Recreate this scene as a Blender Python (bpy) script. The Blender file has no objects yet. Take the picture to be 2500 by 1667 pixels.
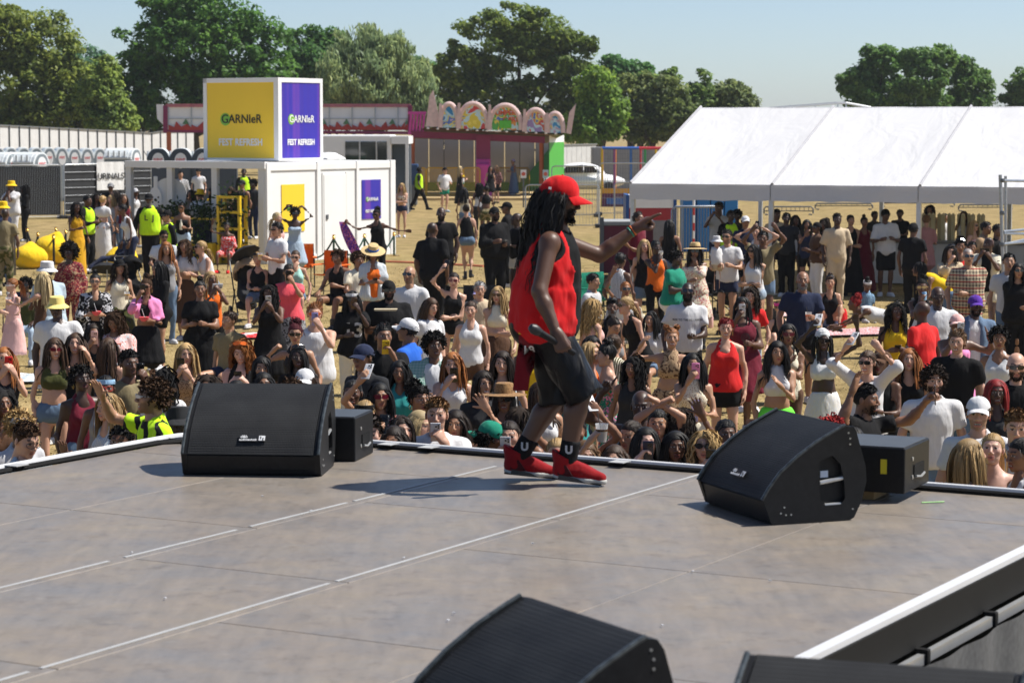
import bpy, bmesh, math, random
import numpy as np
from mathutils import Vector, Matrix
from mathutils.bvhtree import BVHTree

SC = bpy.context.scene
COL = SC.collection
rad = math.radians
PI = math.pi

# -- camera
CAM_H = 3.33            # metres above the grass (about two metres above the stage deck)
F_PX = 5900.0           # focal length in photograph pixels (85 mm on full frame)
PITCH = math.atan((833.5 - 307.0) / F_PX)
cam_data = bpy.data.cameras.new('camera')
cam = bpy.data.objects.new('camera', cam_data)
COL.objects.link(cam)
cam.location = (0, 0, CAM_H)
cam.rotation_euler = (PI / 2 - PITCH, 0, 0)
cam_data.sensor_width = 36.0
cam_data.lens = F_PX / 2500.0 * 36.0
cam_data.clip_start = 0.1
cam_data.clip_end = 3000
cam_data.dof.use_dof = True
cam_data.dof.focus_distance = 21.0
cam_data.dof.aperture_fstop = 5.6
SC.camera = cam

# -- sky and sun
SUN_EL = rad(55)
SUN_AZ = rad(9)         # measured from +X (picture right) towards +Y (away from the camera)
world = bpy.data.worlds.new('World')
SC.world = world
world.use_nodes = True
nt = world.node_tree
bg = nt.nodes['Background']
sky = nt.nodes.new('ShaderNodeTexSky')
sky.sky_type = 'NISHITA'
sky.sun_disc = False
sky.sun_elevation = SUN_EL
sky.sun_rotation = PI / 2 - SUN_AZ
sky.air_density = 0.62
sky.dust_density = 0.55
sky.ozone_density = 1.5
nt.links.new(sky.outputs[0], bg.inputs[0])
bg.inputs[1].default_value = 0.087
sun_data = bpy.data.lights.new('sun', 'SUN')
sun = bpy.data.objects.new('sun', sun_data)
COL.objects.link(sun)
sun_data.energy = 4.6
sun_data.angle = rad(0.53)
sun_data.color = (1.0, 0.95, 0.87)
SUN_DIR = Vector((math.cos(SUN_EL) * math.cos(SUN_AZ), math.cos(SUN_EL) * math.sin(SUN_AZ), math.sin(SUN_EL)))
sun.rotation_euler = SUN_DIR.to_track_quat('Z', 'Y').to_euler()
SC.view_settings.view_transform = 'Standard'
SC.view_settings.look = 'None'
SC.view_settings.exposure = 0.62
SC.view_settings.gamma = 1.0
SC.render.engine = 'CYCLES'
SC.cycles.use_denoising = True
SC.cycles.max_bounces = 6
SC.cycles.diffuse_bounces = 3
SC.cycles.glossy_bounces = 3
SC.cycles.transmission_bounces = 4
SC.cycles.transparent_max_bounces = 6

# photograph pixel (2500 x 1667) -> point of the place
_F = Vector((0, math.cos(PITCH), -math.sin(PITCH)))
_U = Vector((0, math.sin(PITCH), math.cos(PITCH)))
_X = Vector((1, 0, 0))
def ray(px, py):
	return _X * ((px - 1250) / F_PX) + _U * (-(py - 833.5) / F_PX) + _F
def at_y(px, py, Y):
	d = ray(px, py); t = Y / d.y
	return Vector((0, 0, CAM_H)) + d * t
def at_z(px, py, z):
	d = ray(px, py); t = (z - CAM_H) / d.z
	return Vector((0, 0, CAM_H)) + d * t
# the field dips gently towards the stage
def ground_z(Y):
	t = min(1.0, max(0.0, (Y - 27.0) / 20.0)); return -.45 * (1 - t * t * (3 - 2 * t))
def at_g(px, py, h=0.0):
	Y = 30.0
	for _ in range(40): p = at_z(px, py, ground_z(Y) + h); Y = .5 * Y + .5 * p.y
	return at_z(px, py, ground_z(Y) + h)
# -- helpers
rng = random.Random(7)
nrng = np.random.default_rng(7)
COLORS = {
 'white': (.64,.64,.65), 'cream': (.72,.66,.52), 'black': (.008,.008,.009), 'charcoal': (.026,.027,.03), 'grey': (.25,.25,.26),
 'lightgrey': (.5,.5,.52), 'navy': (.015,.022,.055), 'blue': (.02,.12,.55), 'lightblue': (.40,.49,.56), 'sky': (.30,.50,.72), 'teal': (.03,.28,.28),
 'green': (.012,.22,.14), 'neongreen': (.16,.85,.06), 'hivis': (.55,.90,.02), 'olive': (.06,.065,.018), 'red': (.62,.018,.018), 'coral': (.85,.10,.13),
 'maroon': (.14,.01,.025), 'pink': (.80,.26,.50), 'palepink': (.75,.45,.42), 'rose': (.50,.25,.26), 'hotpink': (.75,.06,.3), 'yellow': (.80,.52,.015), 'paleyellow': (.80,.66,.22),
 'mustard': (.62,.33,.012), 'orange': (.72,.14,.012), 'brown': (.09,.045,.025), 'tan': (.40,.27,.16), 'beige': (.55,.44,.30), 'khaki': (.22,.18,.10),
 'denim': (.095,.145,.22), 'lightdenim': (.30,.38,.47), 'purple': (.10,.03,.32), 'lilac': (.38,.34,.62), 'mint': (.35,.62,.55), 'gold': (.65,.42,.12), 'silver': (.6,.6,.62),
 # hair
 'hblack': (.010,.009,.009), 'hdark': (.022,.014,.010), 'hbrown': (.055,.028,.014), 'hlight': (.16,.085,.035), 'hblond': (.40,.26,.11), 'hfair': (.55,.42,.22),
 'hginger': (.28,.10,.025), 'hred': (.30,.02,.02), 'hgrey': (.30,.29,.28), 'hburg': (.07,.012,.018),
 'straw': (.62,.46,.22), 'hstraw': (.30,.17,.07),
}
def rgb(c):
	return COLORS[c] if isinstance(c, str) else c
_mats = {}
def new_mat(key):
	m = bpy.data.materials.new(key); m.use_nodes = True
	n = m.node_tree
	return m, n, n.nodes['Principled BSDF']
def nd(n, typ, **kw):
	a = n.nodes.new(typ)
	for k, v in kw.items():
		if k.startswith('i_'):
			a.inputs[k[2:].replace('_', ' ')].default_value = v
		elif k.startswith('n_'):
			a.inputs[int(k[2:])].default_value = v
		else:
			setattr(a, k, v)
	return a
def ramp(n, pts, interp='LINEAR'):
	r = n.nodes.new('ShaderNodeValToRGB')
	r.color_ramp.interpolation = interp
	e = r.color_ramp.elements
	while len(e) < len(pts): e.new(0.5)
	for i, (p, c) in enumerate(pts):
		e[i].position = p; e[i].color = tuple(c) + (1,) if len(c) == 3 else c
	return r
def mixc(n, fac, a, b, mode='MIX'):
	m = n.nodes.new('ShaderNodeMix'); m.data_type = 'RGBA'; m.blend_type = mode
	for i, v in ((0, fac), (6, a), (7, b)):
		if hasattr(v, 'links'): n.links.new(v, m.inputs[i])
		elif i == 0: m.inputs[0].default_value = v
		else: m.inputs[i].default_value = tuple(v) + (1,) if len(v) == 3 else v
	return m.outputs[2]
def coords(n, scale=(1, 1, 1), which='Object', rot=(0, 0, 0)):
	t = n.nodes.new('ShaderNodeTexCoord'); mp = n.nodes.new('ShaderNodeMapping')
	n.links.new(t.outputs[which], mp.inputs[0])
	mp.inputs['Scale'].default_value = scale; mp.inputs['Rotation'].default_value = rot
	return mp.outputs[0]
def noise(n, vec, scale, detail=3, rough=.55, dist=0):
	t = nd(n, 'ShaderNodeTexNoise'); n.links.new(vec, t.inputs['Vector'])
	t.inputs['Scale'].default_value = scale; t.inputs['Detail'].default_value = detail
	t.inputs['Roughness'].default_value = rough; t.inputs['Distortion'].default_value = dist
	return t.outputs['Fac']
def bump(n, p, h, strength=.3, dist=.01):
	b = nd(n, 'ShaderNodeBump'); b.inputs['Strength'].default_value = strength; b.inputs['Distance'].default_value = dist
	n.links.new(h, b.inputs['Height']); n.links.new(b.outputs[0], p.inputs['Normal'])
def shade(f, c, k):
	return tuple(min(1, x * k) for x in c)

def mat_plain(name, c, rough=.5, metal=0, vary=.12, scale=8, bmp=0, spec=.5, coat=0):
	"""paint / plastic / metal with slight uneven colour and wear"""
	key = ('plain', name, c if isinstance(c, str) else tuple(c), rough, metal)
	if key in _mats: return _mats[key]
	c = rgb(c)
	m, n, p = new_mat(name)
	v = coords(n)
	f = noise(n, v, scale, 4)
	r = ramp(n, [(.3, shade(0, c, 1 - vary)), (.7, shade(0, c, 1 + vary * .6))])
	n.links.new(f, r.inputs[0]); n.links.new(r.outputs[0], p.inputs['Base Color'])
	p.inputs['Roughness'].default_value = rough; p.inputs['Metallic'].default_value = metal
	p.inputs['Specular IOR Level'].default_value = spec
	if coat: p.inputs['Coat Weight'].default_value = coat
	if bmp: bump(n, p, noise(n, v, scale * 6, 3), bmp, .01)
	_mats[key] = m
	return m

def mat_fabric(c1, pattern='plain', c2=None, sheen=.2):
	key = ('fab', str(c1), pattern, str(c2))
	if key in _mats: return _mats[key]
	a = rgb(c1); b = rgb(c2) if c2 else shade(0, a, .6)
	m, n, p = new_mat('fabric_%s_%s' % (c1 if isinstance(c1, str) else 'mix', pattern))
	v = coords(n)
	base = None
	fold = noise(n, coords(n, (1, 1, .5), rot=(.2, .5, 0)), 8, 1, .5, .9)
	if pattern in ('plain', 'denim', 'leather'):
		base = mixc(n, noise(n, v, 14, 3), shade(0, a, .88), shade(0, a, 1.08))
		if pattern == 'denim':
			base = mixc(n, noise(n, coords(n, (3, 3, 1)), 60, 2), base, shade(0, a, 1.5))
	elif pattern in ('vstripe', 'hstripe', 'rib'):
		w = nd(n, 'ShaderNodeTexWave', wave_type='BANDS', bands_direction='X' if pattern != 'hstripe' else 'Z')
		n.links.new(v, w.inputs[0]); w.inputs['Scale'].default_value = {'vstripe': 14, 'hstripe': 9, 'rib': 30}[pattern]
		w.inputs['Distortion'].default_value = .35
		r = ramp(n, [(.45, a), (.55, b)]); n.links.new(w.outputs['Color'], r.inputs[0]); base = r.outputs[0]
	elif pattern in ('floral', 'leopard', 'camo', 'palm', 'tiedye', 'speckle'):
		sc, th, det = {'floral': (22, .56, 2), 'leopard': (34, .55, 1), 'camo': (12, .5, 1), 'palm': (16, .54, 1), 'tiedye': (7, .5, 2), 'speckle': (45, .6, 1)}[pattern]
		f = noise(n, v, sc, det, .5, 1.5 if pattern in ('palm', 'floral') else .2)
		r = ramp(n, [(th - .03, a), (th + .03, b)]); n.links.new(f, r.inputs[0]); base = r.outputs[0]
		if pattern == 'floral':
			f2 = noise(n, v, 31, 1); r2 = ramp(n, [(.60, (0, 0, 0)), (.64, (1, 1, 1))]); n.links.new(f2, r2.inputs[0])
			base = mixc(n, r2.outputs[0], base, (.45, .12, .08))
	elif pattern in ('plaid', 'check'):
		s = 6.5 if pattern == 'plaid' else 22
		outs = []
		for ax in 'XZ':
			w = nd(n, 'ShaderNodeTexWave', wave_type='BANDS', bands_direction=ax); n.links.new(v, w.inputs[0]); w.inputs['Scale'].default_value = s
			r = ramp(n, [(.60, (0, 0, 0)), (.72, (1, 1, 1))]); n.links.new(w.outputs['Color'], r.inputs[0]); outs.append(r.outputs[0])
		base = mixc(n, .5, outs[0], outs[1]); base = mixc(n, base, a, b)
		if pattern == 'plaid':
			w = nd(n, 'ShaderNodeTexWave', wave_type='BANDS', bands_direction='Z'); n.links.new(coords(n, (1, 1, 1)), w.inputs[0]); w.inputs['Scale'].default_value = 3.3
			r = ramp(n, [(.93, (0, 0, 0)), (.97, (1, 1, 1))]); n.links.new(w.outputs['Color'], r.inputs[0]); base = mixc(n, r.outputs[0], base, (.35, .03, .03))
	elif pattern == 'jersey':      # bold wavy bands of a football shirt
		w = nd(n, 'ShaderNodeTexWave', wave_type='BANDS', bands_direction='DIAGONAL'); n.links.new(v, w.inputs[0])
		w.inputs['Scale'].default_value = 3.4; w.inputs['Distortion'].default_value = 7; w.inputs['Detail Scale'].default_value = 1.3
		r = ramp(n, [(.70, a), (.76, b)]); n.links.new(w.outputs['Color'], r.inputs[0]); base = r.outputs[0]
	elif pattern == 'crochet':
		t = nd(n, 'ShaderNodeTexVoronoi'); n.links.new(v, t.inputs['Vector']); t.inputs['Scale'].default_value = 70
		r = ramp(n, [(.2, b), (.5, a)]); n.links.new(t.outputs['Distance'], r.inputs[0]); base = r.outputs[0]
	n.links.new(base, p.inputs['Base Color'])
	p.inputs['Roughness'].default_value = .35 if pattern == 'leather' else .85
	p.inputs['Specular IOR Level'].default_value = .5 if pattern == 'leather' else .15
	if pattern != 'leather':
		p.inputs['Sheen Weight'].default_value = .0 if max(a) < .05 else .08
	fine = noise(n, coords(n, (1, 1, .35), rot=(.5, .3, 0)), 17, 2, .5, .3)
	mx = nd(n, 'ShaderNodeMath', operation='MULTIPLY_ADD'); n.links.new(fold, mx.inputs[0]); mx.inputs[1].default_value = 1.4; n.links.new(fine, mx.inputs[2])
	bump(n, p, mx.outputs[0], .45, .022)
	_mats[key] = m
	return m

def mat_hair(c, matte=False):
	key = ('hair', str(c), matte)
	if key in _mats: return _mats[key]
	c = rgb(c)
	m, n, p = new_mat('hair')
	gi = nd(n, 'ShaderNodeNewGeometry')
	r = ramp(n, [(0, shade(0, c, .45)), (.5, c), (1, shade(0, c, 1.75))]); n.links.new(gi.outputs['Random Per Island'], r.inputs[0])
	f = noise(n, coords(n, (1, 1, .15)), 170, 2, .6)
	n.links.new(mixc(n, f, r.outputs[0], shade(0, c, .75)), p.inputs['Base Color'])
	p.inputs['Roughness'].default_value = .8 if matte else .55; p.inputs['Specular IOR Level'].default_value = .2 if matte else (.25 if max(c) < .03 else .35)
	bump(n, p, f, .5, .006)
	_mats[key] = m
	return m

def mat_skin():
	if 'skin' in _mats: return _mats['skin']
	m, n, p = new_mat('skin')
	a = nd(n, 'ShaderNodeAttribute'); a.attribute_name = 'Col'
	v = coords(n)
	f = noise(n, v, 30, 4)
	base = mixc(n, f, (.86, .84, .83), (1.06, 1.05, 1.05)); base = mixc(n, 1.0, a.outputs['Color'], base, 'MULTIPLY')
	n.links.new(base, p.inputs['Base Color'])
	p.inputs['Roughness'].default_value = .46; p.inputs['Specular IOR Level'].default_value = .45
	p.inputs['Subsurface Weight'].default_value = 0.0
	bump(n, p, noise(n, v, 160, 2), .12, .004)
	_mats['skin'] = m
	return m

# ---- objects
def tag(o, label=None, cat=None, group=None, kind=None):
	if label: o['label'] = label
	if cat: o['category'] = cat
	if group: o['group'] = group
	if kind: o['kind'] = kind
	return o
def empty(name, loc=(0, 0, 0), rz=0):
	o = bpy.data.objects.new(name, None); COL.objects.link(o)
	o.location = loc; o.rotation_euler = (0, 0, rz); o.empty_display_size = .1
	return o
def thing(name, label, cat, loc=(0, 0, 0), rz=0, group=None):
	return tag(empty(name, loc, rz), label, cat, group)
def obj(name, me, mat=None, parent=None, loc=None, rot=None, smooth=False):
	o = bpy.data.objects.new(name, me); COL.objects.link(o)
	if mat is not None:
		if len(me.materials) == 0: me.materials.append(mat)
		elif me.materials[0] is not mat:
			o.material_slots[0].link = 'OBJECT'; o.material_slots[0].material = mat
	if parent is not None: o.parent = parent
	if loc is not None: o.location = loc
	if rot is not None: o.rotation_euler = rot
	return o
def mesh_np(V, F, smooth=True, name='mesh'):
	"""F: (n,4) or (n,3) int array"""
	me = bpy.data.meshes.new(name)
	V = np.ascontiguousarray(V, dtype=np.float32); F = np.ascontiguousarray(F, dtype=np.int32)
	k = F.shape[1]
	me.vertices.add(len(V)); me.vertices.foreach_set('co', V.ravel())
	me.loops.add(F.size); me.loops.foreach_set('vertex_index', F.ravel())
	me.polygons.add(len(F)); me.polygons.foreach_set('loop_start', np.arange(0, F.size, k, dtype=np.int32))
	me.update(calc_edges=True)
	if smooth:
		me.polygons.foreach_set('use_smooth', np.ones(len(F), dtype=bool))
	return me
class MB:
	"""collects boxes, bars, tubes and polygons into one mesh"""
	def __init__(s): s.v = []; s.f = []
	def quad(s, *pts):
		b = len(s.v); s.v += [tuple(p) for p in pts]; s.f.append(tuple(range(b, b + len(pts)))); return s
	def box(s, lo, hi, M=None):
		(x0, y0, z0), (x1, y1, z1) = lo, hi
		P = [(x0, y0, z0), (x1, y0, z0), (x1, y1, z0), (x0, y1, z0), (x0, y0, z1), (x1, y0, z1), (x1, y1, z1), (x0, y1, z1)]
		if M is not None: P = [tuple(M @ Vector(p)) for p in P]
		b = len(s.v); s.v += P
		s.f += [tuple(b + i for i in q) for q in ((0, 3, 2, 1), (4, 5, 6, 7), (0, 1, 5, 4), (1, 2, 6, 5), (2, 3, 7, 6), (3, 0, 4, 7))]
		return s
	def bar(s, a, b, w, d=None):
		a = Vector(a); b = Vector(b); d = d or w
		z = (b - a); L = z.length; q = z.to_track_quat('Z', 'Y')
		M = Matrix.Translation(a) @ q.to_matrix().to_4x4()
		return s.box((-w / 2, -d / 2, 0), (w / 2, d / 2, L), M)
	def tube(s, pts, r, n=8, cap=True):
		pts = [Vector(p) for p in pts]; rs = r if isinstance(r, (list, tuple)) else [r] * len(pts)
		base = len(s.v)
		up = None
		for i, p in enumerate(pts):
			t = (pts[min(i + 1, len(pts) - 1)] - pts[max(i - 1, 0)]).normalized()
			if up is None:
				up = t.orthogonal().normalized()
			else:
				up = (up - t * up.dot(t)); up = up.normalized() if up.length > 1e-6 else t.orthogonal().normalized()
			sd = t.cross(up)
			for k in range(n):
				a = 2 * PI * k / n
				s.v.append(tuple(p + (up * math.cos(a) + sd * math.sin(a)) * rs[i]))
		for i in range(len(pts) - 1):
			for k in range(n):
				a, b = base + i * n + k, base + i * n + (k + 1) % n
				s.f.append((a, b, b + n, a + n))
		if cap:
			s.f.append(tuple(base + k for k in range(n))[::-1]); s.f.append(tuple(base + (len(pts) - 1) * n + k for k in range(n)))
		return s
	def lathe(s, prof, n=24, c=(0, 0, 0), sx=1, sy=1):
		base = len(s.v); m = len(prof)
		for r, z in prof:
			for k in range(n):
				a = 2 * PI * k / n
				s.v.append((c[0] + r * math.cos(a) * sx, c[1] + r * math.sin(a) * sy, c[2] + z))
		for i in range(m - 1):
			for k in range(n):
				a, b = base + i * n + k, base + i * n + (k + 1) % n
				s.f.append((a, b, b + n, a + n))
		s.f.append(tuple(base + k for k in range(n))[::-1]); s.f.append(tuple(base + (m - 1) * n + k for k in range(n)))
		return s
	def prism(s, poly, y0, y1, M=None):
		"""polygon in x,z extruded along y"""
		n = len(poly); b = len(s.v)
		P = [(x, y0, z) for x, z in poly] + [(x, y1, z) for x, z in poly]
		if M is not None: P = [tuple(M @ Vector(p)) for p in P]
		s.v += P
		s.f.append(tuple(range(b, b + n))); s.f.append(tuple(range(b + 2 * n - 1, b + n - 1, -1)))
		for i in range(n):
			j = (i + 1) % n; s.f.append((b + j, b + i, b + n + i, b + n + j))
		return s
	def mesh(s, name='mesh', smooth=False, bevel=0, seg=2):
		me = bpy.data.meshes.new(name); me.from_pydata(s.v, [], s.f)
		bm = bmesh.new(); bm.from_mesh(me)
		bmesh.ops.recalc_face_normals(bm, faces=bm.faces)
		if bevel:
			ed = [e for e in bm.edges if len(e.link_faces) == 2 and e.calc_face_angle(0) > .6]
			bmesh.ops.bevel(bm, geom=ed, offset=bevel, segments=seg, affect='EDGES', profile=.5, clamp_overlap=True)
		if smooth:
			for f in bm.faces: f.smooth = True
		bm.to_mesh(me); bm.free()
		if smooth:
			try: me.set_sharp_from_angle(angle=rad(40))
			except Exception: pass
		return me
	def build(s, name, mat, parent=None, loc=None, rot=None, smooth=False, bevel=0, seg=2):
		return obj(name, s.mesh(name, smooth, bevel, seg), mat, parent, loc, rot)
def copy_tree(o, parent=None):
	c = o.copy(); COL.objects.link(c); c.parent = parent
	for ch in o.children: copy_tree(ch, c)
	return c
_txt = {}
def text_mesh(s, size=1.0, extrude=.0, bold=0, spacing=1.0, align='CENTER', sx=1.0):
	key = (s, size, extrude, bold, spacing, align, sx)
	if key in _txt: return _txt[key]
	cu = bpy.data.curves.new('lettering', 'FONT'); cu.body = s; cu.size = size; cu.extrude = extrude; cu.offset = bold
	cu.align_x = align; cu.align_y = 'CENTER'; cu.space_character = spacing; cu.resolution_u = 3
	o = bpy.data.objects.new('lettering', cu); COL.objects.link(o)
	dg = bpy.context.evaluated_depsgraph_get(); dg.update()
	me = bpy.data.meshes.new_from_object(o.evaluated_get(dg))
	bpy.data.objects.remove(o); bpy.data.curves.remove(cu)
	if sx != 1:
		for v in me.vertices: v.co.x *= sx
	me.materials.clear()
	_txt[key] = me
	return me
def face_matrix(origin, right, up):
	r = Vector(right).normalized(); u = Vector(up).normalized(); nrm = r.cross(u).normalized()
	return Matrix((( r.x, u.x, nrm.x, origin[0]), (r.y, u.y, nrm.y, origin[1]), (r.z, u.z, nrm.z, origin[2]), (0, 0, 0, 1)))
# -- bodies grown from distance fields
f4 = np.float32
def smin(a, b, k):
	h = np.clip(.5 + .5 * (b - a) / k, 0, 1)
	return b * (1 - h) + a * h - k * h * (1 - h)
def cone(a, b, ra, rb, flat=0):
	a = np.array(a, f4); b = np.array(b, f4); ba = b - a; L2 = float(ba @ ba) + 1e-9; L = math.sqrt(L2); r = max(ra, rb)
	def fn(X, Y, Z):
		px, py, pz = X - a[0], Y - a[1], Z - a[2]
		tr = (px * ba[0] + py * ba[1] + pz * ba[2]) / L2
		t = np.clip(tr, 0, 1)
		d = np.sqrt((px - t * ba[0]) ** 2 + (py - t * ba[1]) ** 2 + (pz - t * ba[2]) ** 2) - (ra + (rb - ra) * t)
		if flat: d = np.maximum(d, (tr - 1) * L)
		return d
	return (np.minimum(a, b) - r, np.maximum(a, b) + r, fn)
def ell(c, r, R=None):
	c = np.array(c, f4); r = np.array(r, f4); m = float(r.max())
	def fn(X, Y, Z):
		px, py, pz = X - c[0], Y - c[1], Z - c[2]
		if R is not None:
			px, py, pz = (px * R[0, 0] + py * R[1, 0] + pz * R[2, 0]), (px * R[0, 1] + py * R[1, 1] + pz * R[2, 1]), (px * R[0, 2] + py * R[1, 2] + pz * R[2, 2])
		k0 = np.sqrt((px / r[0]) ** 2 + (py / r[1]) ** 2 + (pz / r[2]) ** 2)
		k1 = np.sqrt((px / r[0] ** 2) ** 2 + (py / r[1] ** 2) ** 2 + (pz / r[2] ** 2) ** 2) + 1e-6
		return k0 * (k0 - 1) / k1
	return (c - m, c + m, fn)
def tubep(o, R, zs, A, B, YO=None, pleat=0, npl=14):
	"""stack of ellipses along the local z axis of frame R at o"""
	o = np.array(o, f4); zs = np.array(zs, f4); A = np.array(A, f4); B = np.array(B, f4); YO = np.zeros_like(A) if YO is None else np.array(YO, f4)
	ends = np.array([o + R[:, 2] * zs[0], o + R[:, 2] * zs[-1]]); m = float(max(A.max(), B.max())) + .02
	def fn(X, Y, Z):
		px, py, pz = X - o[0], Y - o[1], Z - o[2]
		lx = px * R[0, 0] + py * R[1, 0] + pz * R[2, 0]; ly = px * R[0, 1] + py * R[1, 1] + pz * R[2, 1]; lz = px * R[0, 2] + py * R[1, 2] + pz * R[2, 2]
		a = np.interp(lz, zs, A); b = np.interp(lz, zs, B); ly = ly - np.interp(lz, zs, YO)
		if pleat:
			th = np.arctan2(ly, lx); g = 1 + pleat * np.sin(th * npl) * np.clip((zs[-1] - lz) / (zs[-1] - zs[0]), 0, 1); a = a * g; b = b * g
		k0 = np.sqrt((lx / a) ** 2 + (ly / b) ** 2); k1 = np.sqrt((lx / a ** 2) ** 2 + (ly / b ** 2) ** 2) + 1e-6
		d = k0 * (k0 - 1) / k1
		return np.maximum(d, np.maximum(zs[0] - lz, lz - zs[-1]))
	return (ends.min(0) - m, ends.max(0) + m, fn)
class Field:
	def __init__(s, prims, res, pad=.03):
		lo = np.min([p[0] for p in prims], 0) - pad - res; hi = np.max([p[1] for p in prims], 0) + pad + res
		n = np.ceil((hi - lo) / res).astype(int) + 1
		s.lo = lo; s.res = res; s.n = n
		s.D = np.full(n, 1.0, f4)
		s.ax = [(lo[i] + res * np.arange(n[i])).astype(f4) for i in range(3)]
	def _sl(s, p, m):
		i0 = np.clip(np.floor((p[0] - m - s.lo) / s.res).astype(int), 0, s.n - 1); i1 = np.clip(np.ceil((p[1] + m - s.lo) / s.res).astype(int) + 1, 1, s.n)
		sl = tuple(slice(a, b) for a, b in zip(i0, i1))
		return sl, s.ax[0][sl[0]][:, None, None], s.ax[1][sl[1]][None, :, None], s.ax[2][sl[2]][None, None, :]
	def add(s, p, k=.02):
		sl, X, Y, Z = s._sl(p, k + 2.5 * s.res)
		if s.D[sl].size: s.D[sl] = smin(s.D[sl], p[2](X, Y, Z).astype(f4), k)
		return s
	def sub(s, p, k=0):
		sl, X, Y, Z = s._sl(p, k + 2.5 * s.res)
		if s.D[sl].size: s.D[sl] = np.maximum(s.D[sl], -p[2](X, Y, Z)) if k == 0 else -smin(-s.D[sl], p[2](X, Y, Z), k)
		return s
	def plane(s, pt, nrm):
		X, Y, Z = s.ax[0][:, None, None], s.ax[1][None, :, None], s.ax[2][None, None, :]
		s.D = np.maximum(s.D, (X - pt[0]) * nrm[0] + (Y - pt[1]) * nrm[1] + (Z - pt[2]) * nrm[2]).astype(f4)
		return s
	def xyz(s):
		return s.ax[0][:, None, None], s.ax[1][None, :, None], s.ax[2][None, None, :]
	def wrinkle(s, amp, fr=38, seed=0):
		X, Y, Z = s.xyz(); g = np.random.default_rng(seed); t = 0
		for q in range(4):
			k = g.normal(size=3); k /= np.linalg.norm(k); k[2] *= .6; w = fr * (.6 + .5 * q)
			t = t + np.sin(w * (k[0] * X + k[1] * Y + k[2] * Z) + g.uniform(0, 6)) * np.sin(w * .6 * (k[1] * X + k[2] * Y + k[0] * Z) + g.uniform(0, 6)) / (1 + .5 * q)
		s.D = (s.D + amp * t).astype(f4)
		return s
	def sample(s, P):
		i = np.rint((P - s.lo) / s.res).astype(int)
		ok = np.all((i >= 0) & (i < s.n), 1); i = np.clip(i, 0, s.n - 1)
		d = s.D[i[:, 0], i[:, 1], i[:, 2]]
		return np.where(ok, d, 1.0)
	def net(s, relax=1):
		D = s.D; sg = D < 0
		c = np.zeros(tuple(s.n - 1), np.int8)
		cor = [(a, b, e) for a in (0, 1) for b in (0, 1) for e in (0, 1)]
		nx, ny, nz = s.n
		for a, b, e in cor: c += sg[a:nx - 1 + a, b:ny - 1 + b, e:nz - 1 + e]
		act = (c > 0) & (c < 8)
		idx = np.full(act.shape, -1, np.int32); I, J, K = np.nonzero(act); n = len(I); idx[I, J, K] = np.arange(n)
		val = [D[I + a, J + b, K + e] for a, b, e in cor]
		pos = np.zeros((n, 3)); cnt = np.zeros(n)
		for p in range(8):
			for q in range(p + 1, 8):
				df = [cor[q][t] - cor[p][t] for t in range(3)]
				if sum(abs(t) for t in df) != 1: continue
				va, vb = val[p], val[q]; m = (va < 0) != (vb < 0)
				t = np.where(m, va / np.where(m, va - vb, 1), 0)
				for ax in range(3): pos[:, ax] += m * (cor[p][ax] + t * df[ax])
				cnt += m
		V = s.lo + s.res * (np.stack([I, J, K], 1) + pos / cnt[:, None])
		F = []
		for ax in range(3):
			o1, o2 = (ax + 1) % 3, (ax + 2) % 3
			A = [slice(None)] * 3; B = [slice(None)] * 3
			A[ax] = slice(0, -1); B[ax] = slice(1, None)
			for o in (o1, o2): A[o] = slice(1, -1); B[o] = slice(1, -1)
			sa, sb = sg[tuple(A)], sg[tuple(B)]
			m = np.stack(np.nonzero(sa != sb), 1)
			if not len(m): continue
			flip = sa[tuple(m.T)]
			m[:, o1] += 1; m[:, o2] += 1
			def cell(d1, d2):
				q = m.copy(); q[:, o1] += d1; q[:, o2] += d2
				return idx[tuple(q.T)]
			quad = np.stack([cell(-1, -1), cell(0, -1), cell(0, 0), cell(-1, 0)], 1)
			quad[~flip] = quad[~flip][:, ::-1]
			F.append(quad)
		F = np.concatenate(F)
		for _ in range(relax):
			acc = np.zeros_like(V); k = np.zeros(len(V))
			for a in range(4):
				for b in (1, 3):
					np.add.at(acc, F[:, a], V[F[:, (a + b) % 4]]); np.add.at(k, F[:, a], 1)
			V = V * .5 + .5 * acc / np.maximum(k, 1)[:, None]
		return V, F
I3 = np.eye(3)
def tri(F):
	return F if F.shape[1] == 3 else np.concatenate([F[:, [0, 1, 2]], F[:, [0, 2, 3]]])
def decim(V, F, target, keep=None):
	"""thin a template mesh; keep: vertices to leave dense"""
	me = mesh_np(V, tri(F)); o = bpy.data.objects.new('template', me); COL.objects.link(o)
	md = o.modifiers.new('decimate', 'DECIMATE'); md.ratio = min(1, target / len(me.polygons))
	if keep is not None:
		vg = o.vertex_groups.new(name='w'); vg.add([int(i) for i in np.nonzero(~keep)[0]], 1.0, 'REPLACE'); vg.add([int(i) for i in np.nonzero(keep)[0]], .12, 'REPLACE'); md.vertex_group = 'w'; md.vertex_group_factor = 1.0
	dg = bpy.context.evaluated_depsgraph_get(); m2 = bpy.data.meshes.new_from_object(o.evaluated_get(dg))
	v = np.zeros(len(m2.vertices) * 3, np.float32); m2.vertices.foreach_get('co', v); f = np.zeros(len(m2.loops), np.int32); m2.loops.foreach_get('vertex_index', f)
	bpy.data.objects.remove(o); bpy.data.meshes.remove(me); bpy.data.meshes.remove(m2)
	return v.reshape(-1, 3).astype(float), f.reshape(-1, 3)
def rotx(t): c, s = math.cos(t), math.sin(t); return np.array([[1, 0, 0], [0, c, -s], [0, s, c]])
def roty(t): c, s = math.cos(t), math.sin(t); return np.array([[c, 0, s], [0, 1, 0], [-s, 0, c]])
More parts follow.
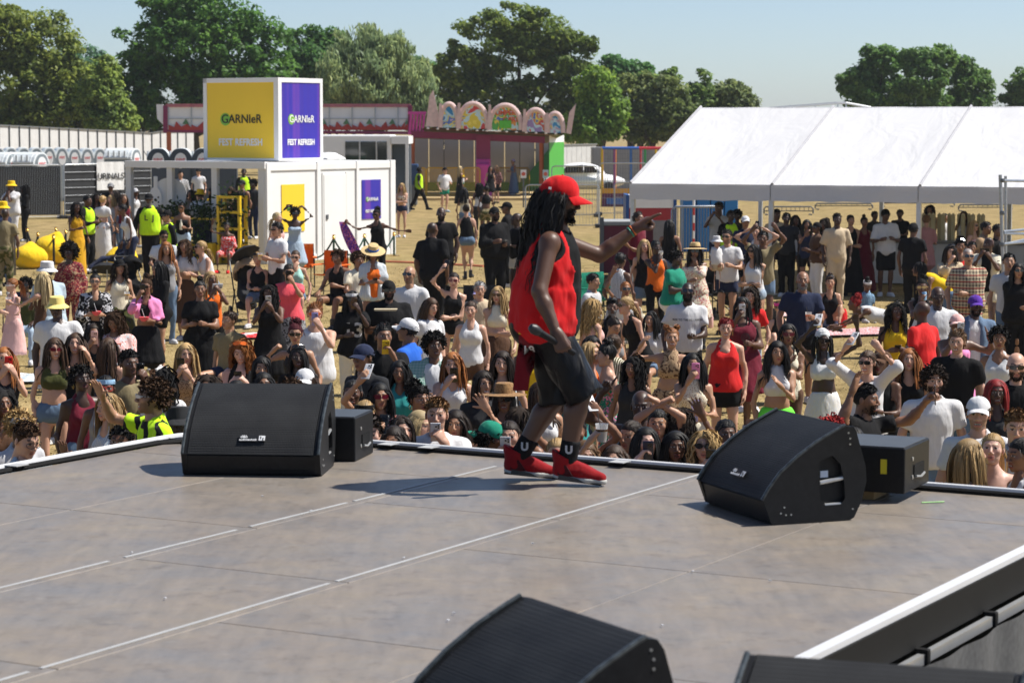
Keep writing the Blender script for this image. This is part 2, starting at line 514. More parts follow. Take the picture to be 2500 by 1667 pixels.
def rotz(t): c, s = math.cos(t), math.sin(t); return np.array([[c, -s, 0], [s, c, 0], [0, 0, 1]])

SKIN = [(.66, .41, .32), (.55, .32, .225), (.42, .23, .14), (.25, .125, .072), (.125, .060, .036), (.062, .032, .022)]

# ---- head template: origin at the middle of the head, face towards -y, 0.236 m tall
_heads = {}
def head_template(sex, res, var=0):
	key = (sex, res, var)
	if key in _heads: return _heads[key]
	m = sex == 'M'
	jw = (.05 if m else .044) + (.004, 0, .003, -.002)[var]; nw = (.0, .0, .0045, .004)[var]; lp = (.0, .0005, .0028, .0022)[var]; smile = var in (1, 3)
	P = [ell((0, .014, .035), (.075, .094, .083)), ell((0, -.028, -.015), (.062, .062, .086)), ell((0, -.036, -.066), (jw, .048, .042))]
	F = Field(P + [cone((0, .02, -.06), (0, .035, -.2), .06, .06), ell((0, -.06, 0), (.09, .08, .1))], res)
	F.add(P[0], .02); F.add(P[1], .03); F.add(P[2], .03)
	F.add(ell((0, -.07, -.098), (.022 if m else .018, .018, .017)), .02)
	for s in (-1, 1):
		F.add(ell((s * .042, -.058, -.018), (.024, .022, .022)), .02)
		F.sub(ell((s * .031, -.103, .008), (.021, .022, .0125)), .012)
		F.add(ell((s * .031, -.0755, .007), (.0145, .0135, .0125)), .004)
		F.add(ell((s * (.011 + nw), -.098, -.034), (.010 + nw * .4, .012, .0085)), .006)
		F.add(ell((s * .077, .008, -.008), (.009, .019, .031), rotz(s * .35)), .008)
		F.add(cone((s * .012, -.088, .026), (s * .044, -.074, .026), .009 if m else .007, .006), .012)
	F.add(cone((0, -.086, .016), (0, -.111, -.027), .008, .0115), .010)
	mw = .024 if smile else .019; op = .005 if smile else 0
	F.add(cone((-mw, -.082, -.0575 + op * .6), (0, -.088, -.0585), .0060 + lp, .0080 + lp), .006); F.add(cone((mw, -.082, -.0575 + op * .6), (0, -.088, -.0585), .0060 + lp, .0080 + lp), .006)
	F.add(cone((-mw * .75, -.083, -.0715 - op), (mw * .75, -.083, -.0715 - op), .0085 + lp, .0085 + lp), .006)
	F.sub(ell((0, -.098, -.0650 - op * .3), (mw + .002, .016, .0022 + op * .75)), .003)
	if smile: F.add(ell((0, -.074, -.0640), (.022, .012, .010)), .002)
	F.add(cone((0, .018, -.06), (0, .034, -.21), .052 if m else .045, .058 if m else .049), .03)
	V, Fc = F.net(1)
	V, Fc = decim(V, Fc, {.0052: 4400, .0075: 2300, .0095: 1400, .012: 900}[res], (V[:, 1] < -.055) & (V[:, 2] > -.10) & (V[:, 2] < .045) & (np.abs(V[:, 0]) < .06))
	x, y, z = np.abs(V[:, 0]), V[:, 1], V[:, 2]
	feat = {}
	ex = (x - .031) / .0155; ez = (z - .0065 + .06 * (x - .031)) / .0072
	e = (ex ** 2 + ez ** 2 < 1.15) & (y < -.055)
	feat['eye'] = e; feat['iris'] = e & (np.abs(ex) < .45) & (ez < .95)
	feat['lash'] = e & (ez > .35)
	bz = .0285 + .006 * np.sin(np.clip((x - .012) / .036, 0, 1) * PI * .8)
	feat['brow'] = (x > .010) & (x < .050) & (np.abs(z - bz) < (.0052 if m else .0042)) & (y < -.05)
	feat['lip'] = (x < mw + .004) & (z < -.0505 + op * .4) & (z > -.0800 - lp - op) & (y < -.074)
	feat['teeth'] = (x < mw - .002) & (z < -.0610) & (z > -.0690) & (y < -.07) & (y > -.0885) if smile else np.zeros(len(V), bool)
	feat['mouth'] = (x < mw + .0015) & (np.abs(z + .0650) < .0026 + op * .5) & (y < -.070)
	feat['beard'] = (y < .012) & (z < -.035 - .35 * np.clip(y + .06, 0, 1)) & (z > -.125) & ~((x < .025) & (z > -.08) & (z < -.05)) & ~((z > -.05) & (x < .012)) & ~((z > -.046) & (y < -.05) & (x < .03))
	feat['blush'] = np.exp(-(((x - .043) / .02) ** 2 + ((z + .02) / .02) ** 2)) * (y < -.03)
	feat['scalp'] = ((z > .055 + .35 * (y + .09)) | (y > .035)) & (z > -.05 - .2 * y) & ~((x > .07) & (z < .03))
	_heads[key] = (V, Fc, feat)
	return _heads[key]

def head_mesh(sex, res, tone, brow, beard=None, buzz=None, var=0):
	V, F, ft = head_template(sex, res, var)
	c = np.tile(np.array(tone, float), (len(V), 1))
	bl = ft['blush'][:, None] * .22; c = c * (1 - bl) + bl * np.array((.9, .42, .36)) * c.max()
	if buzz is not None: c[ft['scalp']] = np.array(rgb(buzz)) * .8 + .2 * c[ft['scalp']]
	if beard is not None: c[ft['beard']] = np.array(rgb(beard)) * .55 + c[ft['beard']] * .45
	lip = np.array(tone) * np.array((.88, .60, .60)) + np.array((.05, .005, .012)) * (sex == 'F'); c[ft['lip']] = lip
	c[ft['mouth']] = np.array(tone) * .18
	c[ft['teeth']] = (.62, .59, .54)
	c[ft['brow']] = np.array(rgb(brow)) * .7 + .12 * np.array(tone)
	c[ft['eye']] = (.55, .52, .50); c[ft['iris']] = (.02, .013, .01); c[ft['lash']] = (.012, .01, .01)
	return V, F, c

# ---- hand template: right hand, wrist at the origin, fingers along +x, palm facing -z, thumb on +y
_hands = {}
def hand_template(kind, res):
	key = (kind, res)
	if key in _hands: return _hands[key]
	curl = {'relax': (22, 30, 22), 'open': (4, 6, 4), 'grip': (38, 52, 34), 'fist': (78, 95, 60), 'point': (80, 95, 60), 'pinch': (30, 45, 30)}[kind]
	spread = {'open': 9, 'relax': 3}.get(kind, 2)
	P = []
	for i, (y, L) in enumerate(((.030, .072), (.010, .080), (-.010, .074), (-.028, .058))):
		P.append((cone((.0, y * .55, 0), (.088 - abs(i - 1) * .004, y, .0), .0155, .0125), .022))
		p = np.array((.088 - abs(i - 1) * .004, y, 0)); a = 0; yaw = rad(spread * (1.5 - i))
		cs = (5, 8, 6) if (kind == 'point' and i == 0) else curl
		for sgi, fr in enumerate((.46, .30, .24)):
			a += rad(cs[sgi]); d = np.array((math.cos(a) * math.cos(yaw), math.sin(yaw), -math.sin(a)))
			q = p + d * L * fr; r0 = .0098 - .0010 * sgi - (.001 if i == 3 else 0)
			P.append((cone(p, q, r0, r0 - .0007), .004)); p = q
	tb = {'open': ((.03, .022, -.004), (.058, .062, -.008), (.082, .088, -.012)), 'grip': ((.03, .024, -.012), (.065, .044, -.036), (.095, .034, -.048)), 'fist': ((.03, .024, -.014), (.062, .034, -.042), (.085, .008, -.05)),
		  'relax': ((.03, .024, -.010), (.064, .046, -.024), (.094, .050, -.034))}
	t = tb.get(kind, tb['fist'] if kind == 'point' else tb['relax'])
	P.append((cone((.008, .012, 0), t[0], .016, .015), .02)); P.append((cone(t[0], t[1], .0135, .011), .008)); P.append((cone(t[1], t[2], .0105, .0088), .004))
	P.append((cone((-.05, 0, 0), (.01, 0, 0), .024, .022), .02))
	F = Field([p[0] for p in P], res)
	for p, k in P: F.add(p, k)
	V, Fc = F.net(1); _hands[key] = decim(V, Fc, {.0055: 1200, .007: 700, .009: 420, .011: 260}[res])
	return _hands[key]

# ---- arms: hand place relative to the shoulder in arm lengths (out, forward, up), hand shape, palm direction, elbow hint
ARM = {
 'down':  ((.12, .05, -.96), 'relax', (-1, 0, 0), None), 'relax': ((.16, .20, -.88), 'relax', (-1, 0, .2), None),
 'hip':   ((.07, .06, -.60), 'relax', (-1, .2, 0), (1, .6, 0)), 'hold':  ((-.12, .50, -.42), 'grip', (-1, 0, 0), None),
 'low':   ((-.22, .48, -.55), 'grip', (-.5, -.6, .4), None), 'face':  ((-.20, .55, .12), 'grip', (-.7, .6, 0), (.6, 0, -1)),
 'phone': ((-.18, .62, .20), 'grip', (-.6, .8, 0), (.5, 0, -1)), 'up':   ((.10, .22, .90), 'open', (0, -1, 0), (1, -.2, 0)),
 'upphone': ((.02, .45, .72), 'grip', (-.4, .9, 0), (1, 0, -.3)), 'out':  ((.93, .15, .06), 'relax', (0, 0, -1), (0, .4, -1)),
 'cross': ((-.44, .34, -.46), 'relax', (0, 1, 0), (1, -.3, -.6)), 'mouth': ((-.30, .30, .10), 'relax', (-.3, 1, 0), (.7, 0, -1)),
 'wave':  ((.38, .22, .62), 'open', (0, -1, .1), (1, 0, -.5)), 'clap':  ((-.30, .50, -.16), 'open', (-1, 0, 0), (.6, .2, -1)),
 'reach': ((-.05, .92, .05), 'relax', (0, 0, -1), (.5, 0, -1)), 'point': ((.0, .92, .10), 'point', (0, 0, -1), (.6, 0, -1)),
 'head':  ((.05, .05, .50), 'relax', (-1, 0, 0), (1, -.2, .1)), 'belly': ((-.42, .34, -.55), 'relax', (0, 1, 0), None), 'knee': ((.02, .62, -.60), 'relax', (0, 0, -1), None),
 'back':  ((.10, -.25, -.85), 'relax', (-1, 0, 0), (.6, 1, 0)), 'clasp': ((-.33, .28, .78), 'fist', (-1, 0, 0), (1, -.2, 0)), 'lean': ((.0, .50, -.80), 'open', (0, 0, -1), (1, .3, 0)),
}
def A_(x, f, u, hand='relax', palm=(-1, 0, 0), pole=None): return ((x, f, u), hand, palm, pole)
def ik(S, T, l1, l2, pole):
	d = T - S; L = np.linalg.norm(d); mx = (l1 + l2) * .992
	if L > mx: T = S + d / L * mx; d = T - S; L = mx
	L = max(L, abs(l1 - l2) + .03)
	u = d / (np.linalg.norm(d) + 1e-9); a = (l1 * l1 - l2 * l2 + L * L) / (2 * L); hh = math.sqrt(max(l1 * l1 - a * a, 1e-6))
	p = pole - u * (pole @ u); p /= np.linalg.norm(p) + 1e-9
	return S + u * a + p * hh, S + u * L

class Body: pass
def skeleton(sex='F', H=1.68, w=1.0, legs='stand', lean=0, roll=0, aL='down', aR='down', look=(0, 0), shift=0, stride=.25, sd=0, foot=None):
	b = Body(); s = b.s = H / 1.75; b.sex = sex; b.w = w; m = sex == 'M'
	b.child = sex == 'C'
	hs = {'M': 1.0, 'F': .98, 'C': 1.0}[sex] * (1.0 if H > 1.5 else 1 + (1.5 - H) * .55)
	hz = {'perf': .90, 'stand': .92, 'walk': .905, 'sit': .50, 'floor': .13, 'lounge': .32, 'kneel': .56, 'crawl': .62, 'cross': .13}[legs] * s
	if legs == 'sit': hz = .50
	b.pel = np.array((shift, 0, hz)); lr = rad(lean); rr = rad(roll)
	Rp = b.Rp = roty(rr * .3) @ rotx(lr * (.35 if legs in ('stand', 'walk') else (1.0 if legs == 'crawl' else .5))); Rc = b.Rc = roty(rr) @ rotx(lr)
	b.waist = b.pel + Rp[:, 2] * .15 * s; b.neck = b.waist + Rc[:, 2] * .40 * s
	up = Rc[:, 2] * .55 + np.array((0, 0, .45)); up /= np.linalg.norm(up)
	hc = b.neck + up * (.136 * s) + Rc @ np.array((0, -.012, 0)) * s
	b.hR = rotz(rad(look[0])) @ rotx(rad(-look[1])); b.hs = s * hs; b.hc = hc + b.hR[:, 2] * .0
	b.top = b.hc + b.hR[:, 2] * .118 * b.hs
	sw = (.182 if m else .155) * (1 + (w - 1) * .25) * s; b.sh = []; b.el = []; b.wr = []; b.hand = []
	L1, L2 = .295 * s, .25 * s; b.L = L1 + L2
	for i, (sgn, arm) in enumerate(((-1, aL), (1, aR))):
		S = b.waist + Rc @ np.array((sgn * sw, .008 * s, .302 * s))
		spec = ARM[arm] if isinstance(arm, str) else (tuple(arm) + (None,) * 4)[:4]
		t, shp, palm, pole = spec; shp = shp or 'relax'; palm = palm or (-1, 0, 0); pole = pole or (.55, .45, -.8)
		T = S + np.array((sgn * t[0], -t[1], t[2])) * b.L
		pole = np.array((sgn * pole[0], pole[1], pole[2]), float)
		if t[2] > .5: S = S + np.array((-sgn * .02, 0, .035)) * s
		E, W = ik(S, T, L1, L2, pole)
		b.sh.append(S); b.el.append(E); b.wr.append(W)
		x = (W - E) / np.linalg.norm(W - E); pd = np.array((sgn * palm[0], palm[1], palm[2]), float); z = -(pd - x * (pd @ x)); z /= np.linalg.norm(z) + 1e-9
		y = np.cross(z, x); b.hand.append((shp, np.stack([x, y, z], 1)))
	hw = .088 * s * (1.05 if not m else 1); b.hip = []; b.kn = []; b.an = []; b.ft = []
	for sgn in (-1, 1):
		h = b.pel + Rp @ np.array((sgn * hw, 0, -.005 * s)); ft = np.array((sgn * .25, -1, 0))
		tl, sl_ = .42 * s, .42 * s
		if legs == 'stand': a = np.array((sgn * (.085 + .02 * abs(stride)) * s + shift * .3, .01 * s * sgn * sd, .08 * s)); pole = np.array((sgn * .15, -1, 0))
		elif legs == 'walk': a = np.array((sgn * .07 * s, (-stride if sgn > 0 else stride) * s, (.08 if sgn > 0 else .13) * s)); pole = np.array((0, -1, .2))
		elif legs == 'sit': a = np.array((sgn * .14 * s, -.50 * s, .08)); pole = np.array((sgn * .25, -1, 1.2))
		elif legs == 'floor': a = np.array((sgn * .15 * s, -.52 * s, .06)); pole = np.array((sgn * .2, -.2, 1))
		elif legs == 'cross': a = np.array((-sgn * .12 * s, -.34 * s, .06)); pole = np.array((sgn * 1.0, -.3, .35))
		elif legs == 'lounge': a = np.array((sgn * .10 * s, -.76 * s, .07)); pole = np.array((0, -.2, 1))
		elif legs == 'kneel': a = np.array((sgn * .11 * s, .36 * s, .07)); pole = np.array((0, -1, -.3)); ft = np.array((0, .6, -.6))
		elif legs == 'crawl': a = np.array((sgn * .12 * s, .50 * s, .09)); pole = np.array((0, -.8, -1)); ft = np.array((0, .6, -.6))
		if foot: a, pole, ft = [np.array(t, float) for t in foot[0 if sgn < 0 else 1]]
		k, a = ik(h, a, tl, sl_, pole)
		b.hip.append(h); b.kn.append(k); b.an.append(a); b.ft.append(ft / np.linalg.norm(ft))
	return b
def prof(b, o=0, flare=0):
	"""pelvis and chest outlines (half widths) for this build, grown by o"""
	s, w, m = b.s, b.w, b.sex == 'M'
	wa, wb = w, w ** 1.35
	pz = np.array((-.11, -.04, .03, .10, .19)) * s
	pa = np.array((.10, .160, .166, .148, .132) if m else (.10, .168, .172, .142, .114)) * s * wa + o
	pb = np.array((.075, .108, .112, .100, .094) if m else (.075, .112, .116, .096, .086)) * s * wb + o
	cz = np.array((-.06, .06, .17, .27, .33, .375, .42)) * s
	ca = np.array((.134, .142, .158, .158, .124, .080, .055) if m else (.112, .118, .134, .138, .108, .070, .045)) * s; cb = np.array((.094, .100, .112, .106, .086, .068, .055) if m else (.086, .090, .100, .098, .080, .062, .045)) * s
	f = np.array((1, 1, .9, .7, .4, .15, 0)); ca = ca * (1 + (wa - 1) * f) + o; cb = cb * (1 + (wb - 1) * f) + o
	if flare:
		g = np.array((1, .8, .45, .1, 0, 0, 0)) * flare; ca = ca + g; cb = cb + g; pa = pa + flare * 1.1; pb = pb + flare * 1.1
	return pz, pa, pb, cz, ca, cb
def bust(b):
	if b.sex != 'F': return []
	s, w = b.s, b.w
	return [(b.waist + b.Rc @ np.array((sg * .068, -.070 * w, .185)) * s, .062 * s * (.6 + .4 * w)) for sg in (-1, 1)]
def limb_r(b):
	k = b.s * b.w ** .75 * (1.0 if b.sex == 'M' else .90) * (.85 if b.child else 1)
	return dict(sh=.053 * k, ua=.046 * k, el=.039 * k, fa=.042 * k, wr=.026 * k, th=.090 * k * (1.0 if b.sex == 'M' else 1.08), kn=.056 * k, ca=.058 * k, an=.036 * k)
def torso_prims(b, o=0, flare=0, lower=True):
	pz, pa, pb, cz, ca, cb = prof(b, o, flare)
	P = [(tubep(b.waist, b.Rc, cz, ca, cb), .03)]
	if lower: P.append((tubep(b.pel, b.Rp, pz, pa, pb), .05))
	for c, r in bust(b): P.append((ell(c, (r + o, r + o * .7, r + o)), .03))
	return P
def body_prims(b):
	r = limb_r(b); P = torso_prims(b)
	P.append((cone(b.neck - b.Rc[:, 2] * .06 * b.s, b.hc - b.hR[:, 2] * .10 * b.hs, .062 * b.s, .048 * b.s), .03))
	for i in (0, 1):
		S, E, W = b.sh[i], b.el[i], b.wr[i]; m = E + (W - E) * .3
		tr = b.neck + b.Rc @ np.array((0, .012, -.045)) * b.s
		P += [(cone(S * .25 + tr * .75, S, r['sh'] * .75, r['sh']), .03), (cone(S, E, r['ua'] * 1.05, r['el']), .03), (cone(E, m, r['el'], r['fa']), .02), (cone(m, W, r['fa'], r['wr']), .015)]
		h, k, a = b.hip[i], b.kn[i], b.an[i]; c = k + (a - k) * .3 + (0, .012 * b.s, 0)
		P += [(cone(h, k, r['th'], r['kn']), .04), (cone(k, c, r['kn'] * .95, r['ca']), .02), (cone(c, a, r['ca'], r['an']), .02),
			  (cone(a + np.array((0, 0, -.03)) * b.s, a + (b.ft[i] * .15 + np.array((0, 0, -.05))) * b.s, .038 * b.s, .028 * b.s), .02)]
		bt = b.pel + b.Rp @ np.array(((-1, 1)[i] * .075, .06 * b.w, -.02)) * b.s
		P.append((ell(bt, np.array((.085, .085, .09)) * b.s * b.w), .04))
	return P

def garment(b, kind, res, seed=0, **kw):
	"""list of closed shells for a piece of clothing -> (V, F, field)"""
	s = b.s; r = limb_r(b); up = b.Rc[:, 2]; fw = -b.Rc[:, 1]; rt = b.Rc[:, 0]
	g = dict(o=.016, sleeve=0, hem=-.06, neck=.075, nf=.03, flare=0, arm=0, sl_r=1.25, top=None, wr=.0065, length=0, leg=0, legf=1.2)
	PRE = {
	 'tee': dict(sleeve=.62, hem=-.07, flare=.010, sl_r=1.36, neck=.07, o=.013), 'bigtee': dict(sleeve=.85, hem=-.12, flare=.014, sl_r=1.45, neck=.07, o=.016), 'long': dict(sleeve=1.97, hem=-.05, neck=.068, o=.014, sl_r=1.22), 'shirt': dict(sleeve=.75, hem=-.09, flare=.03, sl_r=1.55, neck=.07, nf=.05, o=.018),
	 'blouse': dict(sleeve=1.55, hem=-.10, flare=.035, sl_r=1.5, neck=.085, nf=.06, o=.02), 'jacket': dict(sleeve=1.95, hem=-.06, flare=.03, sl_r=1.55, neck=.075, nf=.05, o=.03), 'tank': dict(hem=-.06, neck=.080, nf=.085, nd=2.05, arm=.072, o=.012, flare=.006), 'loosetank': dict(hem=-.10, neck=.10, nf=.05, arm=.085, o=.02, flare=.035),
	 'crop': dict(hem=.10, neck=.080, nf=.09, nd=2.1, arm=.072, o=.011, wr=.002), 'croptee': dict(sleeve=.6, hem=.10, neck=.075, o=.014, flare=.02, sl_r=1.35), 'bandeau': dict(hem=.10, top=.25, o=.012, wr=.002), 'strap': dict(hem=-.04, top=.262, o=.012, wr=.002), 'halter': dict(hem=.08, neck=.05, nf=.0, arm=.115, o=.012, wr=.002),
	 'vest': dict(hem=-.06, neck=.085, nf=.05, arm=.075, o=.034, flare=.012, wr=.002), 'swim': dict(hem=-.10, neck=.085, nf=.09, nd=2.0, arm=.075, o=.009, wr=.001), 'jersey': dict(hem=-.16, neck=.09, nf=.03, arm=.078, o=.032, flare=.05, wr=.006),
	 'offshoulder': dict(sleeve=1.3, hem=-.05, top=.29, sl_r=1.6, o=.018, flare=.02),
	}
	if kind in PRE:
		g.update(PRE[kind]); g.update(kw); o = g['o']
		P = torso_prims(b, o, g['flare'])
		if g['sleeve']:
			for i in (0, 1):
				S, E, W = b.sh[i], b.el[i], b.wr[i]; tr = b.neck + b.Rc @ np.array((0, .012, -.055)) * s; t = g['sleeve']; q = g['sl_r']
				P.append((cone(S * .35 + tr * .65, S, r['sh'] * .72 + o * .8, r['sh'] + o * .8), .03))
				if t <= 1: P.append((cone(S, S + (E - S) * t, r['sh'] + o * .8, r['ua'] * q + o * .3, flat=1), .025))
				else:
					P.append((cone(S, E, r['sh'] * 1.0 + o * .8, r['el'] * q + o * .6), .03)); P.append((cone(E, E + (W - E) * (t - 1), r['el'] * q + o * .6, (r['fa'] if t < 1.7 else r['wr']) * q + o * .5, flat=1), .02))
		F = Field([p[0] for p in P], res)
		for p, k in P: F.add(p, k)
		hz = g['hem'] * s
		hp = b.pel + b.Rp[:, 2] * hz if g['hem'] < .05 else b.waist + up * (g['hem'] * s)
		F.plane(hp, -(b.Rp if g['hem'] < .05 else b.Rc)[:, 2])
		if g['top'] is not None: F.plane(b.waist + up * g['top'] * s, up)
		else:
			F.sub(ell(b.neck + fw * g['nf'] * s + up * .030 * s, np.array((g['neck'], g['neck'], g['neck'] * g.get('nd', 1.05))) * s))
		if g.get('open'): F.sub(ell(b.waist + fw * .17 * s * b.w + up * .10 * s, np.array((g['open'], .14, .8)) * s))
		if g['arm']:
			for i, sg in ((0, -1), (1, 1)):
				a = g['arm'] * s * (1 + (b.w - 1) * .3); F.sub(ell(b.sh[i] + rt * sg * .028 * s + up * .0, (a, a * 1.1, a * 1.15)))
	else:
		o = kw.get('o', .014)
		pz, pa, pb, cz, ca, cb = prof(b, o)
		P = [(tubep(b.pel, b.Rp, pz, pa, pb), .03)]
		if kind in ('shorts', 'hotpants', 'longshorts', 'bikeshorts', 'briefs'):
			t, q = {'shorts': (.55, 1.28), 'hotpants': (.24, 1.05), 'longshorts': (.95, 1.6), 'bikeshorts': (.6, 1.08), 'briefs': (.02, 1.1)}[kind]
			t = kw.get('t', t)
			for i in (0, 1):
				h, k = b.hip[i], b.kn[i]; e = h + (k - h) * t; rr = (r['th'] + (r['kn'] - r['th']) * t) * q + o * .5
				P.append((cone(h, e, r['th'] + o * .7, rr, flat=1), .015)); bt = b.pel + b.Rp @ np.array(((-1, 1)[i] * .075, .06 * b.w, -.02)) * s
				P.append((ell(bt, np.array((.085, .085, .09)) * s * b.w + o), .04))
		elif kind in ('trousers', 'jeans', 'flared', 'leggings', 'wide'):
			q1, q2 = {'trousers': (1.25, 1.6), 'jeans': (1.15, 1.4), 'flared': (1.15, 2.9), 'leggings': (1.02, 1.05), 'wide': (1.5, 2.6)}[kind]
			for i in (0, 1):
				h, k, a = b.hip[i], b.kn[i], b.an[i]
				P.append((cone(h, k, r['th'] + o, r['kn'] * q1 + o * .4), .03)); P.append((cone(k, a + (a - k) * .05, r['kn'] * q1 + o * .4, r['an'] * q2 + o * .4, flat=1), .02))
				bt = b.pel + b.Rp @ np.array(((-1, 1)[i] * .075, .06 * b.w, -.02)) * s; P.append((ell(bt, np.array((.085, .085, .09)) * s * b.w + o), .04))
		elif kind in ('skirt', 'midi', 'maxi', 'mini'):
			L = {'skirt': .42, 'midi': .62, 'maxi': .84, 'mini': .30}[kind] * s; L = kw.get('L', L / s) * s; wd = kw.get('wide', {'skirt': 1.5, 'midi': 1.45, 'maxi': 1.55, 'mini': 1.25}[kind])
			zs = np.array((-L, -L * .5, -.04 * s, .03 * s, .10 * s, .19 * s)); a0 = pa[1] + .012; b0 = pb[1] + .02
			P = [(tubep(b.pel, roty(0), zs, (a0 * wd, a0 * (1 + (wd - 1) * .6), a0, pa[2], pa[3], pa[4]), (b0 * wd * 1.1, b0 * (1 + (wd - 1) * .6), b0, pb[2], pb[3], pb[4]), pleat=kw.get('pleat', .035)), .02)]
			for i in (0, 1):
				h, k = b.hip[i], b.kn[i]; P.append((cone(h, h + (k - h) * min(1, L / (.42 * s)), r['th'] + o * 1.5, r['kn'] * 1.6 + o), .05)) if L < .6 * s else None
		F = Field([p[0] for p in P], res)
		for p, k in P: F.add(p, k)
		F.plane(b.pel + b.Rp[:, 2] * kw.get('waist', .12) * s, b.Rp[:, 2])
	if g['wr']: F.wrinkle(g['wr'] * kw.get('wk', 1), seed=seed)
	V, Fc = F.net(1)
	return V, Fc, F

# ---- hair in head space: a thin scalp cap and a few hundred tapering ribbons laid by a small growth rule
_hair = {}
SK_C = np.array((0, .014, .030)); SK_R = np.array((.0765, .0965, .0875))
def _push(q, c, R):
	e = (q - c) / R; n = np.linalg.norm(e, axis=-1, keepdims=True)
	return np.where(n < 1, c + e / np.maximum(n, 1e-4) * R, q)
def hairline(y): return np.interp(y, (-.10, -.06, -.02, .03, .11), (.066, .052, .004, -.050, -.062))
def scalp_roots(g, n, zmin=None):
	out = []
	while len(out) < n:
		e = g.normal(size=(n * 2, 3)); e /= np.linalg.norm(e, axis=1)[:, None]; p = SK_C + e * SK_R
		ok = p[:, 2] > hairline(p[:, 1]) + .004
		if zmin is not None: ok &= p[:, 2] > zmin
		out += list(p[ok])
	return np.array(out[:n])
def grow(g, root, d, L, nseg, grav, off, wave=0, wk=50, curl=0, shoulder=True, hold=.55, jit=.05):
	n = len(root); L = np.broadcast_to(L, (n,)); off = np.broadcast_to(off, (n,)); step = (L / nseg)[:, None]; p = root.copy(); d = d / np.linalg.norm(d, axis=1)[:, None]; path = [p]
	for i in range(nseg):
		d = d * hold + np.array((0, 0, -1)) * grav + g.normal(size=(n, 3)) * jit; d /= np.linalg.norm(d, axis=1)[:, None]
		q = p + d * step
		q = _push(q, SK_C, SK_R + off[:, None] * min(1, (i + 1) / 2))
		q = _push(q, np.array((0, -.105, -.045)), np.array((.064, .058, .120)))
		q = _push(q, np.array((0, .03, -.14)), np.array((.062, .060, .12)))
		if shoulder: q = _push(q, np.array((0, .02, -.335)), np.array((.205, .105, .135)))
		d = (q - p); d /= np.linalg.norm(d, axis=1)[:, None] + 1e-9; p = q; path.append(p)
	P_ = np.stack(path, 1)
	t = np.linspace(0, 1, nseg + 1)[None, :, None]
	if wave or curl:
		ph = g.uniform(0, 6.28, (n, 1, 1)); nr = P_ - (SK_C + np.array((0, 0, -.05))); nr[..., 2] *= .3; nr /= np.linalg.norm(nr, axis=2, keepdims=True) + 1e-9
		tg = np.gradient(P_, axis=1); sd = np.cross(tg, nr); sd /= np.linalg.norm(sd, axis=2, keepdims=True) + 1e-9; s_ = t * L[:, None, None] * wk + ph
		P_ = P_ + np.clip(t * 3, 0, 1) * (sd * np.sin(s_) * (wave + curl) + nr * (np.cos(s_) * curl + curl))
	return P_
def ribbons(P_, w, g, taper=.35, twist=.5):
	n, m, _ = P_.shape; tg = np.gradient(P_, axis=1); tg /= np.linalg.norm(tg, axis=2, keepdims=True) + 1e-9
	nr = P_ - SK_C; nr[..., 2] *= .5; nr = nr + g.normal(size=(n, 1, 3)) * .05 * twist; sd = np.cross(tg, nr); sd /= np.linalg.norm(sd, axis=2, keepdims=True) + 1e-9
	nn = np.cross(sd, tg); a = g.normal(size=(n, 1, 1)) * twist; sd = sd * np.cos(a) + nn * np.sin(a)
	ww = (np.broadcast_to(w, (n,))[:, None] * np.interp(np.linspace(0, 1, m), (0, .15, .7, 1), (.8, 1, .9, taper))[None])[..., None] * .5
	V = np.stack([P_ - sd * ww, P_ + sd * ww], 2).reshape(-1, 3)
	b = (np.arange(n)[:, None] * m + np.arange(m - 1)[None]).ravel() * 2
	return V, np.stack([b, b + 1, b + 3, b + 2], 1)
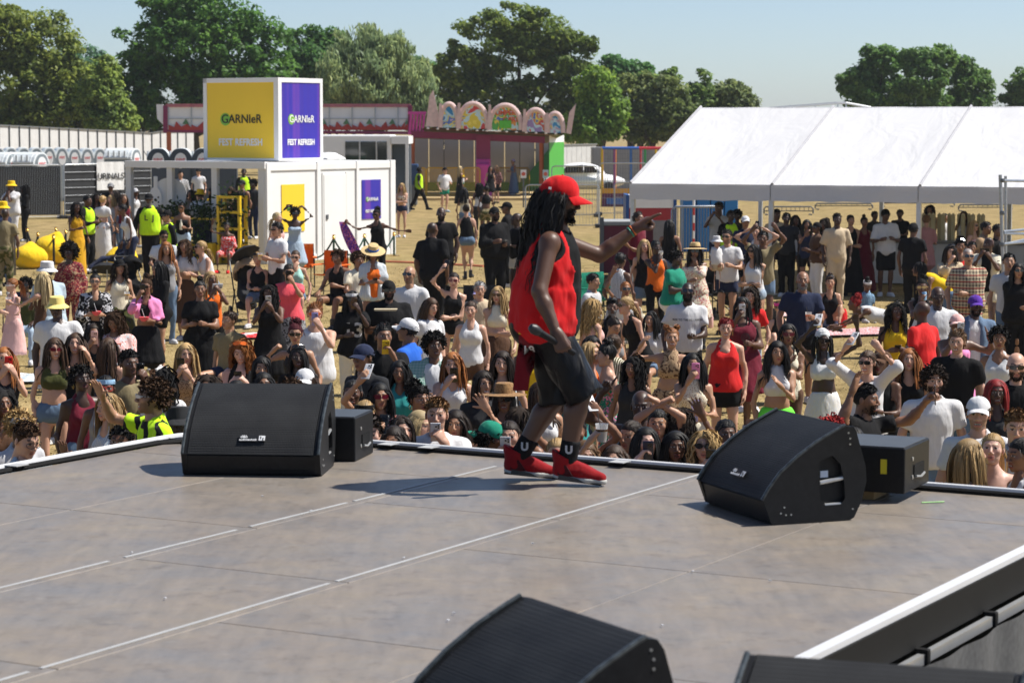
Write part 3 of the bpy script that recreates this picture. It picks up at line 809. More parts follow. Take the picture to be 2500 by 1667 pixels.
def hair_geo(style, var=0, hat=False, mul=1.0, lmul=1.0, front=-1):
	g = np.random.default_rng(sum(map(ord, style)) * 7 + var * 17 + hat)
	G = []; N = lambda k: int(k * mul)
	unit = lambda p: (p - SK_C) / np.linalg.norm(p - SK_C, axis=1)[:, None]
	def add(P_, w, taper=.35, tw=.5): G.append(ribbons(P_, w, g, taper, tw))
	base = .005; zclip = None
	if style in ('long', 'longwavy', 'longcurly', 'straight', 'bob', 'longback'):
		n = N({'longcurly': 460, 'bob': 420}.get(style, 500)); p = scalp_roots(g, n); e = unit(p); part = (-.02, .012)[var % 2]
		sx = np.sign(p[:, 0] - part + g.normal(size=n) * .004)
		d = np.stack([sx * (.55 if style != 'longback' else .2), .10 + .8 * (p[:, 1] > .03) + (.8 if style == 'longback' else .12), np.full(n, .0)], 1) + e * .15
		L = {'bob': .20, 'straight': .43, 'longcurly': .40, 'longback': .40}.get(style, .40) * g.uniform(.75, 1.08, n) * lmul
		o = {'longcurly': g.uniform(.006, .034, n), 'longwavy': g.uniform(.005, .020, n), 'straight': g.uniform(.003, .010, n)}.get(style, g.uniform(.004, .015, n))
		P_ = grow(g, p, d, L, 11 if style == 'longcurly' else 8, .62, o, {'longwavy': .009, 'long': .004, 'longback': .004, 'bob': .003}.get(style, .0015), {'longwavy': 32, 'longcurly': 75}.get(style, 20), .011 if style == 'longcurly' else 0)
		add(P_, (g.uniform(.008, .014, n) if style != 'longcurly' else g.uniform(.008, .014, n)) / mul ** .7, .2, .45)
	elif style in ('short', 'fade', 'quiff'):
		n = N(420); p = scalp_roots(g, n, .045 if style == 'fade' else None); e = unit(p)
		d = np.stack([e[:, 0] * .5 + .3, -.8 * np.ones(n), .25 * np.ones(n)], 1) + e * .45
		if style == 'quiff': d = np.where((p[:, 1] < -.02)[:, None], np.array((.25, .5, 1.0)) + e * .3, np.array((0, .6, -.5)) + e * .3)
		L = g.uniform(.022, .040, n) * (1.5 if style == 'quiff' else .75 if style == 'fade' else 1)
		add(grow(g, p, d, L, 3, .05, g.uniform(.005, .016, n), shoulder=False), g.uniform(.008, .014, n), .3, .7)
	elif style in ('curls', 'miniafro', 'afro', 'curlypony'):
		n = N({'curls': 520, 'miniafro': 760, 'afro': 1100, 'curlypony': 330}[style]); p = scalp_roots(g, n); e = unit(p); hl = {'curls': .048, 'miniafro': .040, 'afro': .075, 'curlypony': .03}[style]
		p = p + e * {'afro': .038, 'miniafro': .016}.get(style, 0); d = e + g.normal(size=(n, 3)) * (.7 if style == 'curls' else .6); L = hl * g.uniform(.7, 1.15, n) * (1.25 if style == 'curls' else 1)
		add(grow(g, p, d, L, 5, .22 if style == 'curls' else .02, .004, 0, 170, .008, False, .8, .38), g.uniform(.009, .015, n) / mul ** .7, .9, 1.5)
		base = {'afro': .060, 'miniafro': .026, 'curls': .012, 'curlypony': .006}[style]
		if style == 'curlypony':
			c = np.array((0, .095, .105)); e2 = g.normal(size=(N(420), 3)); e2 /= np.linalg.norm(e2, axis=1)[:, None]; P_ = np.stack([c + e2 * k_ + g.normal(size=e2.shape) * .006 for k_ in (.02, .045, .065, .08)], 1); add(P_, .013, .6, 1.5)
	elif style in ('bun', 'topbun', 'pony', 'updo', 'sleek', 'twobuns', 'lowpony'):
		T = {'bun': (0, .098, .070), 'topbun': (0, .03, .118), 'pony': (0, .10, .060), 'updo': (0, .06, .105), 'sleek': (0, .105, .02), 'lowpony': (0, .10, -.02)}.get(style)
		n = N(300); p = scalp_roots(g, n)
		Ts = np.array(T) if T else np.stack([np.sign(p[:, 0]) * .06, np.full(n, .015), np.full(n, .098)], 1)
		P_ = np.stack([_push(p + (Ts - p) * t, SK_C, SK_R + .004 + .004 * math.sin(t * PI)) for t in np.linspace(0, 1, 6)], 1) + g.normal(size=(n, 1, 3)) * .0015; add(P_, g.uniform(.010, .016, n), .8, .2)
		balls = {'bun': [((0, .112, .078), .040)], 'topbun': [((0, .032, .148), .042)], 'updo': [((0, .07, .125), .058), ((.03, .04, .13), .035), ((-.03, .09, .10), .04)], 'twobuns': [((-.062, .012, .122), .034), ((.062, .012, .122), .034)], 'sleek': [((0, .112, .015), .030)]}.get(style, [])
		for c, R_ in balls:
			k = N(110); a = g.normal(size=(k, 3)); a /= np.linalg.norm(a, axis=1)[:, None]; b = np.cross(a, g.normal(size=(k, 3))); b /= np.linalg.norm(b, axis=1)[:, None]; rr = R_ * g.uniform(.75, 1.12 if style != 'updo' else 1.3, (k, 1))
			add(np.stack([np.array(c) + rr * (a * math.cos(t) + b * math.sin(t)) for t in np.linspace(0, 2.2, 6)], 1), .012, .5, .4)
		if style in ('pony', 'lowpony'):
			k = N(130); p2 = np.array(T) + g.normal(size=(k, 3)) * .012; add(grow(g, p2, np.tile((0, 1.0, .25 if style == 'pony' else -.3), (k, 1)) + g.normal(size=(k, 3)) * .18, .34 * g.uniform(.7, 1.1, k), 8, .28, .01, .006, 25), .013, .2, .6)
		k = N(26); p3 = scalp_roots(g, k); p3 = p3[p3[:, 1] < .02]      # loose wisps round the face
		if len(p3): add(grow(g, p3, np.stack([np.sign(p3[:, 0]) * .9, -.3 + 0 * p3[:, 0], 0 * p3[:, 0]], 1), .10, 5, .3, .01, .005, 40), .005, .2)
	elif style in ('braids', 'locs'):
		n = N(64); p = scalp_roots(g, n); e = unit(p); sx = np.sign(p[:, 0] + g.normal(size=n) * .004)
		d = np.stack([sx * .5, .15 + .8 * (p[:, 1] > .03), np.full(n, .0)], 1) + e * .15
		P_ = grow(g, p, d, .42 * g.uniform(.75, 1.1, n) * lmul, 12, .60, g.uniform(.006, .018, n), .003, 25)
		m = P_.shape[1]; tg = np.gradient(P_, axis=1); tg /= np.linalg.norm(tg, axis=2, keepdims=True) + 1e-9; u = np.cross(tg, np.array((.3, .9, .2))); u /= np.linalg.norm(u, axis=2, keepdims=True); v = np.cross(tg, u)
		R_ = .0075 * (1 + .25 * (np.arange(m) % 2))[None, :, None]; V = np.stack([P_ + R_ * (u * math.cos(a) + v * math.sin(a)) for a in np.arange(5) * 2 * PI / 5], 2).reshape(-1, 3)
		F = []
		for k in range(5):
			b0 = (np.arange(n)[:, None] * m + np.arange(m - 1)[None]).ravel() * 5; F.append(np.stack([b0 + k, b0 + (k + 1) % 5, b0 + 5 + (k + 1) % 5, b0 + 5 + k], 1))
		G.append((V, np.concatenate(F))); q = scalp_roots(g, N(160)); e = unit(q); add(grow(g, q, np.stack([np.sign(q[:, 0]) * .9, .4 + 0 * q[:, 0], 0 * q[:, 0]], 1), .05, 3, .2, .004, shoulder=False), .010, .8, .2)
	elif style == 'beard':
		hv, hf, ft = head_template('M', .0075, 0); q = hv[ft['beard']]; q = q[g.integers(0, len(q), N(420))] + g.normal(size=(N(420), 3)) * .002
		d = np.stack([q[:, 0] * 4, -.3 + 0 * q[:, 0], -1 + 0 * q[:, 0]], 1) + g.normal(size=q.shape) * .3; d /= np.linalg.norm(d, axis=1)[:, None]; L = g.uniform(.005, .012, (len(q), 1)) * (1 + .9 * (q[:, 2:3] < -.085)) * lmul
		P_ = np.stack([q - d * .002, q + d * L * .5 + np.array((0, -.003, 0)), q + d * L], 1); G.append(ribbons(P_, .0055, g, .4, .8))
	if front > -1: G = [(V, F[np.all(V[F][:, :, 1] > front, 1)]) for V, F in G]
	if hat and style != 'beard':
		Gn = []
		for V, F in G:
			keep = np.all(V[F][:, :, 2] < .052, 1); Gn.append((V, F[keep]))
		G = Gn
	if style != 'beard':
		F = Field([ell((0, .02, .03), np.array((.085, .105, .10)) + base)], .0085 if base < .02 else .012)
		F.add(ell(SK_C, SK_R + base), .01)
		X, Y, Z = F.xyz(); hl = np.interp(Y, (-.13, -.06, -.02, .03, .11), (.066, .052, .004, -.050, -.062))
		F.D = np.maximum(F.D, (hl - Z) * .7 + 0 * X).astype(f4)
		if base > .01: F.sub(ell((0, -.112, -.02), (.064, .075, .10)), .006)
		F.sub(ell((0, .014, .026), (.066, .085, .074)))
		if hat: F.plane((0, 0, .050), (0, 0, 1))
		V, Fc = F.net(1); G.append((V, Fc))
	n = 0; Vs, Fs = [], []
	for V, F in G: Vs.append(V); Fs.append(F + n); n += len(V)
	return np.concatenate(Vs), np.concatenate(Fs)
def hair_mesh(style, var=0, hat=False, mul=1.0, lmul=1.0, front=-1):
	key = (style, var, hat, mul, lmul, front)
	if key not in _hair: _hair[key] = mesh_np(*hair_geo(style, var, hat, mul, lmul, front), True, 'hair_' + style)
	return _hair[key]

# ---- things worn on the head, in head space
_tpl = {}
def tpl(key, fn):
	if key not in _tpl: _tpl[key] = fn()
	return _tpl[key]
def cap_mesh():
	m = MB(); n = 32; b = 0
	for i in range(9):
		a = i / 8 * PI / 2; c, sn = math.cos(a) ** .85, math.sin(a)
		for k in range(n):
			t = 2 * PI * k / n; fy = math.sin(t); seam = 1 - .010 * max(0, math.cos(6 * t) - .8) * 5 * (1 - i / 9)
			m.v.append((.0875 * c * math.cos(t) * seam, .014 + .108 * c * fy * seam, (.030 if fy < 0 else .030 - .022 * fy) * (1 - sn) + .030 * sn + .094 * sn + (.010 * sn * c * -fy)))
	for i in range(8):
		for k in range(n):
			p, q = b + i * n + k, b + i * n + (k + 1) % n; m.f.append((p, q, q + n, p + n))
	m.f.append(tuple(b + k for k in range(n))[::-1]); m.f.append(tuple(b + 8 * n + k for k in range(n)))
	N = 12                                   # long curved peak with thickness
	for z in (0, -.005):
		for j in range(5):
			for k in range(N + 1):
				t = -1 + 2 * k / N; a = t * .98; ext = j / 4 * .078 * (1 - t * t * .55)
				m.v.append((.0885 * math.sin(a) * (1 + .04 * j / 4), .014 - .108 * math.cos(a) - ext, .036 + z - .026 * t * t * (.5 + .5 * j / 4) - .020 * (j / 4)))
	b2 = b + 9 * n; R = N + 1; T = 5 * R
	for j in range(4):
		for k in range(N):
			p = b2 + j * R + k; m.f.append((p, p + 1, p + R + 1, p + R)); q = p + T; m.f.append((q, q + R, q + R + 1, q + 1))
	for k in range(N): p = b2 + 4 * R + k; m.f.append((p, p + 1, p + 1 + T, p + T))
	m.lathe([(.0065, .122), (.006, .127), (.001, .129)], 8, (0, .014, 0))
	return m.mesh('cap', True)
def bucket_mesh():
	return MB().lathe([(.089, .048), (.087, .075), (.080, .128), (.070, .136), (.001, .138)], 28, (0, .010, 0), 1, 1.2).lathe([(.089, .052), (.142, .008), (.143, .003), (.088, .046)], 28, (0, .010, 0), 1, 1.12).mesh('bucket_hat', True)
def straw_mesh():
	return MB().lathe([(.092, .050), (.090, .10), (.080, .142), (.060, .150), (.001, .145)], 28, (0, .010, 0), 1, 1.2).lathe([(.090, .056), (.15, .050), (.205, .040), (.205, .036), (.15, .045), (.089, .050)], 32, (0, .010, 0), 1, 1.08).mesh('straw_hat', True)
def hatband_mesh():
	return MB().lathe([(.0935, .056), (.0955, .060), (.0935, .086), (.090, .086)], 28, (0, .010, 0), 1, 1.2).mesh('hat_band', True)
def glasses_mesh(kind):
	m = MB(); wide = .030 if kind != 'slim' else .031; hh = {'dark': .0195, 'slim': .0125, 'round': .0215, 'clear': .0185}[kind]
	for s in (-1, 1):
		poly = []
		for k in range(14):
			a = 2 * PI * k / 14; p = 3.2 if kind != 'round' else 2
			ca, sa = math.cos(a), math.sin(a)
			poly.append((s * .0335 + wide * abs(ca) ** (2 / p) * (1 if ca > 0 else -1), .004 + hh * abs(sa) ** (2 / p) * (1 if sa > 0 else -1)))
		f = MB().prism(poly, -.113, -.108);
		for v in f.v: m.v.append((v[0], v[1] + 1.6 * max(0, abs(v[0]) - .02) ** 1.35, v[2]))
		b = len(m.v) - len(f.v); m.f += [tuple(b + i for i in q) for q in f.f]
		m.bar((s * .064, -.098, .010), (s * .080, .012, .006), .004, .006)
	m.bar((-.012, -.112, .008), (.012, -.112, .008), .005, .005)
	return m.mesh('sunglasses', True)
def rims_mesh():
	m = MB()
	for s in (-1, 1):
		pts = []
		for k in range(17):
			a = 2 * PI * k / 16; x = s * .0335 + .031 * math.cos(a); pts.append((x, -.111 + 1.6 * max(0, abs(x) - .02) ** 1.35, .004 + .022 * math.sin(a)))
		m.tube(pts, .0022, 5)
	return m.mesh('rims', True)
def headband_mesh():
	return MB().lathe([(.0855, .040), (.088, .045), (.0835, .082), (.080, .082)], 28, (0, .014, 0), 1, 1.24).mesh('headband', True)
def scarf_mesh():
	F = Field([ell((0, .02, .04), (.09, .11, .1))], .0095); F.add(ell((0, .018, .040), (.083, .103, .092)), .01); F.sub(ell((0, -.112, -.03), (.072, .07, .098)), .008)
	X, Y, Z = F.xyz(); F.D = (F.D + .003 * np.sin(Z * 160 + Y * 90)).astype(f4); F.plane((0, 0, -.05), (0, 0, -1))
	return mesh_np(*F.net(1), True, 'head_scarf')
def earring_mesh():
	m = MB()
	for s in (-1, 1):
		m.tube([(s * .084, .005 + .022 * math.sin(a * PI / 6), -.066 - .022 * math.cos(a * PI / 6)) for a in range(13)], .0022, 5)
	return m.mesh('earrings', True)
def shoe_mesh(kind):
	F = Field([cone((0, .07, .05), (0, -.2, .04), .06, .06), cone((0, .01, 0), (0, .01, .2), .06, .06)], .009)
	if kind == 'boot': hz = .20
	elif kind == 'hightop': hz = .135
	else: hz = .085
	F.add(cone((0, .03, .040), (0, -.10, .038), .045, .048), .02); F.add(cone((0, -.10, .036), (0, -.175, .028), .046, .032), .02); F.add(cone((0, .02, .05), (0, .012, hz), .046, .044), .02)
	F.plane((0, 0, 0), (0, 0, -1)); F.plane((0, 0, hz), (0, 0, 1))
	return mesh_np(*F.net(1), True, 'shoe_' + kind)
def sole_mesh():
	F = Field([cone((0, .07, .03), (0, -.2, .03), .065, .06)], .008)
	F.add(cone((0, .03, .02), (0, -.10, .02), .050, .054), .02); F.add(cone((0, -.10, .02), (0, -.178, .02), .052, .036), .02); F.plane((0, 0, 0.0), (0, 0, -1)); F.plane((0, 0, .030), (0, 0, 1))
	return mesh_np(*F.net(1), True, 'sole')

def placed(M3, t, scale=1):
	M = np.eye(4); M[:3, :3] = M3 * scale; M[:3, 3] = t
	return Matrix(M.tolist())
def child(name, me, mat, parent, M):
	o = obj(name, me, mat, parent); o.matrix_local = M
	return o

# the stage, seen from above: front edge A = STG_A along U, sides at V = STG_V0 and STG_V1
STG_ANG = rad(29.5)
SU = Vector((math.sin(STG_ANG), math.cos(STG_ANG), 0)); SV = Vector((-math.cos(STG_ANG), math.sin(STG_ANG), 0))
STG_A, STG_V0, STG_V1, STG_Z = 12.95, 3.50, 9.65, 1.28
def in_stage(p, mg):
	a = p[0] * SU.x + p[1] * SU.y; v = p[0] * SV.x + p[1] * SV.y
	return a < STG_A + mg and v < STG_V1 + mg and v > STG_V0 - mg

NAMES = {'tee': 't_shirt', 'bigtee': 't_shirt', 'long': 'long_sleeved_top', 'shirt': 'shirt', 'blouse': 'blouse', 'jacket': 'jacket', 'tank': 'vest_top', 'loosetank': 'vest_top', 'crop': 'crop_top', 'croptee': 'crop_top',
		 'bandeau': 'bandeau_top', 'strap': 'bodice', 'halter': 'halter_top', 'vest': 'waistcoat', 'swim': 'swimsuit', 'jersey': 'sleeveless_jersey', 'offshoulder': 'off_shoulder_top', 'shorts': 'shorts', 'hotpants': 'shorts', 'longshorts': 'shorts',
		 'bikeshorts': 'cycling_shorts', 'briefs': 'briefs', 'trousers': 'trousers', 'jeans': 'jeans', 'flared': 'trousers', 'leggings': 'leggings', 'wide': 'trousers', 'skirt': 'skirt', 'midi': 'skirt', 'maxi': 'long_skirt', 'mini': 'skirt'}
PEOPLE = []
def P(x, y, label, sex='F', skin=3, yaw=0, hair='short/hblack', top='tee/black', bot='shorts/denim', aL='down', aR='down', **k):
	"""one person whose crown shows at photograph pixel (x, y)"""
	seed = len(PEOPLE) + 1; g = random.Random(seed * 13 + 5)
	H = k.get('H', {'M': 1.78, 'F': 1.68, 'C': 1.3}[sex] + g.uniform(-.03, .03))
	b = skeleton(sex, H, k.get('w', {'M': 1.04, 'F': 1.0, 'C': .9}[sex]), k.get('legs', 'stand'), k.get('lean', g.uniform(0, 4)), k.get('roll', g.uniform(-3, 3)), aL, aR, k.get('look', (g.uniform(-12, 12), g.uniform(-4, 6))), k.get('shift', g.uniform(-.03, .03)), k.get('stride', .25), g.uniform(-4, 4))
	# stand it where the crown falls on that line of sight
	up0 = k.get('base', 0.0); sc = 1.0
	if k.get('carried'): k['Z'] = PEOPLE[-1]['Z'] - .26
	if 'Z' in k:
		pt = at_y(x, y, k['Z']); up0 += ground_z(pt.y); sc = (pt.z - up0) / b.top[2]
	else:
		pt = at_g(x, y, b.top[2] + up0); up0 += ground_z(pt.y)
	if 'Z' not in k and 480 < y < 549 and x > 1740: pt = at_y(x, y, pt.y + 2.3); sc = (pt.z - up0) / b.top[2]      # in under the canvas
	if in_stage(pt, .32):
		Y = pt.y
		while in_stage(at_y(x, y, Y), .32): Y += .05
		pt = at_y(x, y, Y); up0 = ground_z(Y); sc = (pt.z - up0) / b.top[2]
	sc = max(.6, sc)
	R = rotz(rad(yaw)); off = R @ b.top * sc
	root = thing('person', label, 'person', (pt.x - off[0], pt.y - off[1], up0), rad(yaw), k.get('group', 'people in the crowd'))
	root.scale = (sc,) * 3
	Z = pt.y
	far = k.get('lod', 0 if Z < 21 else 1 if Z < 33 else 2 if Z < 48 else 3)
	res = (.024, .030, .038, .046)[far]
	# clothes first: they tell which skin is covered
	fields = []; parts = []
	specs = [t for t in (top.split('+') if top else []) + (bot.split('+') if bot else []) if t]
	for i, sp in enumerate(specs):
		q = sp.split('/'); kind = q[0]; c1 = q[1]; pat = q[2] if len(q) > 2 else ('denim' if 'denim' in c1 else 'plain'); c2 = q[3] if len(q) > 3 else None
		gk = dict(k.get('g', {}).get(kind, {}))
		V, F, fld = garment(b, kind, res, seed * 7 + i, **gk)
		if not len(V): continue
		fields.append(fld); parts.append(obj(NAMES[kind], mesh_np(V, F), mat_fabric(c1, pat, c2), root))
	prims = body_prims(b); F = Field([p[0] for p in prims], (.032, .037, .042, .050)[far])
	for p, kk in prims: F.add(p, kk)
	V, Fc = F.net(1)
	me0 = mesh_np(V, Fc); nr = np.zeros(len(V) * 3, np.float32); me0.vertices.foreach_get('normal', nr); nr = nr.reshape(-1, 3); bpy.data.meshes.remove(me0)
	cov = np.zeros(len(V), bool)
	for fl in fields: cov |= fl.sample(V) < .004
	V = V - nr * (.016 * cov)[:, None]
	tone = np.array(SKIN[skin]) * g.uniform(.92, 1.08)
	hs = hair.split('/'); hc = hs[1] if len(hs) > 1 else 'hblack'
	hV, hF, hcC = head_mesh('M' if sex == 'M' else 'F', (.0052, .0075, .0095, .012)[far], tone, hc if hs[0] != 'bald' else 'hdark', k.get('stubble') or k.get('beard'), hc if hs[0] in ('buzz', 'fade') else None, k.get('fv', g.choice((0, 0, 1)) if skin < 3 else g.choice((2, 2, 3))))
	hV = (hV * np.array((k.get('fw', g.uniform(.96, 1.04)), 1, 1)) * b.hs) @ b.hR.T + b.hc
	Vs, Fs, Cs = [V, hV], [tri(Fc), hF + len(V)], [np.tile(tone, (len(V), 1)), hcC]
	n = len(V) + len(hV)
	for i in (0, 1):
		shp, M3 = b.hand[i]; aV, aF = hand_template(shp, (.0055, .007, .009, .011)[far])
		q = aV * np.array((1, -1 if i else 1, 1)) * (b.s * (1 if sex == 'M' else .93)); q = q @ M3.T + b.wr[i]
		Vs.append(q); Fs.append((aF[:, ::-1] if i else aF) + n); Cs.append(np.tile(tone, (len(q), 1))); n += len(q)
	V = np.concatenate(Vs); me = mesh_np(V, np.concatenate(Fs)); C = np.concatenate(Cs)
	at = me.attributes.new('Col', 'FLOAT_COLOR', 'POINT'); at.data.foreach_set('color', np.concatenate([C, np.ones((len(C), 1))], 1).astype(np.float32).ravel())
	body = obj('body', me, mat_skin(), root)
	HM = placed(b.hR, b.hc, b.hs)
	if hs[0] not in ('bald', 'buzz'): child('hair', hair_mesh(hs[0], seed % 2 if far < 1 else 0, bool(k.get('hat')) and k['hat'].split('/')[0] in ('cap', 'capback', 'bucket', 'straw', 'scarf'), (.85, .55, .4, .4)[far]), mat_hair(hc, hs[0] in ('afro', 'miniafro', 'curls', 'curlypony', 'fade', 'longcurly', 'updo')), root, HM)
	if k.get('beard'): child('beard', hair_mesh('beard', 0, False, 1.0, k.get('bl', 1.0)), mat_hair(k['beard'], True), root, HM)
	if k.get('hat'):
		ht, hcol = k['hat'].split('/')[:2]; mt = mat_fabric(hcol, 'plain')
		if ht in ('cap', 'capback'):
			child('cap', tpl('cap', cap_mesh), mt, root, placed(b.hR @ (rotz(PI) if ht == 'capback' else I3) @ rotx(rad(k.get('captilt', -5))), b.hc + b.hR @ np.array((0, 0 if ht == 'cap' else .02, 0)), b.hs * 1.02))
		elif ht == 'bucket': child('bucket_hat', tpl('bucket', bucket_mesh), mt, root, HM)
		elif ht == 'straw':
			o = child('straw_hat', tpl('straw', straw_mesh), mat_fabric(hcol, 'crochet', 'tan' if hcol == 'straw' else 'brown'), root, HM)
			if len(k['hat'].split('/')) > 2:
				q = obj('hat_band', tpl('hband', hatband_mesh), mat_fabric(k['hat'].split('/')[2]), o)
		elif ht == 'headband': child('headband', tpl('headband', headband_mesh), mt, root, HM)
		elif ht == 'scarf': child('head_scarf', tpl('scarf', scarf_mesh), mt, root, HM)
	if k.get('gl'):
		q = k['gl'].split('/'); onhead = q[0].startswith('^'); kd = q[0].lstrip('^'); col = q[1] if len(q) > 1 else 'black'
		M = HM if not onhead else placed(b.hR @ rotx(rad(-50)), b.hc + b.hR @ np.array((0, .012, .035)) * b.hs, b.hs * 1.05)
		if kd == 'clear': child('glasses', tpl('rims', rims_mesh), mat_plain('spectacle_frame', col, .3), root, M)
		else: child('sunglasses', tpl(('gl', kd), lambda: glasses_mesh(kd)), mat_plain('sunglass_' + col, col, .12, 0, .05, 8, 0, .7), root, M)
	if k.get('ear'): child('earrings', tpl('ear', earring_mesh), mat_plain('gold_metal', 'gold', .3, 1), root, HM)
	sh = k.get('shoe', g.choice(('white', 'white', 'black', 'lightgrey', 'black')) if (Z > 19 or 'shoe' in k) else None)
	if sh:
		sk, scol = sh.split('/') if '/' in sh else ('trainer', sh)
		for i in (0, 1):
			f = b.ft[i]; z = np.array((0, 0, 1.0)) if abs(f[2]) < .3 else np.array((0, .7, .7)); y = -f; xx = np.cross(y, z); xx /= np.linalg.norm(xx); z = np.cross(xx, y)
			M = placed(np.stack([xx, y, z], 1), b.an[i] - z * .078 * b.s, b.s * (1 if sex == 'M' else .92))
			o = child('shoe', tpl(('shoe', sk), lambda: shoe_mesh(sk)), mat_fabric(scol, 'leather' if sk == 'boot' else 'plain'), root, M)
			if sk != 'boot' and far < 3: obj('sole', tpl('sole', sole_mesh), mat_plain('rubber_sole', (.6, .6, .58) if scol != 'black' else (.05, .05, .05), .7), o)
	W = Matrix.Translation(root.location) @ Matrix.Rotation(rad(yaw), 4, 'Z') @ Matrix.Diagonal((sc, sc, sc, 1))
	info = dict(root=root, b=b, W=W, label=label, Z=Z, sc=sc, seed=seed)
	PEOPLE.append(info)
	for i, key in ((0, 'pL'), (1, 'pR')):
		if k.get(key): prop(info, i, k[key])
	for tx in k.get('text', []): lettering(info, parts[0] if not isinstance(tx[-1], int) else parts[tx[-1]], *tx)
	return info

def lettering(info, part, s, size, z, col, x=0, back=False, tr=1.0, *_):
	"""flat print laid on the front of a garment"""
	me = text_mesh(s, size, 0, size * .02).copy()
	bv = BVHTree.FromPolygons([v.co[:] for v in part.data.vertices], [p.vertices[:] for p in part.data.polygons])
	o3 = info['b'].waist + info['b'].Rc @ np.array((x, 0, z)) * info['b'].s
	sg = 1 if back else -1
	bm = bmesh.new(); bm.from_mesh(me); bmesh.ops.triangulate(bm, faces=bm.faces); bmesh.ops.subdivide_edges(bm, edges=[e for e in bm.edges if e.calc_length() > .04], cuts=1); bm.to_mesh(me); bm.free()
	for v in me.vertices:
		p = Vector((o3[0] - sg * v.co.x, sg * 2.0, o3[2] + v.co.y))
		hit = bv.ray_cast(p, Vector((0, -sg, 0)))
		v.co = (p.x, (hit[0].y if hit[0] is not None else o3[1] + sg * .12) + sg * .004, p.z)
	o = obj('lettering', me, mat_plain('print_' + str(col), col, .8, 0, .03), info['root'])
	return o

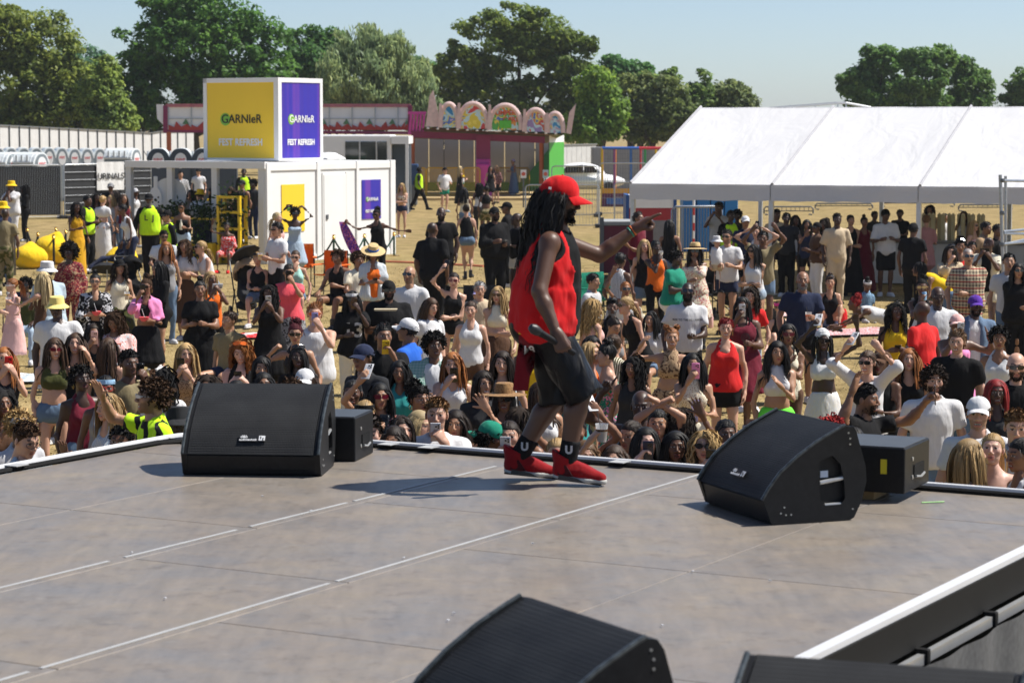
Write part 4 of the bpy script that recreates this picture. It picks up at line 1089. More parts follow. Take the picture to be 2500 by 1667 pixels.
# ---- things held in a hand: each is a thing of its own
def phone_parts():
	body = MB().box((-.0375, -.0045, -.077), (.0375, .0045, .077)).mesh('case', True, .0035, 2)
	bump_ = MB().box((-.031, .0045, .030), (.006, .0075, .069)).mesh('camera_bump', True, .002, 1)
	lens = MB().lathe([(.0068, 0), (.0068, .003), (.005, .0035)], 10).mesh('camera_lens', True)
	screen = MB().box((-.0345, -.0052, -.073), (.0345, -.0046, .073)).mesh('screen')
	return body, bump_, lens, screen
def prop(info, i, spec):
	q = spec.split('/'); kind = q[0]; col = q[1] if len(q) > 1 else 'black'; b, W = info['b'], info['W']
	shp, M3 = b.hand[i]; wr = b.wr[i]; pos = wr + M3 @ np.array((.085, 0, -.035)) * b.s
	wp = W @ Vector(pos); hw = W @ Vector(b.hc); far = info['Z'] > 40
	nm = info['label']
	if kind == 'phone':
		body, bp, lens, screen = tpl('phone', phone_parts)
		to = (hw - wp); to.normalize()                     # screen looks at the head
		yv = -to; up = Vector((0, 0, 1)); xv = yv.cross(up).normalized() if abs(yv.z) < .95 else Vector((1, 0, 0)); zv = xv.cross(yv).normalized()
		if 'land' in q: xv, zv = zv, -xv
		M = Matrix(((xv.x, yv.x, zv.x, wp.x), (xv.y, yv.y, zv.y, wp.y), (xv.z, yv.z, zv.z, wp.z + .02), (0, 0, 0, 1)))
		o = thing('phone', ('%s phone held by %s' % (q[2] if len(q) > 2 and q[2] not in ('land',) else col, nm)), 'phone', group='phones held up in the crowd'); o.matrix_world = M
		obj('case', body, mat_plain('phone_' + col, col, .25, 0, .04), o); obj('camera_bump', bp, mat_plain('phone_' + col, col, .25, 0, .04), o); obj('screen', screen, mat_plain('phone_screen', (.01, .012, .015), .1), o)
		if not far:
			for lx, lz in ((-.022, .060), (-.022, .041), (-.004, .050)):
				obj('camera_lens', lens, mat_plain('lens_glass', (.01, .01, .012), .08), o, (lx, .0072, lz), (-PI / 2, 0, 0))
	elif kind in ('cup', 'beaker'):
		dr = q[1] if len(q) > 1 else 'orange'
		o = thing('drink_cup', '%s drink held by %s' % (q[2] if len(q) > 2 else dr, nm), 'cup', (wp.x, wp.y, wp.z - .05))
		cm = tpl('cup', lambda: MB().lathe([(.030, 0), (.043, .12), (.045, .12), (.0435, .118), (.032, .002)], 16).mesh('cup', True)); obj('cup', cm, mat_clear(), o)
		obj('drink', tpl('drink', lambda: MB().lathe([(.031, .004), (.0405, .085), (.001, .085)], 16).mesh('drink', True)), mat_plain('drink_' + dr, dr, .2), o)
		obj('straw', tpl('strw', lambda: MB().tube([(.01, 0, .02), (-.03, 0, .19)], .0035, 6).mesh('straw', True)), mat_plain('straw', (.05, .05, .05), .4), o)
	elif kind == 'can' or kind == 'bottle':
		o = thing('drink_' + kind, '%s drink %s held by %s' % (col, kind, nm), kind, (wp.x, wp.y, wp.z - .06))
		if kind == 'can':
			obj('body', tpl('can', lambda: MB().lathe([(.026, 0), (.033, .008), (.033, .105), (.027, .115), (.001, .113)], 16).mesh('can', True)), mat_plain('can_' + col, col, .3, .3), o)
		else:
			obj('body', tpl('bot', lambda: MB().lathe([(.030, 0), (.033, .01), (.033, .13), (.014, .18), (.014, .205), (.001, .205)], 16).mesh('bottle', True)), mat_plain('bottle_' + col, col, .15), o)
			obj('bottle_cap', tpl('botc', lambda: MB().lathe([(.016, .20), (.016, .22), (.001, .22)], 12).mesh('bottle_cap', True)), mat_plain('bcap', 'white', .4), o)
	elif kind == 'bowl':
		o = thing('fruit_cocktail', 'halved %s fruit cup held by %s' % (q[2] if len(q) > 2 else col, nm), 'drink', (wp.x, wp.y, wp.z - .02))
		obj('shell', tpl('bowl', lambda: MB().lathe([(.03, 0), (.06, .03), (.068, .06), (.06, .06), (.001, .045)], 18).mesh('shell', True)), mat_plain('melon_' + col, col, .5), o)
		obj('straw', tpl('strw2', lambda: MB().tube([(.01, 0, .04), (-.03, 0, .17)], .004, 6).mesh('straw', True)), mat_plain('straw_white', 'white', .4), o)
	elif kind == 'fan':
		o = thing('hand_fan', '%s handheld fan held by %s' % (col, nm), 'fan', (wp.x, wp.y, wp.z))
		obj('grip', tpl('fang', lambda: MB().lathe([(.014, -.08), (.015, .02), (.001, .025)], 12).mesh('grip', True)), mat_plain('fan_' + col, col, .4), o)
		obj('cage', tpl('fanc', fan_cage), mat_plain('fan_' + col, col, .4), o)
	elif kind == 'bag':
		o = thing('bag', '%s bag carried by %s' % (q[2] if len(q) > 2 else col, nm), 'bag', (wp.x, wp.y, wp.z - .33))
		obj('body', tpl('bagb', lambda: MB().lathe([(.001, 0), (.15, .01), (.17, .08), (.16, .22), (.14, .27), (.13, .26)], 20, (0, 0, 0), 1, .5).mesh('bag', True)), mat_fabric(col), o)
		obj('strap', tpl('bags', lambda: MB().tube([(-.11, 0, .25), (-.08, 0, .36), (0, 0, .41), (.08, 0, .36), (.11, 0, .25)], .010, 6).mesh('strap', True)), mat_fabric(col), o)
def fan_cage():
	m = MB()
	for r, dy in ((.05, 0), (.03, -.01), (.045, .015), (.012, -.012)):
		m.tube([(r * math.cos(a * PI / 10), dy, .075 + r * math.sin(a * PI / 10)) for a in range(21)], .0025, 5)
	for k in range(8):
		a = k * PI / 4; m.bar((.012 * math.cos(a), -.012, .075 + .012 * math.sin(a)), (.05 * math.cos(a), 0, .075 + .05 * math.sin(a)), .002)
	return m.mesh('cage', True)
def mat_clear():
	if 'clear' in _mats: return _mats['clear']
	m, n, p = new_mat('clear_plastic')
	p.inputs['Base Color'].default_value = (.9, .92, .93, 1); p.inputs['Roughness'].default_value = .08; p.inputs['Alpha'].default_value = .35
	p.inputs['Specular IOR Level'].default_value = .7
	_mats['clear'] = m
	return m
# -- ground
def mat_grass():
	m, n, p = new_mat('dry_grass')
	v = coords(n)
	big = noise(n, v, .11, 5, .6); mid = noise(n, v, 1.6, 4, .6); fine = noise(n, coords(n, (1, .5, 1)), 22, 4, .7)
	a = ramp(n, [(.30, (.235, .175, .085)), (.5, (.335, .255, .125)), (.72, (.42, .34, .19))]); n.links.new(fine, a.inputs[0])
	b = ramp(n, [(.35, (.62, .60, .52)), (.65, (1.12, 1.08, 1.0))]); n.links.new(mid, b.inputs[0])
	c = mixc(n, 1.0, a.outputs[0], b.outputs[0], 'MULTIPLY')
	gr = ramp(n, [(.50, (0, 0, 0)), (.72, (1, 1, 1))]); n.links.new(big, gr.inputs[0])
	f = nd(n, 'ShaderNodeMath', operation='MULTIPLY'); n.links.new(gr.outputs[0], f.inputs[0]); f.inputs[1].default_value = .35
	c = mixc(n, f.outputs[0], c, (.20, .18, .06))
	n.links.new(c, p.inputs['Base Color']); p.inputs['Roughness'].default_value = .95; p.inputs['Specular IOR Level'].default_value = .1
	bump(n, p, fine, .8, .04)
	return m
M_GRASS = mat_grass()
g_ = MB(); _ys = [-40] + [27 + k for k in range(21)] + [60, 1500]
for y_ in _ys: g_.v += [(-600, y_, ground_z(y_)), (600, y_, ground_z(y_))]
g_.f = [(2 * k, 2 * k + 1, 2 * k + 3, 2 * k + 2) for k in range(len(_ys) - 1)]
g_ = g_.build('ground', M_GRASS, smooth=True); tag(g_, 'dry straw coloured festival field', None, None, 'structure')
def tufts():
	r = np.random.default_rng(3); n = 42000
	Y = 17.5 + 40 * r.random(n) ** 1.6; X = (r.random(n) * 2 - 1) * Y * .27; a = r.random(n) * 2 * PI; h = .010 + .026 * r.random(n); w = .006 + .012 * r.random(n)
	V = np.zeros((n, 3, 3)); V[:, 0] = np.stack([X - w * np.cos(a), Y - w * np.sin(a), 0 * X], 1); V[:, 1] = np.stack([X + w * np.cos(a), Y + w * np.sin(a), 0 * X], 1)
	V[:, 2] = np.stack([X + r.normal(0, .02, n), Y + r.normal(0, .02, n), h], 1)
	V[:, :, 2] += np.array([ground_z(y) for y in Y])[:, None]
	return mesh_np(V.reshape(-1, 3), np.arange(n * 3).reshape(-1, 3), False, 'grass')
m, n, p = new_mat('grass_blade'); gi = nd(n, 'ShaderNodeNewGeometry'); rr = ramp(n, [(0, (.22, .17, .07)), (.6, (.42, .33, .16)), (1, (.50, .42, .24))]); n.links.new(gi.outputs['Random Per Island'], rr.inputs[0]); n.links.new(rr.outputs[0], p.inputs['Base Color']); p.inputs['Roughness'].default_value = .9
tag(obj('grass', tufts(), m), 'short dry straw grass blades across the field', 'grass', None, 'stuff')

# -- trees
def mat_leaf(c, name):
	m, n, p = new_mat(name)
	gi = nd(n, 'ShaderNodeNewGeometry'); v = coords(n)
	a = ramp(n, [(0, shade(0, c, .55)), (.5, c), (1, (min(1, c[0] * 1.7), min(1, c[1] * 1.45), c[2] * 1.2))]); n.links.new(gi.outputs['Random Per Island'], a.inputs[0])
	b = ramp(n, [(.35, (.75, .80, .8)), (.65, (1.2, 1.1, 1.0))]); n.links.new(noise(n, v, .35, 3), b.inputs[0])
	n.links.new(mixc(n, 1.0, a.outputs[0], b.outputs[0], 'MULTIPLY'), p.inputs['Base Color'])
	p.inputs['Roughness'].default_value = .55; p.inputs['Specular IOR Level'].default_value = .3
	tr = nd(n, 'ShaderNodeBsdfTranslucent'); n.links.new(p.inputs['Base Color'].links[0].from_socket, tr.inputs[0]); mx = nd(n, 'ShaderNodeMixShader'); mx.inputs[0].default_value = .5
	n.links.new(p.outputs[0], mx.inputs[1]); n.links.new(tr.outputs[0], mx.inputs[2]); n.links.new(mx.outputs[0], n.nodes['Material Output'].inputs[0])
	return m
M_BARK = mat_plain('bark', (.085, .065, .045), .95, 0, .35, 14, .8)
def tree(label, px, ptop, Y, lobes, col, seed, leaf=.34, n=15000, base=0, sparse=1.0, droop=0, name='tree', trunkpx=None):
	"""lobes: (px, py, rx px, ry px) outline blobs of the crown as seen in the photograph, given their own depth"""
	r = np.random.default_rng(seed); S = Y / F_PX
	c0 = at_y(trunkpx or px, 300, Y)
	root = thing(name, label, 'tree', (c0.x, Y, 0), 0, 'trees behind the festival field')
	tops = []
	L = []
	for (lx, ly, rx, ry) in lobes:
		c = at_y(lx, ly, Y); L.append((c.x - c0.x, r.uniform(-.25, .25) * rx * S, c.z, rx * S, min(rx, ry * 1.3) * S * .95, ry * S))
	wts = np.array([l[3] * l[5] + .3 for l in L]); wts /= wts.sum()
	# boughs: clumps of leaves set around each lobe's surface
	nc = int(62 * sum(l[3] * l[5] for l in L) ** .55 * sparse) + 24
	C = []
	for i in r.choice(len(L), nc, p=wts):
		l = L[i]; d = r.normal(size=3); d /= np.linalg.norm(d); d[1] = -abs(d[1]) if r.random() < .7 else d[1]
		q = .5 + .62 * r.random() ** .6
		C.append((l[0] + d[0] * l[3] * q, l[1] + d[1] * l[4] * q, max(l[2] + d[2] * l[5] * q, .6), (.22 * min(l[3], l[5]) * r.uniform(.5, 1.2) + .30) * (.6 if q > .98 else 1)))
	C = np.array(C); per = max(20, n // nc)
	k = nc * per; ci = np.repeat(np.arange(nc), per)
	d = r.normal(size=(k, 3)); d /= np.linalg.norm(d, axis=1)[:, None]
	rad_ = C[ci, 3] * (.35 + .75 * r.random(k) ** .6)
	Pn = C[ci, :3] + d * rad_[:, None] * np.array((1.15, 1.0, .75)); Pn[:, 2] -= droop * r.random(k) * C[ci, 3]
	# leaf spray quads, facing loosely outwards and up
	nrm = d * .8 + r.normal(size=(k, 3)) * .7 + np.array((.35, 0, .7)); nrm /= np.linalg.norm(nrm, axis=1)[:, None]
	t = np.cross(nrm, r.normal(size=(k, 3)));
	if droop: t = t * np.array((.35, .35, 1.6)) + np.array((0, 0, -1)) * droop
	t /= np.linalg.norm(t, axis=1)[:, None]; b = np.cross(nrm, t); sz = leaf * (.55 + .8 * r.random(k))[:, None]
	asp = .32 if droop else .62
	V = np.stack([Pn - t * sz * .5, Pn + b * sz * asp * .5 + nrm * sz * .12, Pn + t * sz * .55, Pn - b * sz * asp * .5 + nrm * sz * .12], 1).reshape(-1, 3)
	crown = obj('crown', mesh_np(V, np.arange(k * 4).reshape(-1, 4), False, 'crown'), mat_leaf(col, 'leaves'), root)
	# trunk and limbs
	H = max(l[2] for l in L); zc = min(l[2] for l in L)
	tr = MB(); rt = .028 * H + .1
	tr.tube([(0, 0, -.1), (.05, 0, H * .2), (-.05, 0, H * .42), (.1, 0, H * .7)], [rt * 1.25, rt, rt * .7, rt * .25], 8); tr.build('trunk', M_BARK, root, smooth=True)
	for i in range(min(7, len(C))):
		q = C[int(i * len(C) / 7)]; z0 = H * r.uniform(.22, .5); mid = (q[0] * .5, q[1] * .5, (z0 + q[2]) * .5 + .3)
		MB().tube([(0, 0, z0), mid, tuple(q[:3])], [rt * .38, rt * .22, rt * .06], 6).build('limb', M_BARK, root, smooth=True)
	return root
tree('tall olive green tree at the far left edge above the toilets', 60, 20, 150, [(20, 90, 80, 75), (110, 120, 85, 80), (40, 200, 110, 90), (130, 230, 95, 90), (60, 290, 130, 50), (15, 40, 35, 30), (170, 200, 50, 70)], (0.204, 0.283, 0.066), 11, .32, 19000)
tree('hazy blue green tree set back between the two left trees', 195, 115, 210, [(190, 160, 55, 50), (240, 175, 40, 45), (200, 230, 70, 70)], (0.119, 0.268, 0.165), 12, .38, 6000)  # bluish leaf colour carries the haze of distance
tree('small light green tree below the gap on the left', 255, 180, 148, [(255, 190, 40, 45), (245, 250, 55, 60), (270, 290, 60, 40)], (0.252, 0.372, 0.089), 13, .30, 8000)
tree('largest tree, dark green and broad, behind the yellow sign cube', 470, -20, 155, [(440, 30, 90, 60), (520, 45, 110, 75), (380, 110, 85, 75), (600, 110, 95, 80), (470, 130, 140, 100), (330, 170, 55, 60), (660, 190, 55, 75), (420, 225, 130, 75), (570, 220, 120, 80), (320, 260, 70, 60)], (0.108, 0.253, 0.055), 14, .33, 30000)
tree('dark green tree between the broad tree and the pale willow', 760, 70, 165, [(745, 110, 50, 40), (800, 105, 45, 40), (770, 170, 75, 70), (730, 220, 60, 70)], (0.100, 0.238, 0.066), 15, .33, 10000)
tree('pale silvery willow rising behind the purple sign', 900, 70, 150, [(880, 115, 65, 50), (940, 135, 70, 60), (880, 190, 100, 75), (970, 200, 75, 75), (1020, 235, 50, 55), (850, 245, 80, 40)], (.30, .42, .22), 16, .40, 20000, droop=.9)
tree('thin dark tree peeking out right of the willow', 1020, 140, 185, [(1010, 170, 25, 30), (1035, 190, 40, 40)], (0.108, 0.253, 0.089), 17, .36, 4000)
tree('large rounded oak behind the painted arches', 1265, 15, 165, [(1250, 60, 90, 45), (1310, 85, 85, 60), (1180, 110, 75, 65), (1380, 130, 70, 55), (1265, 160, 130, 75), (1120, 190, 65, 70), (1400, 200, 75, 70), (1180, 240, 100, 60), (1330, 250, 120, 65), (1420, 105, 35, 30), (1440, 275, 60, 55)], (0.168, 0.253, 0.055), 18, .34, 27000, sparse=.8)
tree('bright green leafy tree right of the oak', 1470, 200, 152, [(1455, 215, 45, 50), (1470, 280, 55, 60), (1430, 310, 60, 40)], (0.191, 0.343, 0.061), 19, .30, 9000)
tree('mid green tree showing above the low tree belt', 1540, 150, 185, [(1495, 170, 35, 30), (1545, 175, 45, 25), (1560, 195, 50, 30)], (0.096, 0.253, 0.076), 20, .36, 5000)
tree('low dull green tree at the middle of the belt left of the marquee', 1590, 190, 158, [(1560, 230, 70, 45), (1620, 235, 60, 45), (1580, 290, 90, 55), (1640, 290, 70, 50)], (0.179, 0.253, 0.089), 21, .32, 12000)
tree('scraggy tree with bare twigs beside the marquee ridge', 1700, 190, 160, [(1635, 195, 20, 25), (1715, 205, 25, 30), (1700, 245, 55, 35), (1690, 290, 70, 45)], (0.156, 0.268, 0.076), 22, .32, 7000, sparse=.6)
tree('round grey green tree just left of the marquee ridge', 1790, 205, 160, [(1785, 235, 45, 35), (1800, 270, 55, 35), (1830, 265, 25, 25)], (0.191, 0.268, 0.116), 23, .32, 6000)
tree('open crowned tree above the marquee, left of its group', 2130, 115, 165, [(2150, 150, 45, 40), (2100, 200, 45, 40), (2140, 230, 80, 50), (2060, 205, 25, 20)], (0.119, 0.253, 0.066), 24, .33, 10000, sparse=.75)
tree('tall open crowned tree at the middle of the group above the marquee', 2250, 120, 163, [(2240, 150, 40, 35), (2290, 145, 35, 30), (2250, 200, 65, 50), (2230, 250, 80, 40)], (0.131, 0.261, 0.074), 25, .33, 9000, sparse=.75)
tree('narrow tree on the right of the group above the marquee', 2360, 145, 165, [(2350, 175, 30, 35), (2370, 215, 45, 45), (2360, 255, 55, 35)], (0.119, 0.243, 0.066), 26, .33, 7000, sparse=.8)
tree('tree cut by the right edge above the marquee', 2490, 190, 165, [(2490, 230, 35, 45), (2470, 265, 40, 30), (2520, 220, 50, 60)], (0.119, 0.232, 0.061), 27, .33, 6000)
for i_, (x_, y_, w_, nm_) in enumerate(((60, 290, 150, 'far left toilets'), (300, 285, 140, 'dark toilets'), (560, 285, 150, 'sign cube'), (820, 285, 140, 'white trailer'), (1080, 290, 130, 'pink lattice'), (1330, 300, 120, 'green ride wall'), (1560, 300, 130, 'climbing cage'), (1760, 295, 110, 'marquee gable'))):
	tree('low dark hedge tree filling the belt behind the ' + nm_, x_, y_ - 40, 172, [(x_ - w_ * .5, y_, w_ * .45, 32), (x_, y_ - 8, w_ * .5, 36), (x_ + w_ * .5, y_ + 4, w_ * .45, 32)], (.07 + .01 * (i_ % 3), .105, .035), 60 + i_, .36, 5500)
# -- perimeter hoarding
M_HOARD = mat_plain('hoarding_sheet', (.58, .58, .575), .6, 0, .07, 3); M_STEEL = mat_plain('galvanised_steel', (.42, .44, .46), .38, .8, .15, 20); M_DKSTEEL = mat_plain('dark_steel', (.16, .17, .18), .5, .5, .15, 12)
fn = thing('perimeter_fence', 'pale panelled perimeter fence behind the portable toilets', 'fence', tuple(at_y(0, 300, 122).xy) + (0,))
def fence_run(root, pts, hts, mat, post=True, brace=True):
	o = Vector(root.location)
	for i in range(len(pts) - 1):
		a, b = Vector(pts[i]) - o, Vector(pts[i + 1]) - o; a.z = b.z = 0; h0, h1 = hts[i], hts[i + 1]; t = (b - a).normalized() * .02; nrm = Vector((t.y, -t.x, 0))
		mm = MB(); A, B = a + t, b - t; d = nrm
		mm.v += [tuple(A), tuple(B), tuple(B + Vector((0, 0, h1))), tuple(A + Vector((0, 0, h0))), tuple(A - d), tuple(B - d), tuple(B - d + Vector((0, 0, h1))), tuple(A - d + Vector((0, 0, h0)))]
		mm.f += [(0, 1, 2, 3), (7, 6, 5, 4), (0, 4, 5, 1), (3, 2, 6, 7), (0, 3, 7, 4), (1, 5, 6, 2)]
		mm.build('fence_panel', mat, root)
		if post: MB().bar(a + nrm * 2, a + nrm * 2 + Vector((0, 0, h0 + .06)), .07).build('fence_post', M_DKSTEEL, root)
		MB().bar(a + nrm * 1.5 + Vector((0, 0, h0)), b + nrm * 1.5 + Vector((0, 0, h1)), .06).build('top_rail', M_STEEL, root)
		if brace and i % 2 == 0: MB().bar(a + nrm * 3 + Vector((0, 0, 1.9)), a + nrm * 50 + t * 40 + Vector((0, 0, .05)), .05).build('brace', M_STEEL, root)
pts, hts = [], []
for i in range(23):
	px = -30 + 25.5 * i - .12 * i * i; Y = 118 + 1.3 * i; pts.append(at_y(px, 300, Y)); pt = 305 + 20 * max(0, min(1, i / 17)) - (4 if i > 17 else 0); hts.append(max(2.0, at_y(px, pt, Y).z))
fence_run(fn, pts, hts, M_HOARD)
f2 = thing('perimeter_fence', 'pale ribbed fence section between the green ride wall and the marquee', 'fence', tuple(at_y(1375, 300, 135).xy) + (0,))
pts, hts = [], []
for i in range(8): px = 1372 + 12 * i; pts.append(at_y(px, 300, 135 + .8 * i)); hts.append(at_y(px, 354, 135).z)
fence_run(f2, pts, hts, mat_plain('fence_grey', (.5, .5, .49), .7, 0, .1, 3), False, False)
cb = thing('site_container', 'grey storage container behind the climbing cage', 'container', tuple(at_y(1500, 300, 128).xy) + (0,))
a = at_y(1446, 360, 128); b = at_y(1640, 360, 128)
mm = MB(); x = a.x - cb.location.x
mm.box((x, 0, 0), (b.x - cb.location.x, 2.4, a.z)); mm.build('body', mat_plain('container_grey', (.30, .30, .31), .55, .1, .1, 2), cb)
k = 0
while x < b.x - cb.location.x - .1:
	MB().box((x + .06, -.05, .05), (x + .20, .0, a.z - .1)).build('rib', mat_plain('container_grey', (.30, .30, .31), .55, .1, .1, 2), cb); x += .42
# -- portable toilets
M_TGREY = mat_plain('toilet_grey', (.20, .235, .26), .45, 0, .08, 5); M_TROOF = mat_plain('toilet_roof', (.70, .74, .75), .4, 0, .05, 5); M_TDARK = mat_plain('toilet_dark', (.035, .050, .068), .45, 0, .1, 5); M_WHITE = mat_plain('white_paint', (.80, .80, .80), .45, 0, .04, 3)
M_SIGNR = mat_plain('sign_red', (.65, .03, .04), .5); M_BLACKP = mat_plain('black_paint', (.012, .012, .013), .45, 0, .2, 10)
def toilet_tree(dark):
	root = empty('portable_toilet'); W, D, H = 1.1, 1.15, 2.0; mg = M_TDARK if dark else M_TGREY
	MB().box((-W / 2, 0, .05), (W / 2, D, H)).build('cabin', mg, root, bevel=.03)
	MB().box((-W / 2 + .10, -.035, .15), (W / 2 - .10, -.002, H + .02)).build('door', mat_plain('toilet_door', (.28, .32, .35) if not dark else (.05, .065, .085), .45, 0, .05, 4), root, bevel=.012)
	rf = MB(); n = 10
	prof_ = [(-W / 2 - .03 + (W + .06) * i / n, H + .36 * (1 - abs(-1 + 2 * i / n) ** 3.2)) for i in range(n + 1)]
	rf.prism([(x, z) for x, z in prof_] + [(W / 2 + .03, H - .08), (-W / 2 - .03, H - .08)], .10, D + .04)
	rf.build('roof', M_TROOF, root, bevel=.02)
	fr = MB().prism([(x * .96, z - .015) for x, z in prof_] + [(W / 2, H - .1), (-W / 2, H - .1)], -.03, .10); fr.build('front_arch', M_TROOF if not dark else mg, root, bevel=.012)
	MB().prism([(x * .80, z - .07) for x, z in prof_] + [(W / 2 * .8, H - .05), (-W / 2 * .8, H - .05)], -.05, -.033).build('transom', mg, root)
	dsc = MB().lathe([(.30, 0), (.30, .012), (.001, .013)], 22).build('sign_disc', M_WHITE, root, (0, -.052, H - .12), (PI / 2, 0, 0))
	obj('lettering', text_mesh('EVENT', .15, .001, .004), M_SIGNR, root, (0, -.068, H - .09), (PI / 2, 0, 0))
	for i in range(4): MB().box((-W / 2 - .02, .2 + .24 * i, H + .02), (-W / 2 + .02, .28 + .24 * i, H + .25)).build('roof_rib', M_TROOF, root)
	return root
tl, td = toilet_tree(False), toilet_tree(True)
def place_toilet(src, first, px, pty, Y, rz, label, sc=1):
	o = src if first else copy_tree(src); q = at_y(px, 300, Y); o.location = (q.x, Y, 0); o.rotation_euler = (0, 0, rz)
	z = at_y(px, pty, Y).z / 2.36; o.scale = (sc, sc, z)
	tag(o, label, 'toilet', 'portable toilets in rows'); return o
ORD = ['first', 'second', 'third', 'fourth', 'fifth', 'sixth', 'seventh', 'eighth', 'ninth', 'tenth', 'eleventh', 'twelfth']
for i in range(10):
	place_toilet(tl, i == 0, -5 + 31 * i, 360 + (2 if i > 5 else 0), 104 + .55 * i, rad(24), 'pale grey portable toilet, %s from the left in the back row' % ORD[i], .56)
for i in range(3):
	place_toilet(tl, False, 22 + 68 * i - 60, 372, 92, rad(68), 'white roofed portable toilet, %s from the left of the near row' % ORD[i], 1.0)
place_toilet(tl, False, 330, 362, 100, rad(75), 'white roofed portable toilet beside the dark grey toilets', 1.0)
for i in range(4):
	place_toilet(td, i == 0, 385 + 55 * i, 362, 96, rad(4), 'dark grey portable toilet with white disc, %s from the left' % ORD[i], .8)
# -- mesh fence with black sheeting, and the banner
M_SHEET = mat_plain('black_sheeting', (.018, .019, .021), .8, 0, .35, 2, .3)
def heras(name, label, p0, p1, h, sheet=True, cat='fence', wires=0, group=None, z0=.08, rails=0):
	p0, p1 = Vector((p0[0], p0[1], 0)), Vector((p1[0], p1[1], 0)); d = p1 - p0; L = d.length; root = thing(name, label, cat, tuple(p0), math.atan2(d.y, d.x), group)
	r = .024
	MB().tube([(0, 0, z0), (0, 0, h - .12), (.03, 0, h - .03), (.12, 0, h), (L - .12, 0, h), (L - .03, 0, h - .03), (L, 0, h - .12), (L, 0, z0)], r, 7).build('frame', M_STEEL, root, smooth=True)
	MB().tube([(0, 0, z0), (L, 0, z0)], r * .7, 6).build('bottom_rail', M_STEEL, root)
	for i in range(rails): MB().tube([(0, -.02, h * (i + 1) / (rails + 1)), (L, -.02, h * (i + 1) / (rails + 1))], .007, 5).build('cross_rail', M_STEEL, root)
	if sheet: MB().box((.04, .012, z0 + .06), (L - .04, .02, h - .05)).build('sheeting', M_SHEET, root)
	if wires:
		w = MB(); k = 0
		for i in range(wires): x = L * (i + 1) / (wires + 1); w.box((x - .004, -.004, z0), (x + .004, .004, h))
		o = w.build('wire_mesh', M_STEEL, root); o['kind'] = 'stuff'
	for x in (0, L): MB().box((x - .12, -.3, 0), (x + .12, .3, .12)).build('foot_block', M_BLACKP, root, bevel=.02)
	return root
A = at_z(-20, 537, 0); B = at_z(152, 534, 0); hh = at_y(75, 404, A.y).z
heras('mesh_fence', 'black sheeted mesh fence at the far left behind the people', A, B, hh, True, wires=40, rails=0)
A = at_z(158, 534, 0); B = at_z(370, 526, 0); hh = at_y(200, 402, A.y).z
h2 = heras('mesh_fence', 'black sheeted mesh fence panel carrying the white URINALS banner', A, B, hh, True, rails=6)
bn = thing('banner', 'white banner reading URINALS hung on the black fence', 'banner', tuple(A))
bn.rotation_euler = h2.rotation_euler; Lf = (Vector((B.x, B.y, 0)) - Vector((A.x, A.y, 0))).length; k0, k1 = Lf * (234 - 158) / 212, Lf * (300 - 158) / 212; zt = at_y(270, 397, A.y).z; zb = at_y(270, 467, A.y).z
ms = MB(); nn = 12
for i in range(nn + 1):
	x = k0 + (k1 - k0) * i / nn
	for z in (zb, zt): ms.v.append((x, -.06 + .012 * math.sin(i * 1.7 + z), z))
for i in range(nn): ms.f.append((2 * i, 2 * i + 2, 2 * i + 3, 2 * i + 1))
ms.build('cloth', mat_fabric((.72, .72, .71)), bn, smooth=True)
obj('lettering', text_mesh('URINALS', (k1 - k0) * .245, .002, .004), M_BLACKP, bn, ((k0 + k1) / 2, -.085, (zb + zt) / 2 - .02), (PI / 2, 0, 0))
# -- drinks bar container with the sign cube
C0 = at_z(650, 645, 0); dR = Vector((.522, .853, 0)).normalized(); dL = Vector((-.853, .522, 0)).normalized(); HC = 2.46
ang = math.atan2(-dL.y, -dL.x)        # local +x runs along the open front from left to the corner; local +y goes back
bar_ = thing('bar_container', 'white container bar with open left front, door and posts', 'kiosk', (C0.x, C0.y, 0), ang)
LL, LR = 4.35, 5.5; M_WCON = mat_plain('container_white', (.80, .80, .79), .5, 0, .04, 1.5); M_WFR = mat_plain('frame_white', (.72, .72, .70), .5, 0, .05, 2)
def bp(name, lo, hi, mat=M_WCON, bev=.008, par=bar_): return MB().box(lo, hi).build(name, mat, par, bevel=bev)
bp('roof_beam', (-LL, -.06, HC - .17), (.02, .10, HC)); bp('roof', (-LL + .1, .10, HC - .10), (-.0, LR - .1, HC - .03))
for x in (-LL + .08, -2.95, -1.55, -.12): bp('post', (x - .085, -.03, 0), (x + .085, .09, HC - .17), M_WFR)
wall = bp('side_wall', (-.06, .1, .12), (-.0, LR - .1, HC - .22), M_WCON)
for y0, y1 in ((0, .16), (2.05, 2.2), (3.75, 3.86), (LR - .22, LR)): bp('corner_post', (-.10, y0, 0), (.045, y1, HC - .02), M_WCON)
for z in (.0, HC - .22): bp('side_rail', (-.08, .16, z + .0), (.03, LR - .2, z + .16), M_WCON)
dr = MB().box((.0, 2.35, .14), (.035, 3.30, 2.12)).build('door', M_WCON, bar_, bevel=.01); MB().box((.035, 2.42, 1.0), (.06, 2.50, 1.12)).build('lock', M_DKSTEEL, dr)
MB().box((.0, 2.30, .10), (.025, 2.34, 2.17)).build('door_frame', M_WFR, bar_); MB().box((.0, 3.31, .10), (.025, 3.35, 2.17)).build('door_frame', M_WFR, bar_)
MB().box((-LL + .1, LR - .2, 0), (-.05, LR - .12, HC - .1)).build('back_wall', mat_plain('bar_back', (.06, .065, .08), .6), bar_)
MB().box((-LL + .05, .06, .0), (-.12, LR - .25, .10)).build('floor', mat_plain('bar_floor', (.30, .27, .22), .8), bar_)
M_YEL = mat_plain('brand_yellow', (.90, .60, .025), .42, 0, .03, 1); M_PUR = None
